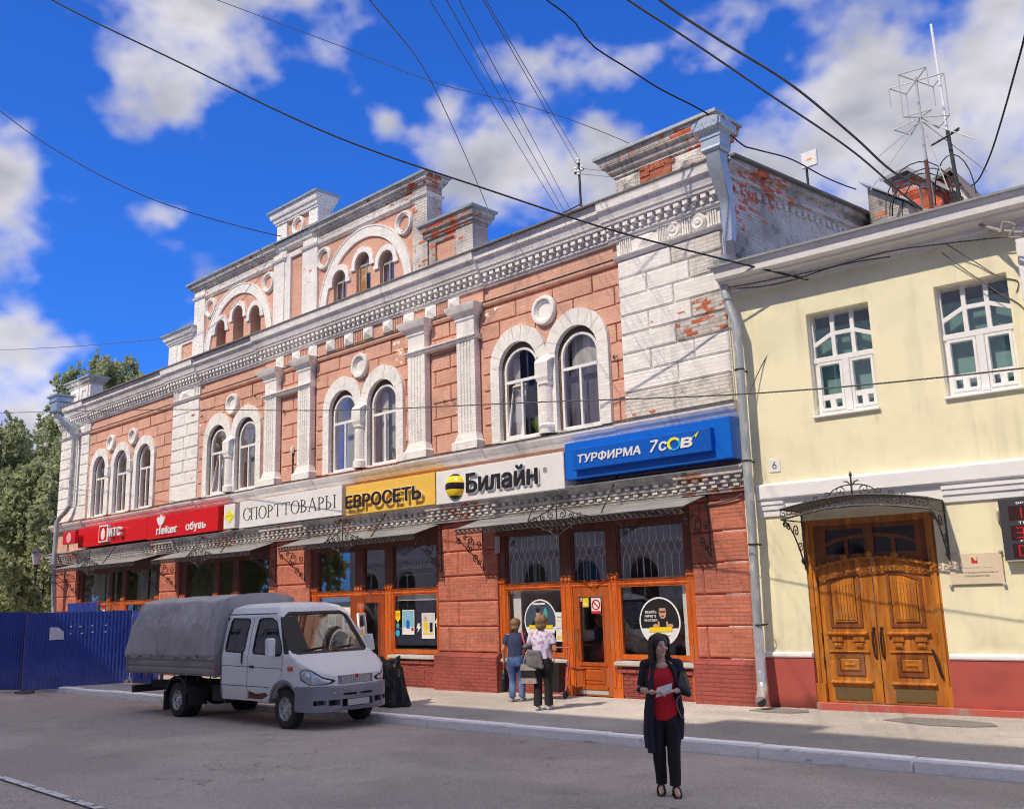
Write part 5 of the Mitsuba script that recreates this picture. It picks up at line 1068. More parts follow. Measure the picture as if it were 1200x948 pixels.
yput('roof', MB().add([(-.1, -.62, 8.06), (16, -.62, 8.06), (16, 5, 9.0), (-.1, 5, 9.0), (-.1, -.62, 8.10), (16, -.62, 8.10), (16, 5, 9.04), (-.1, 5, 9.04), (-.1, 10, 8.3), (16, 10, 8.3)], [(0, 1, 5, 4), (4, 5, 6, 7), (0, 1, 2, 3), (0, 3, 7, 4), (7, 6, 9, 8)]), 'roof_metal', YB)
P = yput('pilaster', MB().box(5.02, 5.6, -.1, .02, 4.0, 7.62), 'trim_white', YB)
for z in (4.6, 5.2, 5.8, 6.4, 7.0): yput('joint_block', MB().chbox(5.0, 5.62, z + .02, z + .58, -.13, .0, .015), 'trim_white', P)
for i, (a, b) in enumerate(YW):
    wy = .17
    P = key(YB + '__window')
    z0, z1, zt = 5.09, 6.97, 6.11
    w = b - a
    shp = rect(a, b, z0, z1)
    cut = []
    m1, m2 = a + w * .355, a + w * .67
    bar = .035
    zh = 6.56
    up = rect(a + .05, b - .03, zt + .055, z1 - .03)
    bars = unary_union([rect(m1 - bar, m1 + bar, zt, z1), rect(m2 - bar, m2 + bar, zt, z1), LineString([(m1, zh + .01), (m2, zh + .01)]).buffer(.035, cap_style=2), LineString([(a, zh - .18), (m1, zh + .02)]).buffer(.035, cap_style=2), LineString([(m2, zh + .02), (b, zh - .13)]).buffer(.035, cap_style=2)])
    c = a + w * .52
    lows = []
    for x0, x1 in ((a + .07, c - .07), (c + .07, b - .06)):
        lows.append(rect(x0 + .05, x1 - .05, 5.47, zt - .10))
        xm = (x0 + x1) / 2
        lows += [rect(x0 + .06, xm - .05, 5.23, 5.38), rect(xm + .05, x1 - .06, 5.23, 5.38)]
    glassy = unary_union([up.difference(bars)] + lows)
    scene[P] = mikit.ply((lambda m: (m.T(yl), m.tri())[1])(MB().ext(shp.difference(glassy), wy, wy + .07, True)), 'pvc')
    yput('transom', MB().box(a, b - .02, wy - .03, wy, zt - .045, zt + .045), 'pvc', P)
    yput('mullion', MB().box(c - .06, c + .06, wy - .035, wy - .001, 5.15, zt - .05), 'pvc', P)
    for x0, x1 in ((a + .07, c - .07), (c + .07, b - .06)):
        yput('sash', MB().ext(rect(x0, x1, 5.18, zt - .055).difference(rect(x0 + .045, x1 - .045, 5.23, zt - .10)), wy - .025, wy, True), 'pvc', P)
    for g in getattr(glassy, 'geoms', [glassy]):
        v2, f2 = trimesh.creation.triangulate_polygon(g, engine='earcut')
        yput('pane', MB().add(np.c_[v2[:, 0], np.full(len(v2), wy + .035), v2[:, 1]], f2), 'glass', P)
    yput('sill', MB().sweepx([(.2, 5.05), (-.07, 5.05), (-.075, 5.06), (-.07, 5.085), (.2, 5.11)], a - .02, b + .02), 'pvc', P)
    yput('room', MB().box(a - .3, a - .28, .46, 2.5, 4.8, 7.2).box(b + .28, b + .3, .46, 2.5, 4.8, 7.2).box(a - .3, b + .3, 2.5, 2.52, 4.8, 7.2).box(a - .3, b + .3, .46, 2.5, 7.2, 7.22).box(a - .3, b + .3, .46, 2.5, 4.78, 4.8), 'room_teal', P)
    yput('blind', MB().box(a - .1, b + .1, .36, .365, 5.0, 6.1), 'net_teal', P)
    yput('valance', MB().box(a - .1, b + .1, .40, .405, 6.0, 6.75), 'net_teal_dark', P)
    yput('lamp', MB().box(a + .4, b - .1, 1.6, 1.75, 5.72, 5.8), 'pale_cyan', P)
plain('room_teal', (.10, .17, .16), .9); plain('net_teal', (.20, .37, .35), .9); plain('net_teal_dark', (.13, .28, .26), .9)
# the wooden double door
DR = key(YB + '__double_door')
fz = .2
fr_ = rect(1.06, 3.25, fz, 3.27).difference(rect(1.22, 3.10, fz, 3.16))
scene[DR] = mikit.ply((lambda m: (m.T(yl), m.tri())[1])(MB().ext(fr_, .03, .2)), 'door_wood')
for q_ in ((1.10, 1.15, .0, .03, .523, 3.2), (3.16, 3.21, .0, .03, .523, 3.2), (1.06, 1.22, -.02, .03, fz, .52), (3.10, 3.25, -.02, .03, fz, .52)): yput('frame_moulding', MB().box(*q_), 'door_wood', DR)
archline = LineString([(1.22, 2.44), (1.45, 2.50), (1.8, 2.56), (2.16, 2.58), (2.5, 2.56), (2.87, 2.50), (3.10, 2.44)])
arc_poly = Polygon([(1.22, 3.16), (1.22, 2.44), (1.45, 2.50), (1.8, 2.56), (2.16, 2.58), (2.5, 2.56), (2.87, 2.50), (3.10, 2.44), (3.10, 3.16)])
tr = arc_poly.difference(archline.buffer(.06))
gl_ = unary_union([rect(1.42, 2.08, 2.66, 3.08), rect(2.24, 2.92, 2.66, 3.08)])
a2 = LineString([(1.3, 2.78), (1.6, 2.9), (2.0, 2.955), (2.16, 2.96), (2.34, 2.955), (2.7, 2.9), (3.02, 2.78)]).buffer(.03)
gl_ = gl_.difference(a2).difference(rect(1.74, 1.80, 2.6, 2.93)).difference(rect(2.53, 2.59, 2.6, 2.93))
yput('transom_light', MB().ext(arc_poly.difference(gl_), .06, .14, True), 'door_wood_dark', DR)  # canopy shade painted into the transom by the darker wood
for g in gl_.geoms:
    if g.area > .003:
        v2, f2 = trimesh.creation.triangulate_polygon(g, engine='earcut'); yput('pane', MB().add(np.c_[v2[:, 0], np.full(len(v2), .1), v2[:, 1]], f2), 'glass_dark', DR)
cv = MB()
for i in range(31):
    s = 1.1 + 2.1 * i / 30; zz = float(np.interp(s, [1.1, 1.45, 1.8, 2.16, 2.5, 2.87, 3.2], [2.42, 2.50, 2.56, 2.58, 2.56, 2.50, 2.42]))
    big = i in (9, 15, 21)
    cv.lathe([(0, -.03), (.025 if not big else .05, -.02), (.034 if not big else .07, 0)], (s, .03, zz + (.02 if i % 2 else -.01) + (.03 if big else 0)), 'y', 10)
cv.ext(archline.buffer(.022), .0, .06)
yput('carved_rail', cv, 'door_wood', DR)
for (x0, x1), nm in (((1.22, 2.155), 0), ((2.165, 3.10), 1)):
    body = rect(x0 + .004, x1 - .004, fz + .02, 2.8).intersection(Polygon([(1.22, 0), (1.22, 2.42), (1.45, 2.48), (1.8, 2.54), (2.16, 2.56), (2.5, 2.54), (2.87, 2.48), (3.10, 2.42), (3.10, 0)]))
    L = yput('leaf', MB().ext(body, .07, .14, True), 'door_wood', DR)
    xi, xo = (x1 - .22, x0 + .16) if nm == 0 else (x0 + .22, x1 - .16)
    lo, hi = min(xi, xo), max(xi, xo)
    zt_i, zt_o = 2.36, 2.22
    pl = Polygon([(lo, 1.44), (hi, 1.44), (hi, zt_i if nm == 0 else zt_o), ((lo + hi) / 2, 2.33), (lo, zt_o if nm == 0 else zt_i)])
    yput('upper_panel', MB().ext(pl.difference(pl.buffer(-.05, join_style=2)), .045, .08), 'door_wood_dark', L)
    yput('upper_panel', MB().ext(pl.buffer(-.09, join_style=2), .035, .08), 'door_wood', L)
    sl = MB()
    n = 6
    for i in range(n):
        w_ = (hi - lo - .24) / n; s0 = lo + .12 + i * w_
        sl.chbox(s0 + .003, s0 + w_ - .003, 1.56, 2.14, .022, .04, .004)
    for i in range(n):
        w_ = (hi - lo - .24) / n; s0 = lo + .12 + i * w_
        yput('slat', MB().chbox(s0 + .003, s0 + w_ - .003, 1.56, 2.13 + .03 * (i if nm == 0 else n - i) * .3, .02, .04, .004), 'door_wood', L)
    def ledge(z, d, hgt, w0=0.): return MB().sweepx([(.08, z - hgt), (.075 - d * .5, z - hgt), (.075 - d, z - hgt * .4), (.075 - d, z - .01), (.08, z + hgt * .4)], lo - .06 + w0, hi + .06 - w0)
    yput('shelf_moulding', ledge(1.35, .09, .05), 'door_wood', L)
    yput('shelf_moulding', ledge(1.05, .045, .025), 'door_wood', L)
    yput('shelf_moulding', ledge(.555, .08, .05, -.01), 'door_wood', L)
    ww = (hi - lo) * .34
    for a, b in ((lo - .0, lo + ww), (hi - ww, hi + .0)):
        yput('bracket_block', MB().chbox(a, b, 1.2, 1.31, .03, .08, .012).chbox(a + .03, b - .03, 1.1, 1.185, .02, .08, .03), 'door_wood', L)
    q = rect(lo + .04, hi - .04, .66, 1.0)
    yput('lower_panel', MB().ext(q.difference(q.buffer(-.06, join_style=2)), .04, .08), 'door_wood_dark', L)
    yput('lower_panel', MB().chbox(lo + .11, hi - .11, .73, .93, .03, .08, .02), 'door_wood', L)
    cx = (lo + hi) / 2
    yput('diamond_stud', MB().chbox(cx - .10, cx + .10, .80, .86, .005, .04, .025), 'door_wood', L)
    yput('kick_plate', MB().box(lo - .03, hi + .03, .055, .075, .26, .46), 'brass_dull', L)
    hx = x1 - .06 if nm == 0 else x0 + .06
    yput('handle', MB().tube([(hx, .07, 1.40), (hx, .0, 1.36), (hx, -.02, 1.2), (hx, .0, 1.0), (hx, .07, .93)], [.018, .016, .02, .016, .014], 8).lathe([(0, -.02), (.03, 0), (.03, .02)], (hx, .06, 1.42), 'y', 10), 'handle_dark', L)
mat('brass_dull', (.17, .13, .06), .5, metallic=.5); mat('handle_dark', (.04, .025, .015), .4, metallic=.4)
for z in (.75, 1.15, 2.1): yput('hinge', MB().tube([(1.215, .04, z), (1.215, .04, z + .2)], .012, 6).tube([(3.105, .04, z), (3.105, .04, z + .2)], .012, 6), 'handle_dark', DR)
yput('door_hook', MB().tube([(3.0, .03, 1.08), (3.03, -.02, 1.05), (3.10, -.03, .75), (3.12, .0, .66)], .022, 6), 'handle_dark', DR)
# canopy over the door
t = thing('door_canopy', 'arched black wrought iron canopy over the wooden double door', 'canopy')
s = np.linspace(1.05, 3.45, 25); zc = 3.42 + .14 * np.sin(np.pi * (s - 1.05) / 2.4)
up = np.c_[s, zc]; lo_ = np.c_[s, zc - .17]
m = MB()
v = np.vstack([np.c_[s, np.full(25, -.9), zc], np.c_[s, np.full(25, 0.), zc]]); m.add(v, [(i, i + 1, i + 26, i + 25) for i in range(24)])
v = v + np.array([0, 0, .012]); m.add(v, [(i, i + 1, i + 26, i + 25) for i in range(24)])
yput('sheet', m, 'awning_under', t)
fm = MB()
for pth in (up, lo_):
    fm.tube(np.c_[pth[:, 0], np.full(25, -.9), pth[:, 1]], .018, 6)
for i in range(24):
    c0 = (up[i] + lo_[i] + up[i + 1] + lo_[i + 1]) / 4
    q = spiral(c0[0], c0[1], .012, .065, 0 if i % 2 else np.pi, 1.3 if i % 2 else -1.3, 14); fm.tube(np.c_[q[:, 0], np.full(14, -.9), q[:, 1]], .009, 5)
for q0 in (1.06, 3.44):
    fm.tube([(q0, -.9, 3.42), (q0, 0, 3.42)], .016, 6).tube([(q0, -.9, 3.25), (q0, -.01, 3.25)], .012, 6).tube([(q0, -.02, 3.42), (q0, -.02, 2.42)], .016, 6)
    a = np.linspace(0, 1, 16); fm.tube(np.c_[np.full(16, q0), -.88 + .86 * a ** .8, 3.25 - .8 * a ** 1.6], .014, 6)
    for cy, cz, r in ((-.62, 3.14, .08), (-.3, 3.08, .12), (-.16, 2.8, .10), (-.1, 2.56, .07), (-.78, 3.17, .05)):
        q = spiral(cy, cz, .015, r, 1, 1.4, 18); fm.tube(np.c_[np.full(18, q0), q], .011, 5)
yput('lattice_frame', fm, 'black_iron', t)
fm = MB()
for sg in (-1, 1):
    for dx, r, dz in ((.2, .10, .10), (.42, .07, .06), (.62, .06, .04), (.8, .05, .02)):
        q = spiral(0, 0, .012, r, 2.6, 1.5, 18); fm.tube(np.c_[2.3 + sg * (dx + q[:, 0]), np.full(18, -.9), 3.55 - .12 * dx * dx + dz + q[:, 1]], .009, 5)
    a = np.linspace(0, np.pi / 2, 12); fm.tube(np.c_[2.3 + sg * (.02 + .36 * np.sin(a)), np.full(12, -.9), 3.56 + .17 * np.cos(a)], .01, 5)
    fm.tube([(2.3, -.9, 3.7), (2.3 + sg * .06, -.9, 3.78), (2.3 + sg * .12, -.9, 3.79)], .012, 5)
    yput('crest_scroll', fm, 'black_iron', t); fm = MB()
fm.tube([(2.3, -.9, 3.55), (2.3, -.9, 3.86)], .016, 6).lathe([(0, 0), (.03, .04), (0, .12)], (2.3, -.9, 3.84), 'z', 8)
yput('crest', fm, 'black_iron', t)
# plates and boards on the yellow wall
t = thing('name_plaque', 'cream plaque with a red square emblem beside the wooden door', 'sign')
yput('plate', MB().chbox(3.42, 4.20, 2.09, 2.57, -.045, -.03, .006).box(3.43, 4.19, -.031, -.03, 2.1, 2.56), 'plaque_cream', t)
plain('plaque_cream', (.70, .60, .44), .3)
yput('emblem', MB().ext(rect(3.76, 3.85, 2.41, 2.5).difference(Polygon([(3.79, 2.5), (3.84, 2.5), (3.84, 2.45), (3.80, 2.46)])), -.049, -.045), 'print_red', t)
yput('lettering', text('муниципальное казённое учреждение', 3.56, 4.06, 2.335, 2.35, -.045, .003), 'ink_grey', t)
yput('lettering', text('ЦЕНТР ГРАЖДАНСКОЙ ЗАЩИТЫ', 3.50, 4.13, 2.255, 2.285, -.045, .003, True), 'ink_grey', t)
yput('lettering', text('ГОРОДА ВОЛОГДЫ', 3.63, 4.0, 2.20, 2.23, -.045, .003, True), 'ink_grey', t)
for a, z in ((3.41, 2.58), (4.19, 2.58), (3.41, 2.08), (4.19, 2.08)): yput('holder', MB().lathe([(0, -.07), (.025, -.065), (.025, 0)], (a, 0, z), 'y', 10), 'steel_pale', t)
t = thing('number_plate', 'small white house number plate with a black six', 'sign')
yput('plate', MB().chbox(.54, .75, 4.18, 4.42, -.02, 0, .004), 'sign_white', t)
yput('lettering', text('6', .605, .685, 4.235, 4.365, -.02, .004), 'ink_black', t)
t = thing('digital_board', 'black led board with red digits at the right edge', 'display')
yput('case', MB().chbox(4.27, 5.55, 2.43, 3.36, -.17, 0, .01).box(4.28, 5.54, -.01, 0, 2.44, 3.35), 'board_black', t)
plain('board_black', (.05, .052, .062), .35)
yput('case_edge', MB().box(4.265, 5.55, -.175, -.02, 2.415, 2.43), 'steel_pale', t)
for z0, txt, dig in ((3.03, 'ВРЕМЯ / ДАТА', '13:05'), (2.73, 'ТЕМПЕРАТУРА', '32 C'), (2.46, 'РАДИАЦИЯ', '00.12')):
    yput('window', MB().box(4.40, 5.45, -.176, -.17, z0, z0 + .215), 'led_back', t)
    yput('lettering', text(txt, 4.52, 5.2, z0 + .235, z0 + .275, -.17, .004, True), 'sign_white', t)
    x = 4.48
    SEG = {'0': 'abcdef', '1': 'bc', '2': 'abged', '3': 'abgcd', '5': 'afgcd', 'C': 'afed', '.': '', ':': '', ' ': ''}
    for ch in dig:
        if ch in '.: ':
            if ch != ' ': yput('led', MB().box(x, x + .014, -.178, -.176, z0 + .05, z0 + .064), 'led_red', t)
            x += .04; continue
        w_, h_ = .105, .165; zb = z0 + .025; k_ = .016; m = MB()
        R_ = dict(a=(0, w_, h_ - k_, h_), d=(0, w_, 0, k_), g=(0, w_, h_ / 2 - k_ / 2, h_ / 2 + k_ / 2), f=(0, k_, h_ / 2, h_), e=(0, k_, 0, h_ / 2), b=(w_ - k_, w_, h_ / 2, h_), c=(w_ - k_, w_, 0, h_ / 2))
        for sg_ in SEG[ch]:
            a, b, c_, d_ = R_[sg_]; m.box(x + a, x + b, -.178, -.1765, zb + c_ + .002, zb + d_ - .002)
        yput('digit', m, 'led_red', t); x += .15
plain('led_back', (.035, .006, .008), .4)
scene['led_red'] = two({'type': 'principled', 'base_color': {'type': 'rgb', 'value': [.75, .01, .02]}, 'roughness': .4})
t = thing('sensor_box', 'small grey sensor tube beside the led board', 'sensor')
yput('tube', MB().lathe([(0, -.07), (.022, -.07), (.022, .07), (0, .07)], (4.22, -.05, 3.12), 'z', 10), 'steel_pale', t)
yput('lead', MB().tube([(4.22, -.05, 3.05), (4.24, -.04, 2.95), (4.27, -.03, 2.8), (4.27, -.02, 2.4)], .006, 5), 'cable_grey', t)
t = thing('wall_cable', 'loose grey cables hanging under the yellow cornice', 'cable')
m = MB(); m.tube(smooth_path([yl(np.array([q]))[0] for q in ((.1, -.25, 7.74), (1.0, -.2, 7.70), (2.0, -.22, 7.66), (3.0, -.2, 7.70), (4.0, -.2, 7.6), (5.0, -.2, 7.45))]), .012, 5)
m.tube(smooth_path([yl(np.array([q]))[0] for q in ((.3, -.22, 7.68), (1.2, -.18, 7.60), (2.2, -.2, 7.66), (3.1, -.2, 7.6))]), .014, 5)
m.tube(smooth_path([yl(np.array([q]))[0] for q in ((4.0, -.2, 7.6), (4.4, -.05, 7.2), (4.7, -.02, 6.9), (4.95, -.02, 6.75), (4.9, -.02, 6.6))]), .009, 5)
m.tube(smooth_path([yl(np.array([q]))[0] for q in ((3.9, -.1, 7.5), (4.6, -.02, 6.7), (4.98, -.02, 6.3), (5.1, -.12, 5.8))]), .009, 5)
k = put('run', m, 'cable_grey', t)

# small fittings on the brick wall
t = thing('wall_conduit', 'thin vertical conduit with a white cap on the pink wall between the two left pilasters', 'conduit')
put('tube', MB().tube([(-23.55, D - .03, 5.62), (-23.55, D - .03, 6.45)], .02, 6), 'black_iron', t); put('cap', MB().lathe([(0, 6.42), (.05, 6.42), (.06, 6.5), (.05, 6.6), (0, 6.62)], (-23.55, D - .05, 0), 'z', 10), 'pvc', t)
t = thing('wall_cable', 'grey cable running across the top of the red corner pier to the drainpipe', 'cable')
put('run', MB().tube(smooth_path([(-9.75, D - .03, 3.70), (-9.4, D - .04, 3.72), (-9.1, D - .05, 3.76), (-8.93, D - .06, 3.84), (-8.88, D + .0, 3.9)]), .018, 6), 'cable_grey', t)
for i, (x, z) in enumerate(((-28.9, 8.35), (-25.6, 8.5), (-25.05, 8.2), (-22.3, 8.5), (-16.9, 6.9), (-16.6, 6.88), (-11.62, 7.0), (-24.0, 7.75), (-15.6, 8.2), (-22.45, 6.45))):
    a = np.linspace(0, np.pi * 1.2, 8); hk_ = put('hook', MB().tube(np.c_[x + .05 * np.cos(a) - .05, D - .03 - .04 * np.sin(a), z - .05 * np.sin(a)], .012, 5), 'black_iron', B)
# ------------------------------------------------------------------ hoarding, lamp, trees, house across the street
mat('fence_blue', lambda p, n, uv: C(.028, .058, .30) * (.8 + .4 * fbm(p.x * 1.5, p.y * 1.5, p.z * 1.5, 4)) + C(.02) * smoothstep(.62, .8, fbm(p.x * 3, p.y * 3, p.z * 2, 4)) + C(.10, .095, .09) * smoothstep(.9, .0, p.z) * fbm(p.x * 2, p.y * 2, p.z * 3, 4), .5, lambda p, n, uv: fbm(p.x * 2.2, p.y * 2.2, p.z * 1.6, 4), .05)
mat('post_rust', lambda p, n, uv: mix(C(.10, .06, .045), C(.22, .17, .12), fbm(p.x * 12, p.y * 12, p.z * 5, 3)), .8)
def fence_panel(name_label, a, b, z0, z1):
    a, b = np.array(a, float), np.array(b, float); L = np.linalg.norm(b - a); d = (b - a) / L; nn = np.array([d[1], -d[0]])
    t = thing('fence_panel', name_label, 'fence', 'blue hoarding panels')
    n = int(L / .1); q = []
    for i in range(n):
        s0 = L * i / n; w = L / n
        q += [(s0, 0), (s0 + w * .38, 0), (s0 + w * .5, .022), (s0 + w * .88, .022)]
    q.append((L, 0)); q = np.array(q); k_ = len(q)
    P = a + q[:, :1] * d + q[:, 1:] * nn
    m = MB()
    for o in (0, -.003):
        Q = P + nn * o
        v = np.vstack([np.c_[Q, np.full(k_, z0)], np.c_[Q, np.full(k_, z1)]]); i = np.arange(k_ - 1)
        m.add(v, np.c_[i, i + 1, i + 1 + k_, i + k_])
    put('sheet', m, 'fence_blue', t)
    for z in (z0 + .35, z1 - .35):
        A, Bb = a - nn * .035, b - nn * .035; put('rail', MB().tube([(A[0], A[1], z), (Bb[0], Bb[1], z)], .025, 4), 'post_rust', t)
    for i, s_ in enumerate((.02, L - .02)):
        p = a + d * s_ - nn * .07; g_ = float(road_z(p[0], p[1])) if p[1] < 11.6 else float(walk_z(p[0]))
        put('post', MB().box(p[0] - .03, p[0] + .03, p[1] - .03, p[1] + .03, g_ - .02, z1 + .0), 'post_rust', t)
        put('foot', MB().chbox(p[0] - .28, p[0] + .28, g_ - .02, g_ + .07, p[1] - .12, p[1] + .18, .02), 'post_rust', t)
    return t, d, nn
fence_panel('dark blue corrugated hoarding panel cut off by the left edge', (-33.2, 9.25), (-29.93, 10.88), -.1, 2.10)
_, fd, fn_ = fence_panel('dark blue corrugated hoarding panel carrying a torn white paper', (-29.62, 10.72), (-28.70, 13.40), -.1, 2.06)
fence_panel('dark blue corrugated hoarding panel partly hidden behind the truck tarpaulin', (-28.66, 13.42), (-25.9, 12.95), -.0, 2.05)
fence_panel('dark blue corrugated hoarding panel farthest back below the red sign', (-36.2, 14.5), (-33.7, 14.5), .2, 2.36)
t = thing('paper_sheet', 'torn white paper stuck on the blue hoarding', 'paper')
def onf(s, z, o=.03): p = np.array([-29.62, 10.72]) + fd * s + fn_ * o; return (p[0], p[1], z)
s0, s1 = .62, 1.0
put('sheet', MB().add([onf(s0, 1.28), onf(s1, 1.28), onf(s1, 1.50), onf(s0 + .22, 1.63), onf(s0, 1.64), onf(s0 + .1, 1.46, .035)], [(0, 1, 5), (1, 2, 5), (2, 3, 5), (3, 4, 5), (4, 0, 5)]), 'sign_white', t)
m = MB()
for s_, z in ((1.15, 1.63), (1.4, 1.62), (1.72, 1.63), (2.1, 1.63), (1.15, 1.42), (1.45, 1.42), (1.74, 1.44), (2.1, 1.44)): m.add([onf(s_, z), onf(s_ + .05, z), onf(s_ + .06, z + .035), onf(s_ + .01, z + .03)], [(0, 1, 2, 3)])
put('scrap', m, 'sign_white', t)
t = thing('street_lamp', 'small lantern street lamp on an iron arm at the left corner of the shops', 'street lamp')
put('arm', MB().tube([(-39.5, 14.5, 3.5), (-39.2, 15.2, 3.5), (-38.9, D + .05, 3.5)], .022, 6).tube(smooth_path([(-39.5, 14.5, 3.3), (-39.2, 15.1, 3.2), (-39.0, 15.5, 2.8)]), .018, 6), 'black_iron', t)
put('stem', MB().lathe([(0, 3.1), (.05, 3.15), (.03, 3.25), (.06, 3.35), (.04, 3.5), (.07, 3.62), (.05, 3.8), (.12, 3.88), (.12, 3.9)], (-39.5, 14.5, 0), 'z', 14), 'black_iron', t)
put('lantern', MB().lathe([(.10, 3.9), (.21, 4.36), (.19, 4.38)], (-39.5, 14.5, 0), 'z', 6), 'lantern_glass', t)
scene['lantern_glass'] = two({'type': 'principled', 'base_color': {'type': 'rgb', 'value': [.45, .42, .5]}, 'roughness': .2})
put('roof', MB().lathe([(.25, 4.36), (.24, 4.40), (.10, 4.50), (.05, 4.55), (.02, 4.62), (0, 4.64)], (-39.5, 14.5, 0), 'z', 6), 'black_iron', t)
def leaf_mat(name, a, b, dtrans=.7):
    scene[name] = {'type': 'principledthin', 'base_color': mikit.proc(lambda p, n, uv: mix(C(*a), C(*b), cell_rand(dr.floor(p.x * 5), dr.floor(p.y * 5), dr.floor(p.z * 5)) * .7 + .3 * fbm(p.x * .6, p.y * .6, p.z * .6, 2)) * (.7 + .6 * cell_rand(dr.floor(p.x * 11), dr.floor(p.y * 11), dr.floor(p.z * 11)))), 'roughness': .6, 'diff_trans': dtrans, 'spec_trans': 0.0}
leaf_mat('birch_leaf', (.31, .36, .18), (.52, .55, .34), .9)
leaf_mat('lime_leaf', (.22, .28, .11), (.36, .42, .20), 1.1)
mat('birch_bark', lambda p, n, uv: mix(C(.55, .53, .5), C(.06, .055, .05), smoothstep(.5, .62, fbm(p.x * 4, p.y * 4, p.z * 7, 3))), .8)
def birch_mesh(seed, H, R, n_str, leaf, per):
    """Tapered stem, limbs and hanging strands; returns (wood, leaves)."""
    r = np.random.default_rng(seed); wood = MB(); P = []; N = []
    sway = r.uniform(-.5, .5, 2)
    def trunk(z): return np.array([sway[0] * (z / H) ** 2, sway[1] * (z / H) ** 2, z])
    zz = np.linspace(0, H * .96, 14); wood.tube(np.array([trunk(z) for z in zz]), .30 * (1 - zz / H) ** .8 + .015, 8)
    nl = 34
    tips = []
    for i in range(nl):
        z0 = H * (.16 + .80 * (i / nl)) ; a = i * 2.4 + r.uniform(-.5, .5)
        f = (z0 / H - .12) / .88; ln = R * (1.12 - .95 * f ** 1.7) * r.uniform(.7, 1.15)
        s = np.linspace(0, 1, 8); dz = ln * r.uniform(.55, 1.0)
        p = trunk(z0) + np.c_[np.cos(a) * ln * s, np.sin(a) * ln * s, dz * s - .35 * ln * s ** 2]
        wood.tube(p, .075 * (1 - s * .9) * (1 - f * .6), 5); tips.append((p, ln))
    tot = sum(l for _, l in tips)
    for p, ln in tips:
        for k in range(max(2, int(n_str * ln / tot))):
            b = p[0] + (p[-1] - p[0]) * 0; u = r.uniform(.25, 1.04); j = min(int(u * 7), 6); base = p[j] + (p[min(j + 1, 7)] - p[j]) * (u * 7 - j)
            base = base + r.normal(0, .28, 3)
            hang = r.uniform(.5, 2.1) * (.5 + .5 * min(1, base[2] / 5)); out = base[:2] - trunk(base[2])[:2]; out = out / (np.linalg.norm(out) + 1e-6)
            for q in range(per):
                w = r.uniform(0, 1)
                P.append(base + np.r_[out * .35 * w + r.normal(0, .08, 2), .15 * w - hang * w ** 1.3 + r.normal(0, .05)])
    P = np.array(P); P = P[P[:, 2] > .6]; n = len(P)
    u = r.normal(size=(n, 3)); u[:, 2] -= .6; u /= np.linalg.norm(u, axis=1, keepdims=True)
    w = np.cross(u, r.normal(size=(n, 3))); w /= np.linalg.norm(w, axis=1, keepdims=True)
    sz = leaf * r.uniform(.6, 1.35, (n, 1))
    v = np.stack([P - u * sz, P + w * sz * .55, P + u * sz, P - w * sz * .55], 1).reshape(-1, 3)
    i = np.arange(n)[:, None] * 4
    return wood, (v, np.vstack([i + [0, 1, 2], i + [0, 2, 3]]))
def tree(lab, x, y, seed, H, R, n_str=900, leaf=.17, per=26, lm='birch_leaf', z=None, grp=None):
    t = thing('birch_tree' if lm == 'birch_leaf' else 'lime_tree', lab, 'tree', grp)
    wood, (v, f) = birch_mesh(seed, H, R, n_str, leaf, per)
    o = np.array([x, y, float(walk_z(x)) - .1 if z is None else z])
    wood.v = [q + o for q in wood.v]
    put('trunk', wood, 'birch_bark', t)
    put('crown', MB().add(v + o, f), lm, t, kind='stuff')
tree('tall birch farthest left with hanging branches', -66.5, 22, 3, 15.6, 4.4, 1500)
tree('tall birch in the middle of the group left of the brick building', -62.0, 25, 5, 18.6, 4.8, 1700)
tree('tallest birch half hidden behind the corner of the brick building', -57.2, 24.5, 8, 18.6, 4.0, 1700)
tree('small bushy birch low at the left edge behind the blue hoarding', -58, 19.5, 12, 9.5, 4.2, 1200)
tree('low birch right behind the street lamp', -51.5, 19, 15, 10.5, 3.6, 1200)
tree('birch at the far left edge whose crown leaves the frame', -72, 24, 21, 15.5, 4.6, 1300)
# out of view across the street: shades the road and fills the window reflections
OB = thing('opposite_house', 'tall pale house out of view across the street, shading the road and mirrored in windows', 'building')
mat('opp_wall', lambda p, n, uv: C(.72, .69, .64) * (.85 + .3 * fbm(p.x * .8, p.y, p.z * .8, 4)), .85)  # pale tone of the unseen wall bounces light onto the street
oy = -3.0; H0 = 17.6
hol = []
for i in range(19):
    cx = -44.2 + 3.2 * i
    hol += [arch(cx, 2.9, .85, .6), rect(cx - .65, cx + .65, 5.0, 7.2), arch(cx, 10.3, .65, 8.6), rect(cx - .6, cx + .6, 12.4, 14.5)]
OW = put('wall', MB().ext(rect(-46, 15, -.2, H0 - .3).difference(unary_union(hol)), oy, oy - .35).box(-46, 15, oy - 10, oy - 9.6, -.2, H0).box(-46, -45.6, oy - 9.6, oy - .36, -.2, H0 - .3).box(14.6, 15, oy - 9.6, oy - .36, -.2, H0 - .3), 'opp_wall', OB)
put('cornice', MB().sweepx([(oy - .3, H0 - .6), (oy + .1, H0 - .6), (oy + .15, H0 - .4), (oy + .38, H0 - .25), (oy + .4, H0 - .05), (oy - .3, H0)], -46.3, 15.3), 'trim_white', OB)
put('cornice', MB().sweepx([(oy - .3, 4.1), (oy + .1, 4.1), (oy + .2, 4.25), (oy + .2, 4.4), (oy - .3, 4.5)], -46.2, 15.2), 'trim_white', OB)
put('roof', MB().add([(-46.3, oy + .4, H0), (15.3, oy + .4, H0), (15.3, oy - 5, H0 + 1.2), (-46.3, oy - 5, H0 + 1.2), (-46.3, oy - 10.3, H0), (15.3, oy - 10.3, H0)], [(0, 1, 2, 3), (3, 2, 5, 4)]), 'roof_metal', OB)
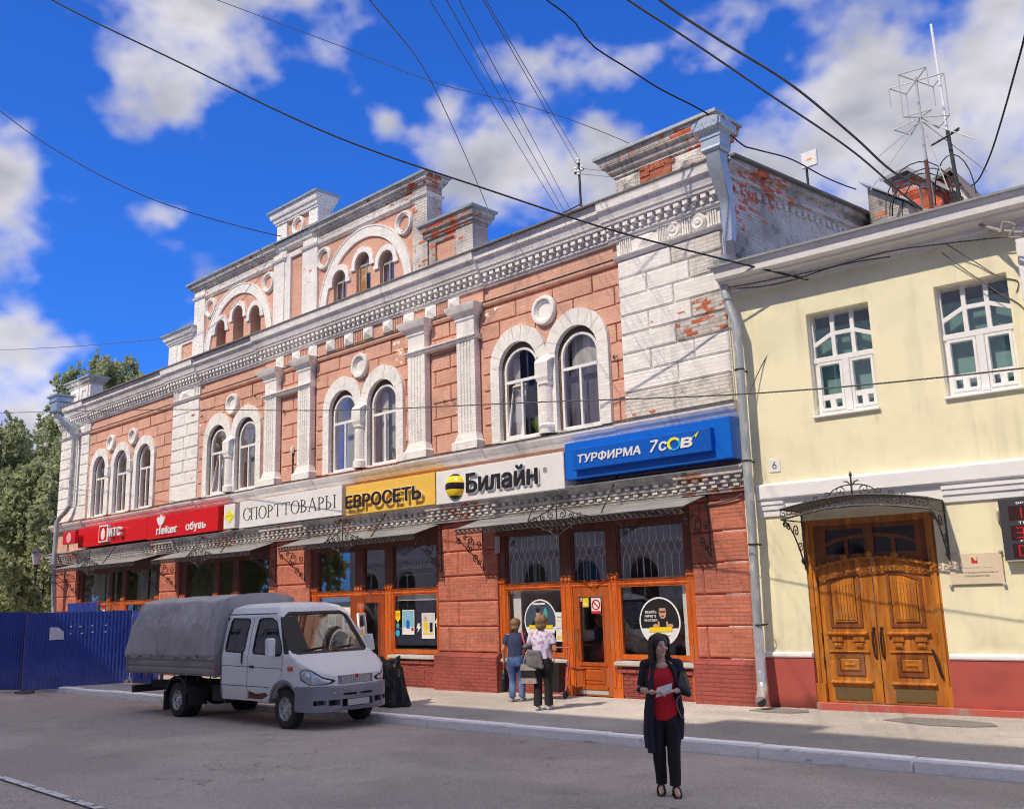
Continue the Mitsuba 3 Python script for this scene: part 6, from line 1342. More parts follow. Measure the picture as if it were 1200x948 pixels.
for (a, b, h_) in ((-10.2, -8.4, .85), (-30, -28, .9), (-20.4, -19.2, .55), (-4.9, -3.2, .7), (-38, -36.5, .7)): put('parapet_block', MB().box(a, b, oy - .4, oy + .3, H0 - .1, H0 + h_), 'opp_wall', OB)  # roof blocks out of view, placed to step the edge of the shade
for i in range(19):
    cx = -44.2 + 3.2 * i
    for g_ in (arch(cx, 2.9, .85, .6), rect(cx - .65, cx + .65, 5.0, 7.2), arch(cx, 10.3, .65, 8.6), rect(cx - .6, cx + .6, 12.4, 14.5)):
        wn = put('window', MB().ext(g_.difference(g_.buffer(-.09)).union(rect(cx - .04, cx + .04, g_.bounds[1], g_.bounds[3]).intersection(g_)), oy - .15, oy - .2), 'trim_white', OB)
        put('pane', MB().ext(g_.buffer(-.08), oy - .18, oy - .2), 'glass_dark', wn)
for i, (x, y, s_, h_) in enumerate(((-51, -1.0, 31, 13.0), (-58, 1.0, 33, 14.0), (-66, -1.5, 35, 13.5), (-75, 0, 37, 14.5), (-86, 0, 39, 13))):
    tree('leafy street tree across the road, seen only mirrored in the left shop windows', x, y, s_, h_, 4.6, 650, .26, 24, 'lime_leaf', 0., 'trees across the road')
# ------------------------------------------------------------------ the parked truck (x forward, y to its far side, z up; origin on the road behind the cab)
TX, TY = -17.26, 10.82
def tz(v): return np.c_[v[:, 0] + TX, TY - .97 + (v[:, 1] + .97) * np.interp(v[:, 1], [-.97, 1.0], [1.0, .925]), v[:, 2] - .075 + .0075 * v[:, 0]]
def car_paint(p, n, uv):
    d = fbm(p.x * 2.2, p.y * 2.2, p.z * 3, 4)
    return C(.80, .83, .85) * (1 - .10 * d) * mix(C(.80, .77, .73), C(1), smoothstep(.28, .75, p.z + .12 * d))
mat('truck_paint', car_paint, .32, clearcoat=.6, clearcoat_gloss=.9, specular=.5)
mat('bumper_grey', lambda p, n, uv: C(.23, .23, .27) * (.85 + .3 * fbm(p.x * 4, p.y * 4, p.z * 4, 3)), .55)
mat('tarp', lambda p, n, uv: C(.40, .39, .40) * (.75 + .5 * fbm(p.x * 1.3, p.y * 1.3, p.z * 1.6, 4)) * (1 + .1 * fbm(p.x * 22, p.y * 22, p.z * 22, 2)), .5, lambda p, n, uv: fbm(p.x * 2.5, p.y * 2.5, p.z * 1.2, 4) * 3 + fbm(p.x * 7, p.y * 5, p.z * 4, 3), .05)
mat('bed_grey', lambda p, n, uv: C(.26, .262, .26) * (.75 + .5 * fbm(p.x * 3, p.y * 3, p.z * 3, 4)), .6)
mat('rubber', lambda p, n, uv: C(.028, .027, .026) * (.8 + .7 * fbm(p.x * 5, p.y * 5, p.z * 5, 3)), .85)
mat('wheel_steel', lambda p, n, uv: C(.52, .53, .53) * (.75 + .4 * fbm(p.x * 9, p.y * 9, p.z * 9, 3)), .4, metallic=.3)
mat('dark_trim', (.022, .022, .024), .5)
mat('chassis', lambda p, n, uv: C(.04, .037, .034) * (.7 + .8 * fbm(p.x * 6, p.y * 6, p.z * 6, 3)), .9)
mat('amber', (.62, .10, .02), .25); mat('lamp_glass', (.55, .60, .64), .12, metallic=.3); mat('seat_cloth', (.05, .05, .055), .9)
scene['car_glass'] = {'type': 'thindielectric', 'int_ior': 2.0, 'specular_transmittance': {'type': 'rgb', 'value': [.45, .46, .47]}}
TR = thing('pickup_truck', 'white double cab truck with grey tarpaulin bed parked at the kerb', 'truck')
def tput(name, m, mt, parent=TR, smooth=False, **lab):
    if isinstance(m, MB): m.T(tz); return put(name, m, mt, parent, smooth, **lab)
    m = m if isinstance(m, trimesh.Trimesh) else trimesh.Trimesh(*(lambda q: (q.vert_properties[:, :3], q.tri_verts))(m.to_mesh()), process=False)
    m = m.copy(); m.vertices = tz(np.asarray(m.vertices)); return put(name, m, mt, parent, smooth, **lab)
def cs(pts): return m3.CrossSection([np.asarray(pts, float)])
def rnd(pts, r, n=6): return list(Polygon(pts).buffer(-r, join_style=1).buffer(r, quad_segs=n).exterior.coords)[:-1]
def side(pts, w=1.4):                                               # (x, z) profile across the width
    g = Polygon(pts).buffer(0); c = np.array(g.exterior.coords)[:-1]
    if not g.exterior.is_ccw: c = c[::-1]
    m = cs(c).extrude(2 * w)
    return m.rotate([90, 0, 0]).translate([0, w, 0])
def front(pts, x0=-2, x1=5):                                        # (y, z) profile along x
    g = Polygon(pts).buffer(0); c = np.array(g.exterior.coords)[:-1]
    if not g.exterior.is_ccw: c = c[::-1]
    m = cs(c).extrude(x1 - x0)                                      # (y, z, along)
    t_ = np.array([[0, 0, 1, x0], [1, 0, 0, 0], [0, 1, 0, 0]], float)
    return m.transform(t_)
def planv(pts, z0=-1, z1=4):
    g = Polygon(pts).buffer(0); c = np.array(g.exterior.coords)[:-1]
    if not g.exterior.is_ccw: c = c[::-1]
    return cs(c).extrude(z1 - z0).translate([0, 0, z0])
def cab(o):
    """The cab's outer body drawn in by o."""
    pr = [(.05, .44), (1.75, .44), (1.75, .5), (2.75, .5), (3.03, .58), (3.11, .74), (3.07, .90), (2.90, 1.02), (2.58, 1.185), (2.36, 1.30), (2.08, 1.68), (1.86, 1.98), (1.72, 2.10), (1.45, 2.18), (.9, 2.205), (.2, 2.19), (.07, 2.12)]
    pr = Polygon(pr).buffer(-o - .05).buffer(.05, quad_segs=6)
    fr = [(-.93, .40), (-.965, .75), (-.965, 1.22), (-.90, 1.62), (-.82, 1.97), (-.72, 2.12), (-.5, 2.19), (0, 2.21)]
    fr = fr + [(-y, z) for y, z in fr[::-1][1:]] 
    fr = Polygon(fr).buffer(-o - .04).buffer(.04, quad_segs=6)
    pl = [(0, -1), (2.05, -1), (2.42, -.985), (2.70, -.945), (2.90, -.85), (3.02, -.69), (3.085, -.42), (3.11, 0)]
    pl = pl + [(x, -y) for x, y in pl[::-1][1:]]
    pl = Polygon(pl).buffer(-o - .05).buffer(.05, quad_segs=6)
    if o > 0: pl = pl.union(sbox(-.1, -.9, .3, .9))
    body = side(list(pr.exterior.coords)[:-1]) ^ front(list(fr.exterior.coords)[:-1]) ^ planv(list(pl.exterior.coords)[:-1])
    return body
outer, inner = cab(0.), cab(.035)
def wheelcut(x, r): return m3.Manifold.cylinder(3, r, r, 40, True).rotate([90, 0, 0]).translate([x, 0, .345])
near = m3.Manifold.cube([6, 1.2, 4]).translate([-1, -1.25, -.5]); far = m3.Manifold.cube([6, 1.2, 4]).translate([-1, .05, -.5])
W1 = rnd([(.17, 1.33), (.86, 1.31), (.90, 1.90), (.24, 1.92)], .07)
W2 = rnd([(1.16, 1.30), (2.14, 1.26), (2.08, 1.42), (1.80, 1.84), (1.62, 1.905), (1.20, 1.905)], .06)
def prismy(pts, y0, y1):
    g = Polygon(pts); c = np.array(g.exterior.coords)[:-1]
    if not g.exterior.is_ccw: c = c[::-1]
    return cs(c).extrude(abs(y1 - y0)).rotate([90, 0, 0]).translate([0, max(y0, y1), 0])
WS = rnd([(-.83, 1.29), (.83, 1.29), (.79, 1.52), (.70, 1.93), (.62, 1.99), (-.62, 1.99), (-.70, 1.93), (-.79, 1.52)], .05)
ws_cut = front(WS, 1.62, 4.0) ^ m3.Manifold.cube([6, 3, 1.2]).translate([0, -1.5, 1.27])
# the windscreen takes only the sloping front face
ws_cut = ws_cut ^ side([(1.60, 2.06), (1.78, 2.03), (2.36, 1.285), (3.4, 1.2), (3.4, 2.3), (1.6, 2.3)]) if False else ws_cut ^ side([(2.27, 1.305), (3.2, 1.305), (3.2, 2.02), (1.75, 2.02)])
near_cut1, near_cut2 = prismy(W1, -1.3, -.5), prismy(W2, -1.3, -.5)
far_cut1, far_cut2 = prismy(W1, .5, 1.3), prismy(W2, .5, 1.3)
door_far = prismy([(1.0, .52), (1.75, .52), (2.0, .95), (2.18, 1.0), (2.2, 1.28), (1.84, 1.93), (1.0, 1.95)], .62, 1.3)
shell = (outer - (inner + m3.Manifold.cube([1, 1, .01]).translate([0, 0, -5]))) - near_cut1 - near_cut2 - far_cut1 - ws_cut - door_far
shell = shell - wheelcut(2.22, .45) + ((inner ^ m3.Manifold.cube([2.5, 2.4, .5]).translate([.05, -1.2, .45])) - wheelcut(2.22, .45)) + ((inner ^ side([(2.3, .5), (3.1, .5), (3.1, 1.02), (2.42, 1.2), (2.3, 1.2)])) - wheelcut(2.22, .45))
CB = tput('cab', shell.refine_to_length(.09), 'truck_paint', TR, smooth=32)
glass_body = cab(.012)
def thin_glass(cut, name='window'):
    g = (glass_body ^ cut) - cab(.014)
    return tput(name, g, 'car_tint' if name == 'window' else 'car_glass', CB, smooth=30)
scene['car_tint'] = {'type': 'thindielectric', 'int_ior': 1.5, 'specular_transmittance': {'type': 'rgb', 'value': [.12, .125, .13]}}
thin_glass(near_cut1); thin_glass(near_cut2); thin_glass(far_cut1); thin_glass(ws_cut, 'windscreen')
def seal(cut_pts, y):                                               # black rubber round the side windows
    a = Polygon(cut_pts); r_ = a.buffer(.022).difference(a.buffer(-.012))
    g = None
    for gg in getattr(r_, 'geoms', [r_]):
        o_ = prismy(list(Polygon(gg.exterior).exterior.coords)[:-1], -1.3, -.5) - prismy(list(Polygon(gg.interiors[0]).exterior.coords)[:-1], -1.35, -.45)
        g = o_ if g is None else g + o_
    return (cab(-.004) ^ g) - cab(.02)
tput('window_seal', seal(W1, 0), 'dark_trim', CB, smooth=30); tput('window_seal', seal(W2, 0), 'dark_trim', CB, smooth=30)
wr = Polygon(WS); wq = affinity.scale(wr, 1.10, 1.0).union(wr.buffer(.03)); ring_ = front(list(wq.exterior.coords)[:-1], 1.62, 4) - front(list(wr.buffer(-.02).exterior.coords)[:-1], 1.5, 4.1)
tput('windscreen_seal', ((cab(-.003) ^ ring_ ^ side([(2.20, 1.27), (3.2, 1.27), (3.2, 2.06), (1.68, 2.06)])) - cab(.02)), 'dark_trim', CB, smooth=30)
# shut lines, rub strips and small fittings as thin strips lying on the body
def strip(pts2, w=.008, mt='dark_trim', name='shut_line', sidecut=None):
    g = LineString(pts2).buffer(w / 2, cap_style=2)
    c = list(g.exterior.coords)[:-1]
    return tput(name, (cab(-.003) ^ prismy(c, -1.3, -.6)) - cab(.01), mt, CB)
strip([(1.0, .47), (1.02, 1.25), (1.02, 1.93)]); strip([(.12, .47), (.08, 1.2), (.16, 1.95)]); strip([(1.75, .47), (1.78, .5)]); strip([(2.17, 1.26), (2.16, .86)])
strip([(.1, 1.06), (2.16, 1.03)], .01); strip([(.1, .70), (1.74, .70)], .012)
tput('quarter_panel', (cab(-.002) ^ prismy([(2.205, 1.285), (1.885, 1.93), (1.95, 1.965), (2.36, 1.29)], -1.3, -.5)) - cab(.006), 'dark_trim', CB)
strip([(.08, 2.0), (1.0, 2.0), (1.72, 2.0)], .022)
tput('door_handle', MB().chbox(1.10, 1.24, 1.03, 1.07, -.995, -.94, .008), 'dark_trim', CB)
tput('door_handle', MB().chbox(.80, .84, 1.10, 1.30, -.985, -.94, .008), 'dark_trim', CB)
tput('fuel_flap', MB().chbox(.86, .88, 1.2, 1.22, -.98, -.95, .004), 'steel_pale', CB)
tput('indicator', MB().chbox(2.36, 2.50, 1.00, 1.08, -1.0, -.93, .02), 'amber', CB)
arch_ring = (m3.Manifold.cylinder(2.2, .50, .50, 44, True) - m3.Manifold.cylinder(2.4, .45, .45, 44, True)).rotate([90, 0, 0]).translate([2.22, 0, .345])
tput('wheel_arch', (cab(-.018) ^ arch_ring ^ m3.Manifold.cube([3, 3, 2]).translate([1, -1.5, .34])) - cab(.03), 'bumper_grey', CB, smooth=30)
rust = (cab(-.002) ^ prismy([(1.02, .48), (1.5, .48), (1.72, .56), (1.6, .60), (1.3, .57), (1.06, .62)], -1.3, -.6)) - cab(.01)
tput('rust_patch', rust, 'rusty_iron', CB, label='rust eaten lower edge of the front door')
# bonnet seam, grille, lamps, bumper
for s_ in (-1, 1): tput('bonnet_seam', MB().tube([(2.52, s_ * .76, 1.212), (2.80, s_ * .72, 1.045), (2.99, s_ * .62, .935)], .006, 5), 'dark_trim', CB)
gr = MB()
for i in range(15):
    y = -.36 + .72 * i / 14; gr.box(3.075 - .05 * abs(y), 3.122 - .05 * abs(y), y - .016, y + .016, .765, .885 - .02 * abs(y))
tput('grille', gr, 'steel_pale', CB); tput('grille', MB().box(3.0, 3.106, -.40, .40, .752, .895), 'bumper_grey', CB)
tput('emblem', MB().lathe([(0, .03), (.03, .02), (.035, 0)], (3.115, 0, .875), 'x', 12), 'print_red', CB)
for s_ in (-1, 1):
    hl = rnd([(2.70, .985), (2.80, 1.03), (2.90, 1.0), (3.075, .82), (3.05, .765), (2.86, .77), (2.72, .86)], .035)
    lamp = (cab(-.006) ^ prismy(hl, s_ * 1.3, s_ * .42)) - cab(.05)
    L = tput('headlight', lamp, 'lamp_glass', CB, smooth=30)
    hr_ = Polygon(hl); ho = prismy(list(hr_.buffer(.008).exterior.coords)[:-1], s_ * 1.3, s_ * .42) - prismy(list(hr_.buffer(-.004).exterior.coords)[:-1], s_ * 1.35, s_ * .40)
    tput('headlight_rim', (cab(-.008) ^ ho) - cab(.03), 'dark_trim', L)
    for cx, cy in ((2.86, .84), (2.95, .72)): tput('reflector', MB().lathe([(0, -.03), (.05, -.01), (.062, .004)], (cx, s_ * cy, .885 - .02 * (cx > 2.85)), 'x', 16), 'steel_pale', L)
bp = Polygon([(2.60, -.985), (2.76, -.965), (2.96, -.86), (3.09, -.66), (3.16, -.38), (3.18, 0), (3.16, .38), (3.09, .66), (2.96, .86), (2.76, .965), (2.60, .985), (2.60, .6), (2.85, 0), (2.60, -.6)])
bump = planv(list(bp.exterior.coords)[:-1], .30, .735) ^ side([(2.5, .38), (2.62, .32), (3.12, .30), (3.17, .36), (3.2, .50), (3.165, .53), (3.2, .57), (3.15, .70), (3.06, .735), (2.5, .735)])
for y0, y1, z0, z1 in ((-.62, -.40, .40, .50), (.40, .62, .40, .50), (-.85, -.66, .42, .50), (.66, .85, .42, .50), (-.34, -.04, .56, .60), (.04, .34, .56, .60), (-.36, .36, .37, .50)):
    bump = bump - m3.Manifold.cube([.6, y1 - y0, z1 - z0]).translate([2.98 - .12 * (abs(y0 + y1) > 1.3), y0, z0])
BM = tput('bumper', bump.refine_to_length(.09), 'bumper_grey', TR, smooth=30)
tput('bumper_recess', MB().box(2.7, 2.99, -.8, .8, .36, .62), 'dark_trim', BM)
tput('licence_plate', MB().chbox(0, 1, 0, 1, 0, .1, .001) if False else MB().box(3.165, 3.185, -.25, .25, .385, .49), 'plate_blank', BM)
plain('plate_blank', (.50, .50, .52), .5)
tput('tow_hook', MB().lathe([(0, .02), (.02, .015), (.02, 0)], (3.165, -.55, .62), 'x', 10), 'steel_pale', BM)
# wipers, mirrors, cab inside
for y0, y1 in ((-.62, -.05), (.02, .6)): tput('wiper', MB().tube([(2.36, y0, 1.335), (2.33, (y0 + y1) / 2, 1.36), (2.30, y1, 1.375)], .012, 5), 'dark_trim', CB)
tput('cowl', (cab(-.005) ^ front([(-.86, 1.215), (.86, 1.215), (.84, 1.31), (-.84, 1.31)], 2.22, 2.75) ^ side([(2.2, 1.31), (2.30, 1.31), (2.62, 1.16), (2.5, 1.16), (2.2, 1.2)])) - cab(.03), 'dark_trim', CB)
cowl = (cab(.004) ^ front([(-.82, 1.2), (.82, 1.2), (.8, 1.32), (-.8, 1.32)], 2.2, 2.6)) - cab(.03)
def mirror(y, x, par, s_):
    M_ = tput('mirror', m3.Manifold.batch_hull([m3.Manifold.sphere(.04, 14).translate([x + dx, y + dy, z]) for dx in (0, .06) for dy in (-.035, .04) for z in (1.28, 1.53)]), 'truck_paint', par, smooth=40)
    tput('mirror_arm', MB().tube([(x - .02, y + .05 * s_, 1.3), (x - .05, y - .14 * -s_ * -1 if False else y + s_ * .16, 1.27)], .02, 6), 'dark_trim', par)
mirror(-1.12, 1.98, CB, 1)
tput('interior', MB().box(.12, 2.2, -.86, .86, .6, .66).box(.08, .12, -.84, .84, .6, 1.95), 'seat_cloth', CB)
tput('dashboard', MB().sweepx([(-.8, 1.0), (-.8, 1.22), (.8, 1.22), (.8, 1.0)], 2.0, 2.35), 'seat_cloth', CB)
for x, y in ((1.3, -.45), (1.3, .45), (.35, -.45), (.35, .45)): 
    tput('seat', MB().chbox(x - .1, x + .5, .66, 1.0, y - .3, y + .3, .03).rloft([(1.0, x - .15, x + .05, y - .28, y + .28), (1.5, x - .28, x - .12, y - .25, y + .25), (1.72, x - .30, x - .18, y - .15, y + .15)]), 'seat_cloth', CB)
tput('steering_wheel', MB().tube(np.c_[1.95 + .1 * np.sin(np.linspace(0, 2 * np.pi, 20)), .42 + .19 * np.cos(np.linspace(0, 2 * np.pi, 20)), 1.28 + .15 * np.sin(np.linspace(0, 2 * np.pi, 20))], .015, 6), 'dark_trim', CB)
# open far door
th = math.radians(50)
def od(v):                                                         # door built shut at y = .95, hinged at (2.16, .96), swung outwards
    dx, dy = v[:, 0] - 2.16, v[:, 1] - .96; a = -th
    return np.c_[2.16 + dx * math.cos(a) - dy * math.sin(a), .96 + dx * math.sin(a) + dy * math.cos(a), v[:, 2]]
dl = Polygon(rnd([(1.0, .52), (1.75, .52), (2.0, .95), (2.18, 1.0), (2.2, 1.28), (1.84, 1.93), (1.7, 1.95), (1.0, 1.95)], .06)); wn_ = Polygon(W2).intersection(sbox(1.08, 0, 3, 3))
def dvert(m): m.v = [od(np.c_[v[:, 0], v[:, 1] - np.interp(v[:, 2], [1.22, 1.62, 1.97], [0, .06, .14]), v[:, 2]]) for v in m.v]; return m
OD = tput('open_door', dvert(MB().ext(dl.difference(wn_), .955, .92, True)), 'truck_paint', CB, label='front door standing open on the far side')
tput('window', dvert(MB().ext(wn_, .94, .938)), 'car_tint', OD)
q = dvert(MB().chbox(2.0, 2.10, 1.25, 1.55, 1.02, 1.2, .03).box(2.01, 2.09, 1.199, 1.2, 1.26, 1.54)); tput('mirror', q, 'truck_paint', OD)
# wheels
def wheel(x, y, out, nm='wheel'):
    s_ = -1 if out < 0 else 1
    w = MB().lathe([(.20, -.09 * s_), (.24, -.10 * s_), (.31, -.10 * s_), (.335, -.085 * s_), (.345, -.05 * s_), (.345, .05 * s_), (.335, .085 * s_), (.31, .10 * s_), (.24, .10 * s_), (.20, .09 * s_)], (x, y, .345), 'y', 40)
    for i in range(36):
        a = 2 * np.pi * i / 36; c, s2 = math.cos(a), math.sin(a)
        v = np.array([(x + r * c - d * s2, y + o, .345 + r * s2 + d * c) for r in (.34, .351) for d in (-.012, .012) for o in (-.075, .075)]); w.add(v, [(4, 5, 7, 6), (0, 4, 5, 1), (2, 6, 7, 3), (0, 2, 6, 4), (1, 3, 7, 5)])
    t_ = tput(nm, w, 'rubber', TR, smooth=40)
    tput('rim', MB().lathe([(0, .085 * s_), (.05, .09 * s_), (.07, .055 * s_), (.12, .03 * s_), (.14, .05 * s_), (.165, .05 * s_), (.185, .02 * s_), (.20, .07 * s_), (.215, .095 * s_), (.22, .06 * s_)], (x, y, .345), 'y', 36), 'wheel_steel', t_, smooth=30)
    hl = MB()
    for i in range(6):
        a = 2 * np.pi * i / 6; hl.lathe([(0, .052 * s_ + .004 * s_), (.022, .052 * s_ + .004 * s_)], (x + .148 * math.cos(a), y, .345 + .148 * math.sin(a)), 'y', 10)
    tput('rim_hole', hl, 'dark_trim', t_)
    for i in range(5):
        a = 2 * np.pi * i / 5 + .3; hl = MB().lathe([(0, .085 * s_), (.012, .08 * s_), (.012, .04 * s_)], (x + .085 * math.cos(a), y, .345 + .085 * math.sin(a)), 'y', 6); tput('wheel_nut', hl, 'pale_grey', t_)
for x, y, o in ((2.22, -.83, -1), (2.22, .83, 1), (-1.68, -.84, -1), (-1.68, -.62, -1), (-1.68, .84, 1), (-1.68, .62, 1)): wheel(x, y, o)
# chassis, mudguards
tput('chassis', MB().box(-3.85, 2.2, -.42, -.30, .48, .64).box(-3.85, 2.2, .30, .42, .48, .64).box(-1.78, -1.58, -.7, .7, .27, .42).lathe([(.16, -.2), (.18, 0), (.16, .2)], (-1.68, 0, .345), 'x', 14).box(2.12, 2.32, -.7, .7, .30, .40).box(-.6, .0, -.75, -.35, .36, .66).box(-3.9, -3.8, -.85, .85, .40, .55).box(.05, 1.75, -.85, .85, .44, .52), 'chassis', TR)
for s_ in (-1, 1):
    a = np.linspace(math.radians(15), math.radians(185), 14); mg = MB()
    P_ = np.c_[-1.68 + .47 * np.cos(a), .36 + .46 * np.sin(a)]
    v = np.vstack([np.c_[P_[:, 0], np.full(14, s_ * .50), P_[:, 1]], np.c_[P_[:, 0], np.full(14, s_ * .97), P_[:, 1]]]); i = np.arange(13)
    mg.add(v, np.c_[i, i + 1, i + 15, i + 14]); mg.add(np.vstack([v[14:], np.c_[P_[:, 0] * .9 + -1.68 * .1, np.full(14, s_ * .97), .36 + (P_[:, 1] - .36) * .9]]), np.c_[i, i + 1, i + 15, i + 14])
    tput('mudguard', mg, 'rubber', TR)
    for q_ in ((-2.19, -2.175, .12, .5), (-1.16, -1.145, .25, .62)): tput('mud_flap', MB().box(q_[0], q_[1], s_ * .97 - (.42 if s_ > 0 else 0), s_ * .97 + (.42 if s_ < 0 else 0), q_[2], q_[3]), 'rubber', TR)
# cargo bed and tarpaulin
BD = tput('cargo_bed', MB().box(-3.90, -.06, -.98, .98, .84, .90).box(-.10, -.05, -.96, .96, .9, 1.3), 'bed_grey', TR)
for s_ in (-1, 1):
    z = [(.86, 0), (.88, .03), (.95, .03), (.97, .012), (1.0, .012), (1.02, .03), (1.08, .03), (1.10, .012), (1.13, .012), (1.15, .03), (1.21, .03), (1.23, 0)]
    tput('side_board', MB().sweepx([(s_ * .97, zz) for zz, d in z] [::-1] + [(s_ * (.975 + d), zz) for zz, d in z], -3.86, -.14), 'bed_grey', BD)
    for x in (-3.90, -.14): tput('corner_post', MB().box(x, x + .05, s_ * .985 - .03, s_ * .985 + .03, .82, 1.26), 'bed_grey', BD)
tput('tail_board', MB().box(-3.93, -3.89, -.97, .97, .86, 1.23), 'bed_grey', BD)
tput('marker_light', MB().chbox(-.13, -.08, .96, 1.03, -1.03, -.99, .01), 'amber', BD)
tput('marker_light', MB().chbox(-2.98, -2.93, .80, .84, -1.01, -.97, .01), 'amber', BD)
hk = MB()
for x in np.linspace(-3.7, -.3, 8): hk.box(x, x + .02, -1.025, -1.0, 1.19, 1.25).box(x, x + .015, -.99, -.97, .72, .84)
tput('hook', hk, 'dark_trim', BD)
nx, nt = 110, 60                                                     # one draped sheet: arched section, leaning rear end, slack folds
ts = np.linspace(0, 1, nt); sec = []
key_y = [-1.0, -1.03, -1.01, -.875, -.835, -.60, -.3, 0]; key_z = [1.17, 1.25, 1.80, 2.28, 2.325, 2.375, 2.41, 2.42]
hy = np.interp(np.linspace(0, 7, nt // 2), range(8), key_y); hz = np.interp(np.linspace(0, 7, nt // 2), range(8), key_z)
sy = np.r_[hy, -hy[::-1]]; sz = np.r_[hz, hz[::-1]]
V = []
for i in range(nx):
    u = i / (nx - 1)
    lean_r = np.interp(sz, [1.17, 2.44], [-3.93, -3.42]); lean_f = np.interp(sz, [1.17, 2.44], [-.12, -.02])
    x = lean_r + (lean_f - lean_r) * u
    sag = .035 * math.sin(3 * math.pi * u) ** 2
    pinch = np.exp(-((u - .48) / .05) ** 2) * .03 * np.sin(np.pi * np.clip((sz - 1.17) / 1.2, 0, 1)) - np.exp(-((u - .93) / .03) ** 2) * .03
    bul = .05 * np.sin(np.pi * np.clip((sz - 1.17) / 1.15, 0, 1)) * (.4 + .6 * math.sin(math.pi * ((u * 2) % 1)) ** .7) * np.sign(-sy)
    nn_ = meshkit.fbm(np.stack([x * 1.6 + sz * .9, sy * .6, sz * 1.7], -1), 4, 3) - .5 + .55 * (meshkit.fbm(np.stack([x * 6 + sz * 3.5, sy * .6, sz * 1.3], -1), 3, 9) - .5)
    hem = .03 * np.sin(u * 44) * (sz < 1.2)
    V.append(np.c_[x, sy - bul * .6 + np.sign(sy) * (.10 * nn_ - pinch), sz - sag * (sz > 2.2) + hem])
V = np.array(V).reshape(-1, 3); i, j = np.meshgrid(np.arange(nx - 1), np.arange(len(sy) - 1), indexing='ij'); a = (i * len(sy) + j).ravel()
tp = MB().add(V, np.c_[a, a + 1, a + len(sy) + 1, a + len(sy)])
for e in (0, nx - 1):
    r_ = V.reshape(nx, len(sy), 3)[e]; h_ = len(sy) // 2; i = np.arange(h_ - 1)
    tp.add(np.vstack([r_[:h_], r_[::-1][:h_]]), np.c_[i, i + 1, i + 1 + h_, i + h_])
tput('tarpaulin', tp, 'tarp', TR, smooth=50)
ro_ = MB()
for x in np.linspace(-3.6, -.4, 7): ro_.tube([(x, -1.045, 1.2), (x + .22, -1.05, 1.24), (x + .45, -1.045, 1.2)], .006, 4)
tput('tie_rope', ro_, 'cable_pale', TR)
for x in (-2.45, -.33): tput('seam_strap', MB().tube([(x + .02 * math.sin(z * 7), -np.interp(z, [1.2, 1.75, 2.2], [1.04, 1.035, .965]), z) for z in np.linspace(1.22, 2.2, 14)], .012, 5), 'tarp', TR)
# ------------------------------------------------------------------ bin bag, trolley, people
t = thing('rubbish_bag', 'stuffed black plastic rubbish bag standing at the kerb beside the truck', 'bag')
q = []
rz_ = float(walk_z(-15.3))
for k, (z, rx, ry) in enumerate(((0, .36, .22), (.05, .39, .26), (.25, .36, .25), (.5, .31, .22), (.72, .27, .19), (.80, .25, .15), (.86, .27, .12), (.93, .27, .10))):
    a = np.linspace(0, 2 * np.pi, 40, endpoint=False)
    w = 1 + .10 * np.sin(a * 5 + z * 5) + .07 * np.sin(a * 9 - z * 9) + .05 * np.sin(a * 3 + 1)
    q.append(np.c_[-15.42 + .10 * (z - .5) * -1.3 + rx * w * np.cos(a), 12.62 + ry * w * np.sin(a), np.full(40, rz_ + z) + .05 * np.sin(a * 2 + .6) * (z > .8)])
V = np.array(q).reshape(-1, 3); i, j = np.meshgrid(np.arange(7), np.arange(40), indexing='ij'); a = i * 40 + j; b = i * 40 + (j + 1) % 40
m = MB().add(V, np.stack([a, b, b + 40, a + 40], -1).reshape(-1, 4)); c0 = V[280:].mean(0) - np.array([0, 0, .10]); m.add(np.vstack([V[280:], c0]), [(k, (k + 1) % 40, 40) for k in range(40)])
mat('bin_plastic', (.014, .014, .016), .38, lambda p, n, uv: fbm(p.x * 9, p.y * 9, p.z * 4, 4) * 2, .05)
put('sack', m, 'bin_plastic', t, smooth=True)
def plan(o, ang):
    c, s = math.cos(ang), math.sin(ang)                             # local y (forward) turned to the heading, x to the figure's right
    return lambda v: np.c_[o[0] + v[:, 0] * s + v[:, 1] * c, o[1] - v[:, 0] * c + v[:, 1] * s, o[2] + v[:, 2]]
def hullb(a, ra, b, rb, n=14): return m3.Manifold.batch_hull([m3.Manifold.sphere(ra, n).translate(list(a)), m3.Manifold.sphere(rb, n).translate(list(b))])
def ball(p, r, s=(1, 1, 1), n=20): return m3.Manifold.sphere(1, n).scale([r * s[0], r * s[1], r * s[2]]).translate(list(p))
def fuse(parts, step=.025, it=8):
    m = m3.Manifold.batch_boolean(parts, m3.OpType.Add).refine_to_length(step).to_mesh()
    t_ = trimesh.Trimesh(m.vert_properties[:, :3], m.tri_verts); trimesh.smoothing.filter_taubin(t_, iterations=it); return t_
def loft(levels, seg=30, wob=None):
    """levels: (z, cx, cy, rx, ry): a closed body of ellipses."""
    a = np.linspace(0, 2 * np.pi, seg, endpoint=False); V = []
    for z, cx, cy, rx, ry in levels:
        w = 1 if wob is None else 1 + wob(a, z)
        V.append(np.c_[cx + rx * w * np.cos(a), cy + ry * w * np.sin(a), np.full(seg, z)])
    n = len(V); V = np.vstack(V); i, j = np.meshgrid(np.arange(n - 1), np.arange(seg), indexing='ij'); p = i * seg + j; q = i * seg + (j + 1) % seg
    m = MB().add(V, np.stack([p, q, q + seg, p + seg], -1).reshape(-1, 4))
    for e, l in ((0, levels[0]), ((n - 1) * seg, levels[-1])): m.add(np.vstack([V[e:e + seg], [l[1], l[2], l[0]]]), [(k, (k + 1) % seg, seg) for k in range(seg)])
    return m
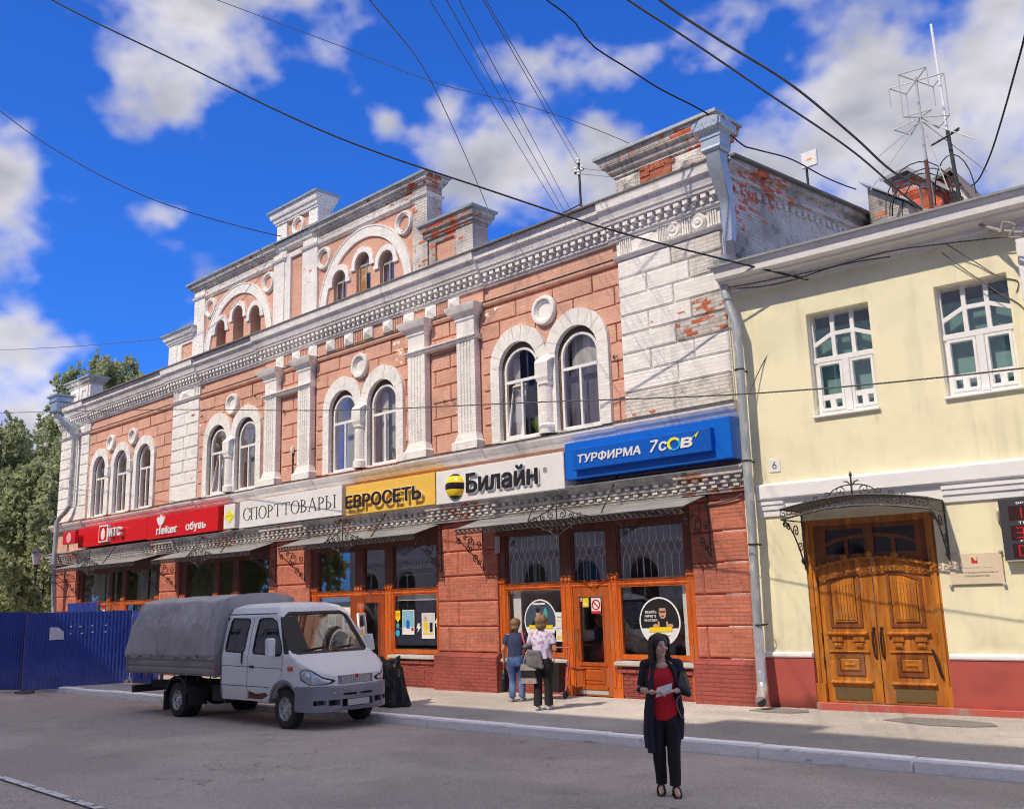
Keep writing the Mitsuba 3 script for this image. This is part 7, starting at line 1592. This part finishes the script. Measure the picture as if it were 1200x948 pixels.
def hand(w, d, up, side_, s=1.0):
    """palm and five fingers: w wrist, d direction of the fingers, up out of the back of the hand, side_ towards the thumb."""
    w, d, up, sd = map(lambda v: np.asarray(v, float), (w, d, up, side_)); P = []
    palm = [w + d * k * s + sd * e * s for k, e in ((.015, -.022), (.015, .022), (.085, -.036), (.085, .036))]
    P.append(m3.Manifold.batch_hull([m3.Manifold.sphere(.0135 * s, 10).translate(list(p)) for p in palm]))
    for i, (e, L) in enumerate(((-.034, .055), (-.012, .068), (.012, .074), (.034, .066))):
        a = w + d * .088 * s + sd * e * s; b = a + (d * .9 - up * .35) * L * .5 * s; c = b + (d * .6 - up * .8) * L * .5 * s
        P += [hullb(a, .0095 * s, b, .0088 * s, 8), hullb(b, .0088 * s, c, .0075 * s, 8)]
    a = w + d * .03 * s + sd * .03 * s; b = a + (d * .5 + sd * .75 - up * .2) * .038 * s; c = b + (d * .85 + sd * .2 - up * .35) * .03 * s
    P += [hullb(a, .012 * s, b, .0105 * s, 8), hullb(b, .0105 * s, c, .0085 * s, 8)]
    return P
mat('skin', lambda p, n, uv: C(.66, .41, .31) * (.9 + .2 * fbm(p.x * 20, p.y * 20, p.z * 20, 3)), .5, specular=.4)
mat('skin_tan', lambda p, n, uv: C(.50, .24, .14) * (.9 + .2 * fbm(p.x * 20, p.y * 20, p.z * 20, 3)), .5)
def cloth(name, col, k=.25, rough=.85, fr=7, bs=.012): mat(name, lambda p, n, uv: C(*col) * (1 - k + 2 * k * fbm(p.x * 9, p.y * 9, p.z * 5, 4)), rough, lambda p, n, uv: fbm(p.x * fr, p.y * fr, p.z * fr * .7, 4) * 2, bs)
cloth('cloth_navy_black', (.022, .022, .036)); cloth('cloth_red', (.60, .015, .024)); cloth('cloth_black', (.013, .013, .015)); cloth('cloth_navy', (.03, .04, .10)); cloth('cloth_grey', (.14, .135, .15), .3); cloth('leather_black', (.016, .016, .017), .2, .4, 14, .006); cloth('taupe', (.30, .26, .24)); cloth('pink_strap', (.55, .12, .13))
mat('denim', lambda p, n, uv: mix(C(.04, .075, .20), C(.14, .24, .46), smoothstep(.35, .68, fbm(p.x * 5, p.y * 5, p.z * 3, 4))), .85, lambda p, n, uv: fbm(p.x * 9, p.y * 9, p.z * 9, 4) * 2, .012)
mat('flower_print', lambda p, n, uv: (lambda v: mix(mix(C(.62, .60, .72), C(.24, .16, .38), smoothstep(.46, .38, v[0]) * smoothstep(.35, .55, v[2])), C(.70, .42, .52), smoothstep(.25, .15, v[0])))(voronoi(p.x * 15 + p.y * 9, p.z * 15)), .8)
mat('hair_dark', lambda p, n, uv: C(.034, .020, .016) * (.5 + 1.2 * fbm(p.x * 60, p.y * 60, p.z * 6, 3)), .45, lambda p, n, uv: fbm(p.x * 80, p.y * 80, p.z * 7, 3), .006)
mat('hair_brown', lambda p, n, uv: mix(C(.10, .05, .022), C(.30, .19, .09), fbm(p.x * 45, p.y * 45, p.z * 14, 3)), .55, lambda p, n, uv: fbm(p.x * 70, p.y * 70, p.z * 18, 3), .012)
mat('lips', (.36, .09, .08), .4); mat('eye_dark', (.02, .014, .012), .2)
def head_parts(c, f, r, s=1.0):
    """skull, jaw, nose, ears of a head centred at c that looks along f with r to its right."""
    c, f, r = (np.asarray(v, float) for v in (c, f, r)); u = np.array([0, 0, 1.])
    P = [ball(c + u * .02 * s, .088 * s, (.92, 1.05, 1.12)), ball(c - u * .045 * s + f * .02 * s, .066 * s, (.92, .98, 1.15)), ball(c - u * .092 * s + f * .045 * s, .03 * s, (1.1, 1, .9), 14)]
    P.append(hullb(c + f * .088 * s + u * .018 * s, .010 * s, c + f * .108 * s - u * .022 * s, .0135 * s, 10))
    for k in (-1, 1): P += [ball(c + r * k * .083 * s - u * .008 * s - f * .008 * s, .024 * s, (.45, .8, 1.25), 12), ball(c + f * .070 * s + r * k * .038 * s - u * .022 * s, .024 * s, (1.1, .8, .9), 12)]
    return P
def face(t, xf, c, f, r, s=1.0):
    c, f, r = (np.asarray(v, float) for v in (c, f, r)); u = np.array([0, 0, 1.])
    def one(name, parts, mt):
        m = fuse(parts, .01, 1); m.vertices = xf(m.vertices); put(name, m, mt, t, smooth=True)
    for k in (-1, 1):
        one('eye', [ball(c + f * .083 * s + r * k * .033 * s + u * .014 * s, .0125 * s, (1.15, .6, .6), 10)], 'eye_dark')
        one('eyebrow', [hullb(c + f * .086 * s + r * k * .018 * s + u * .036 * s, .004, c + f * .080 * s + r * k * .05 * s + u * .036 * s, .003, 8)], 'hair_dark')
    one('mouth', [hullb(c + f * .090 * s + r * .018 * s - u * .058 * s, .0065, c + f * .090 * s - r * .018 * s - u * .058 * s, .0065, 8)], 'lips')
def pput(t, name, m, mt, xf, smooth=True, **lab):
    if isinstance(m, MB): m = m.tri(); 
    if not isinstance(m, trimesh.Trimesh): q_ = m.to_mesh(); m = trimesh.Trimesh(q_.vert_properties[:, :3], q_.tri_verts, process=False)
    m = m.copy(); m.vertices = xf(np.asarray(m.vertices)); return put(name, m, mt, t, smooth, **lab)

# --- the woman in the road
t = thing('person', 'woman in a red top and open black cardigan on the road holding a paper', 'person')
xf = plan((-6.10, 8.69, float(road_z(-6.1, 8.69)) + .01), math.atan2(-.80, .60))
hc = (.01, .03, 1.487); hf = np.array([-.42, .91, 0]); hf /= np.linalg.norm(hf); hr = np.array([hf[1], -hf[0], 0])
body = head_parts(hc, hf, hr, .98)
body += [hullb((0, 0, 1.26), .055, (.008, .02, 1.42), .045), m3.Manifold.batch_hull([ball((s_ * .13, -.01, 1.29), .05) for s_ in (-1, 1)] + [ball((s_ * .085, 0, 1.0), .08) for s_ in (-1, 1)]), m3.Manifold.batch_hull([ball((s_ * .085, 0, 1.0), .08) for s_ in (-1, 1)] + [ball((s_ * .09, -.01, .84), .09) for s_ in (-1, 1)])]
ARM = {}
for s_, el, wr, sd in ((1, (.235, -.03, 1.04), (.11, .19, 1.03), -1), (-1, (-.255, -.02, 1.045), (-.13, .19, 1.04), 1)):
    sh = (s_ * .165, -.01, 1.285); ARM[s_] = (sh, el, wr)
    body += [hullb(sh, .052, el, .037), hullb(el, .037, wr, .026)]
    d = np.array([-.055 * s_ * 1.0, .03, .0]) ; d = np.array([-s_ * .85, .5, .02]); d /= np.linalg.norm(d)
    body += hand(wr, d, (0, .0, 1.), np.array([-s_ * .0, 1, .2]) * 1.0 if s_ > 0 else np.array([0., 1, .2]), .95)
LEG = {1: ((.085, 0, .82), (.075, .035, .46), (.065, .0, .085)), -1: ((-.085, 0, .82), (-.075, .10, .46), (-.07, .13, .09))}
for s_, (h_, k_, a_) in LEG.items():
    body += [hullb(h_, .085, k_, .052), hullb(k_, .05, a_, .032), m3.Manifold.batch_hull([ball((a_[0], a_[1] - .02, a_[2] - .035), .03), ball((a_[0] + s_ * .012, a_[1] + .09, .055), .03), ball((a_[0] + s_ * .015, a_[1] + .15, .03), .022)])]
pput(t, 'body', fuse(body, .016, 6), 'skin', xf)
face(t, xf, hc, hf, hr, .98)
hair = [ball(np.array(hc) + np.array([0, 0, .035]) - hf * .012, .102, (.98, 1.02, 1.04))]
u = np.array([0, 0, 1.])
for k in (-1, 1):
    hair += [m3.Manifold.batch_hull([ball(np.array(hc) + hr * k * .078 - hf * .01 + u * .03, .034), ball(np.array(hc) + hr * k * .088 - hf * .015 - u * .08, .028), ball(np.array(hc) + hr * k * (.10) + hf * .0 - u * .165, .02)])]
hair += [m3.Manifold.batch_hull([ball(np.array(hc) - hf * .07 + hr * k * .05 + u * .02, .045) for k in (-1, 1)] + [ball(np.array(hc) - hf * .07 + hr * k * .07 - u * .17, .035) for k in (-1, 1)])]
hair += [hullb(np.array(hc) - hr * .11 + hf * .0 - u * .12, .02, np.array(hc) - hr * .16 + hf * .01 - u * .18, .008)]
hm = m3.Manifold.batch_boolean(hair, m3.OpType.Add) - m3.Manifold.batch_hull([ball(np.array(hc) + hf * .105 + u * (-.012), .075, (.9, .75, 1.12)), ball(np.array(hc) + hf * .105 - u * .07, .064, (1, .8, 1)), ball(np.array(hc) + hf * .25 - u * .05, .06)])
hm = hm.refine_to_length(.014).to_mesh(); hm = trimesh.Trimesh(hm.vert_properties[:, :3], hm.tri_verts); trimesh.smoothing.filter_taubin(hm, iterations=4)
hm.vertices += (meshkit.fbm(hm.vertices * np.array([40, 40, 6]), 3)[:, None] - .5) * .012
lk = MB(); rl = random.Random(11)
for i in range(46):                                                 # loose locks falling from the parting to the shoulders
    k = 1 if i % 2 else -1; back = rl.uniform(-.075, .055); w0 = rl.uniform(.6, 1.0)
    a0 = np.array(hc) + u * (.125 - .02 * rl.random()) + hr * k * .012 * rl.random() + hf * rl.uniform(-.05, .04)
    a1 = np.array(hc) + u * (.045 + .02 * rl.random()) + hr * k * (.092 + .008 * rl.random()) + hf * (back * .7)
    a2 = np.array(hc) - u * rl.uniform(.06, .10) + hr * k * (.098 + .012 * rl.random()) + hf * back * .6
    a3 = np.array(hc) - u * rl.uniform(.15, .235) + hr * k * rl.uniform(.085, .15) + hf * (back * .6 + rl.uniform(-.01, .03))
    q_ = smooth_path([a0, (a0 + a1) / 2 + u * .022 + hr * k * .012, a1, a2, a3], 14); lk.tube(q_, np.interp(np.linspace(0, 1, 14), [0, .3, .7, 1], [.004, .012 * w0, .011 * w0, .002]), 5)
hm = trimesh.util.concatenate([hm, lk.tri()])
pput(t, 'hair', hm, 'hair_dark', xf)
fold = lambda a, z: .035 * np.sin(3 * a + z * 17) * np.clip((1.15 - z) * 4, 0, 1) + .02 * np.sin(7 * a - z * 9)
top = [(.74, 0, .012, .172, .115), (.76, 0, .012, .180, .125), (.86, 0, .01, .185, .135), (.98, 0, .015, .165, .125), (1.08, 0, .02, .165, .13), (1.17, 0, .025, .172, .138), (1.24, 0, .005, .165, .105), (1.29, 0, -.01, .13, .075)]
pput(t, 'top', loft(top, 40, fold), 'cloth_red', xf)
pput(t, 'neckline', fuse([ball((0, .055, 1.285), .055, (1.3, .9, .75))], .012, 2), 'skin', xf)
tr_ = []
for s_, (h_, k_, a_) in LEG.items():
    h_, k_, a_ = map(np.array, (h_, k_, a_))
    L_ = []
    for f_, r_ in ((0, .115), (.25, .112), (.6, .09), (1, .074)): p_ = h_ + (k_ - h_) * f_; L_.append((p_[2], p_[0], p_[1], r_ * .93, r_))
    for f_, r_ in ((.3, .073), (.7, .064), (.97, .06)): p_ = k_ + (a_ - k_) * f_; L_.append((p_[2], p_[0], p_[1], r_ * .93, r_))
    tr_.append(loft(L_[::-1], 26, lambda a, z: .03 * np.sin(3 * a + z * 22)))
tr_.append(loft([(.70, 0, -.0, .15, .10), (.80, 0, -.005, .178, .122), (.9, 0, -.005, .165, .115)], 26))
mm = MB()
for q_ in tr_: mm.mesh(q_.tri())
pput(t, 'trousers', mm, 'cloth_black', xf)
def shell(levels, a0, a1, th=.008, n=34, wave=0.):
    """open garment: part of each ellipse from angle a0 to a1 (degrees, 90 = front)."""
    aa = np.radians(np.linspace(a0, a1, n)); V = []
    for o in (0, -th):
        for z, cx, cy, rx, ry in levels:
            w = 1 + wave * np.sin(aa * 9 + z * 5) * np.clip((1.1 - z) * 2, 0, 1)
            V.append(np.c_[cx + (rx + o) * w * np.cos(aa), cy + (ry + o) * w * np.sin(aa), np.full(n, z)])
    L = len(levels); V = np.vstack(V); i, j = np.meshgrid(np.arange(L - 1), np.arange(n - 1), indexing='ij'); p = (i * n + j).ravel()
    F = np.c_[p, p + 1, p + n + 1, p + n]; m = MB().add(V, np.vstack([F, F + L * n]))
    for j_ in (0, n - 1): q_ = np.arange(L - 1) * n + j_; m.add(V, np.c_[q_, q_ + n, q_ + n + L * n, q_ + L * n])
    return m
cg = [(.44, .03, -.05, .18, .12), (.60, .02, -.045, .20, .14), (.82, .0, -.02, .21, .155), (1.0, 0, 0, .18, .14), (1.15, 0, .005, .185, .148), (1.25, 0, -.005, .185, .12), (1.30, 0, -.015, .15, .08), (1.335, 0, -.025, .07, .055)]
cd = shell(cg, 125, 395, .01, 40, .05)
for s_ in (1, -1):
    sh, el, wr = map(np.array, ARM[s_])
    e2 = el + (wr - el) * .18; aa = np.linspace(0, 1, 7)
    pts = np.vstack([sh + (el - sh) * aa[:, None], e2]); pts[0] += np.array([-s_ * .035, 0, .008])
    yk = fuse([hullb((s_ * .055, -.015, 1.335), .028, tuple(sh + np.array([s_ * .004, 0, .004])), .064)], .02, 2); cd.mesh(yk)
    cd.tube(pts, np.r_[.052, .060, .058, .054, .050, .048, .046, .043], 18)
cd.tube([(.06, .05, 1.33), (.10, .115, 1.25), (.125, .14, 1.1), (.14, .15, .9), (.16, .12, .65), (.15, .09, .42)], [.015, .02, .03, .034, .04, .045], 10)
cd.tube([(-.06, .05, 1.33), (-.12, .11, 1.25), (-.15, .12, 1.1), (-.165, .11, .9), (-.17, .08, .7), (-.15, .05, .55)], [.015, .02, .026, .03, .034, .036], 10)
pput(t, 'cardigan', cd, 'cloth_navy_black', xf, smooth=50)
for s_, (h_, k_, a_) in LEG.items():
    sd_ = MB()
    y0 = a_[1]
    sd_.rloft([(0.0, a_[0] - .04, a_[0] + .04, y0 - .05, y0 - .0), (.07, a_[0] - .032, a_[0] + .032, y0 - .055, y0 + .01)])
    sd_.add([(a_[0] - .036, y0 - .05, .05), (a_[0] + .036, y0 - .05, .05), (a_[0] + .045 + s_ * .012, y0 + .1, .018), (a_[0] - .045 + s_ * .012, y0 + .1, .018), (a_[0] - .036 + s_ * .015, y0 + .18, .012), (a_[0] + .036 + s_ * .015, y0 + .18, .012)], [(0, 1, 2, 3), (3, 2, 5, 4)])
    for yy, zz in ((.095, .068), (.05, .098)): sd_.tube(np.c_[a_[0] + s_ * .01 + .042 * np.cos(np.linspace(0, np.pi, 9)), np.full(9, y0 + yy) + .03 * np.linspace(-1, 1, 9), .02 + (zz - .015) * np.sin(np.linspace(0, np.pi, 9))], .009, 6)
    sd_.tube(np.c_[a_[0] + .038 * np.cos(np.linspace(0, 2 * np.pi, 14)), a_[1] - .0 + .04 * np.sin(np.linspace(0, 2 * np.pi, 14)), np.full(14, .10)], .007, 5)
    pput(t, 'sandal', sd_, 'leather_black', xf, smooth=40)
t2 = thing('handbag', 'black leather handbag under the left arm of the woman in red', 'bag')
bg = m3.Manifold.batch_hull([ball(p, .03) for p in ((-.20, .06, 1.20), (-.20, .12, 1.02), (-.26, .14, 1.0), (-.235, .03, 1.16), (-.17, .15, 1.08))]).refine_to_length(.03)
pput(t2, 'pouch', bg, 'leather_black', xf)
pput(t2, 'strap', MB().tube(smooth_path([(-.19, .13, 1.0), (-.13, .16, .92), (-.17, .13, .78), (-.21, .08, .74)]), .006, 5), 'cable_pale', xf)
t2 = thing('folded_paper', 'white folded paper held in both hands by the woman in red', 'paper')
pput(t2, 'sheet', MB().add([(.085, .265, .985), (-.075, .285, 1.03), (-.095, .255, 1.125), (.065, .235, 1.08), (.085, .262, .983), (-.075, .282, 1.028), (-.095, .252, 1.123), (.065, .232, 1.078)], [(0, 1, 2, 3), (4, 5, 6, 7), (0, 1, 5, 4)]), 'sign_white', xf, smooth=False)

# --- the two women at the shop window, seen from behind
def back_woman(label, o, ang, H, shirt, trous, shoes, hairmat, arms, stride, hair_s, skin='skin_tan', wide=1.0, tilt=0., flare=1.0):
    k = H / 1.6
    t = thing('person', label, 'person'); base = plan(o, ang); xf = lambda v: base(np.asarray(v) * k)
    hf = np.array([math.sin(tilt), math.cos(tilt), 0.]); hr = np.array([hf[1], -hf[0], 0]); hc = (0, .015, 1.49)
    b = head_parts(hc, hf, hr) + [hullb((0, -.005, 1.26), .055, (0, .005, 1.42), .05), m3.Manifold.batch_hull([ball((s_ * .13 * wide, 0, 1.27), .05) for s_ in (-1, 1)] + [ball((s_ * .09, 0, .9), .09) for s_ in (-1, 1)])]
    for s_, (el, wr) in arms.items():
        sh = np.array((s_ * .18 * wide, 0, 1.28)); b += [hullb(sh, .046, el, .042), hullb(el, .041, wr, .028)]
        d = np.array(wr) - np.array(el); d /= np.linalg.norm(d)
        if abs(d[2]) > .8: b += hand(wr, d, (s_, 0, 0), (0, 1., 0))
        else: b += hand(wr, d, (0, 0, 1.), (-s_ * .8, .3, .2))
    L = {}
    for s_ in (-1, 1):
        y = stride * s_; L[s_] = ((s_ * .09, 0, .82), (s_ * .085, y * .5 + .03, .46), (s_ * .085, y, .085))
        h_, k_, a_ = L[s_]; b += [hullb(h_, .1, k_, .055), hullb(k_, .052, a_, .035), m3.Manifold.batch_hull([ball((a_[0], a_[1] - .03, .045), .032), ball((a_[0] + s_ * .02, a_[1] + .13, .03), .028)])]
    pput(t, 'body', fuse(b, .018, 6), skin, xf); face(t, xf, hc, hf, hr)
    hc = np.array(hc); hh = [ball(hc + np.array([0, 0, .03]) - hf * .015, .108 * hair_s, (1, 1.05, 1.05)), ball(hc - hf * .05 - np.array([0, 0, .05]), .085 * hair_s, (1.05, .8, 1.0))]
    hm = m3.Manifold.batch_boolean(hh, m3.OpType.Add) - ball(hc + hf * .12 - np.array([0, 0, .05]), .085, (.95, .9, 1.15))
    hm = hm.refine_to_length(.016).to_mesh(); hm = trimesh.Trimesh(hm.vert_properties[:, :3], hm.tri_verts); hm.vertices += (meshkit.fbm(hm.vertices * np.array([30, 30, 16]), 3)[:, None] - .5) * .035
    pput(t, 'hair', hm, hairmat, xf)
    fold = lambda a, z: .03 * np.sin(3 * a + z * 15) + .02 * np.sin(8 * a - z * 11)
    sl = loft([(.86, 0, 0, .178 * wide, .135), (.88, 0, 0, .183 * wide, .14), (1.0, 0, 0, .17 * wide, .13), (1.12, 0, .0, .182 * wide, .135), (1.22, 0, 0, .19 * wide, .12), (1.30, 0, -.005, .165 * wide, .085), (1.345, 0, -.005, .08, .065)], 36, fold)
    for s_, (el, wr) in arms.items():
        sh = np.array((s_ * .165 * wide, 0, 1.285)); e = sh + (np.array(el) - sh) * .62; sl.tube([sh - (e - sh) * .1, sh + (e - sh) * .5, e], [.066, .072, .068], 16)
    pput(t, 'shirt', sl, shirt, xf, smooth=50)
    mm = MB()
    for s_, (h_, k_, a_) in L.items():
        h_, k_, a_ = map(np.array, (h_, k_, a_)); q_ = []
        for f_, r_ in ((0, .122), (.3, .118), (.65, .094), (1, .078)): p_ = h_ + (k_ - h_) * f_; q_.append((p_[2], p_[0], p_[1], r_ * .95, r_))
        for f_, r_ in ((.35, .076), (.75, .070 * flare), (1.0, .070 * flare)): p_ = k_ + (a_ - k_) * f_; q_.append((p_[2], p_[0], p_[1], r_ * .95, r_))
        mm.mesh(loft(q_[::-1], 24, lambda a, z: .035 * np.sin(3 * a + z * 25)).tri())
    mm.mesh(loft([(.68, 0, -.01, .16, .11), (.80, 0, -.015, .19, .14), (.92, 0, -.005, .172, .125)], 26).tri())
    pput(t, 'trousers', mm, trous, xf)
    for s_, (h_, k_, a_) in L.items():
        pput(t, 'shoe', m3.Manifold.batch_hull([ball((a_[0], a_[1] - .04, .035), .036), ball((a_[0] + s_ * .02, a_[1] + .13, .028), .03), ball((a_[0], a_[1], .06), .035)]) - m3.Manifold.cube([2, 2, 1]).translate([-1, -1, -1]), shoes, xf)
    return t, xf, k
wz = lambda x: float(walk_z(x))
_, xa, ka = back_woman('woman in a navy T-shirt and blue jeans seen from behind at the shop window', (-13.62, 14.38, wz(-13.6)), math.radians(118), 1.60, 'cloth_navy', 'denim', 'taupe', 'hair_brown', {-1: ((-.26, -.02, 1.02), (-.27, .06, .80)), 1: ((.24, .02, 1.03), (.22, .12, .84))}, .06, 1.0)
t2 = thing('carrier_bag', 'shiny black carrier bag hanging from the left hand of the woman in jeans', 'bag')
bagm = loft([(.18, -.27, .06, .06, .12), (.2, -.27, .06, .075, .155), (.4, -.27, .06, .085, .16), (.58, -.27, .06, .05, .11), (.66, -.27, .06, .02, .05)], 26, lambda a, z: .08 * np.sin(4 * a + z * 20))
bagm.tube([(-.27, .02, .64), (-.27, .05, .74), (-.27, .09, .74), (-.27, .10, .64)], .008, 6); pput(t2, 'sack', bagm, 'bin_plastic', xa)
t2 = thing('shoulder_bag', 'dusty pink bag strap over the right shoulder of the woman in jeans', 'bag')
pput(t2, 'strap', MB().tube(smooth_path([(.13, .06, 1.36), (.14, -.02, 1.365), (.19, -.10, 1.2), (.25, -.06, .95), (.26, .0, .78)]), .02, 8), 'pink_strap', xa)
pput(t2, 'pouch', m3.Manifold.batch_hull([ball((.27, y, z), .035) for y in (-.08, .14) for z in (.6, .82)]).refine_to_length(.05), 'pink_strap', xa)
_, xb, kb = back_woman('woman in a flowered white blouse and black trousers looking into the shop window', (-12.10, 13.46, wz(-12.1)), math.radians(112), 1.67, 'flower_print', 'cloth_black', 'shoe_pale', 'hair_brown', {-1: ((-.24, .02, 1.04), (-.16, .26, 1.02)), 1: ((.25, .0, 1.03), (.12, .22, .98))}, .05, 1.08, wide=1.02, tilt=-.35, flare=1.12)
plain('shoe_pale', (.42, .47, .55), .35)
t2 = thing('jacket', 'grey quilted jacket carried over the arm of the woman in the flowered blouse', 'jacket')
jm = fuse([m3.Manifold.batch_hull([ball(p, .045) for p in ((-.33, .06, 1.07), (-.22, -.10, 1.10), (-.13, -.02, 1.12), (-.26, .18, 1.05))]), m3.Manifold.batch_hull([ball(p, .04) for p in ((-.20, -.10, 1.0), (.0, -.16, .98), (-.22, -.12, .78), (.05, -.17, .74))])], .03, 4)
jm.vertices += (meshkit.fbm(jm.vertices * 14, 3)[:, None] - .5) * .03; pput(t2, 'cloth', jm, 'cloth_grey', xb)
t2 = thing('tote_bag', 'taupe and black tote bag hanging at the side of the woman in the flowered blouse', 'bag')
fr0 = lambda z0, z1, x0=-.36, x1=-.06: MB().rloft([(z0, x0, x1, -.16, -.06), (z1, x0 + .02, x1 - .02, -.15, -.07)])
T2 = pput(t2, 'body', fr0(.46, .56), 'taupe', xb, smooth=False); pput(t2, 'middle', fr0(.56, .68, -.355, -.065), 'leather_black', xb, smooth=False); pput(t2, 'upper', fr0(.68, .78), 'taupe', xb, smooth=False)
pput(t2, 'handle', MB().tube(smooth_path([(-.30, -.11, .77), (-.27, -.08, .95), (-.20, .0, 1.05)]), .011, 6).tube(smooth_path([(-.12, -.11, .77), (-.15, -.06, .95), (-.19, .02, 1.04)]), .011, 6), 'taupe', xb)
t = thing('shopping_trolley', 'two wheeled shopping trolley with pink frame standing between the two women', 'trolley')
m = MB(); cz = wz(-13.2)
for x in (-13.42, -13.02): m.tube(smooth_path([(x, 15.0, cz + .1), (x, 15.15, cz + .15), (x + .02, 15.25, cz + .6), (x + .05, 15.3, cz + 1.0)]), .014, 6)
m.tube([(-13.42, 15.0, cz + .1), (-13.02, 15.0, cz + .1)], .014, 6).tube([(-13.37, 15.3, cz + 1.0), (-12.97, 15.3, cz + 1.0)], .014, 6).tube([(-13.42, 15.2, cz + .4), (-13.02, 15.2, cz + .4)], .012, 6)
put('frame', m, 'pink_strap', t); put('bag', MB().rloft([(cz + .14, -13.38, -13.06, 15.0, 15.2), (cz + .7, -13.36, -13.06, 15.04, 15.26)]), 'leather_black', t)
for x in (-13.45, -12.99): put('wheel', MB().lathe([(.03, -.015), (.07, -.015), (.085, 0), (.07, .015), (.03, .015)], (x, 15.12, cz + .085), 'x', 18), 'rubber', t)
# house plants on the upper window sills
for x, lab, n in ((-20.72, 'spiky houseplant behind the left of the middle window pair', 9), (-14.25, 'broad leaved houseplant behind the tilted window nearest the blue sign', 10), (-19.3, 'thin pale houseplant behind the right of the middle window pair', 6)):
    t = thing('houseplant', lab, 'plant'); m = MB()
    for i in range(n):
        a = i * 2.4; L = rng.uniform(.25, .6); d = np.array([math.cos(a), .35 * math.sin(a), 0]); s = np.linspace(0, 1, 6); w_ = (.05 if n != 10 else .085)
        P_ = np.array([x, 15.98, 5.75]) + d * .32 * s[:, None] * rng.uniform(.5, 1) + np.c_[0 * s, 0 * s, L * (s * 1.5 - .7 * s ** 2)]
        sd_ = np.array([-d[1], d[0], .3]); sd_ /= np.linalg.norm(sd_); ww = (w_ * np.sin(np.pi * np.clip(s, .06, .97)))[:, None]
        i6 = np.arange(5); m.add(np.vstack([P_ - sd_ * ww, P_ + sd_ * ww]), np.c_[i6, i6 + 1, i6 + 7, i6 + 6])
    put('foliage', m, 'plant_leaf', t); put('pot', MB().lathe([(0, 5.6), (.08, 5.6), (.1, 5.76), (.09, 5.76)], (x, 15.98, 0), 'z', 14), 'red_brick', t)
mat('plant_leaf', lambda p, n, uv: mix(C(.07, .13, .02), C(.20, .28, .04), fbm(p.x * 6, p.y * 6, p.z * 6, 2)), .5)
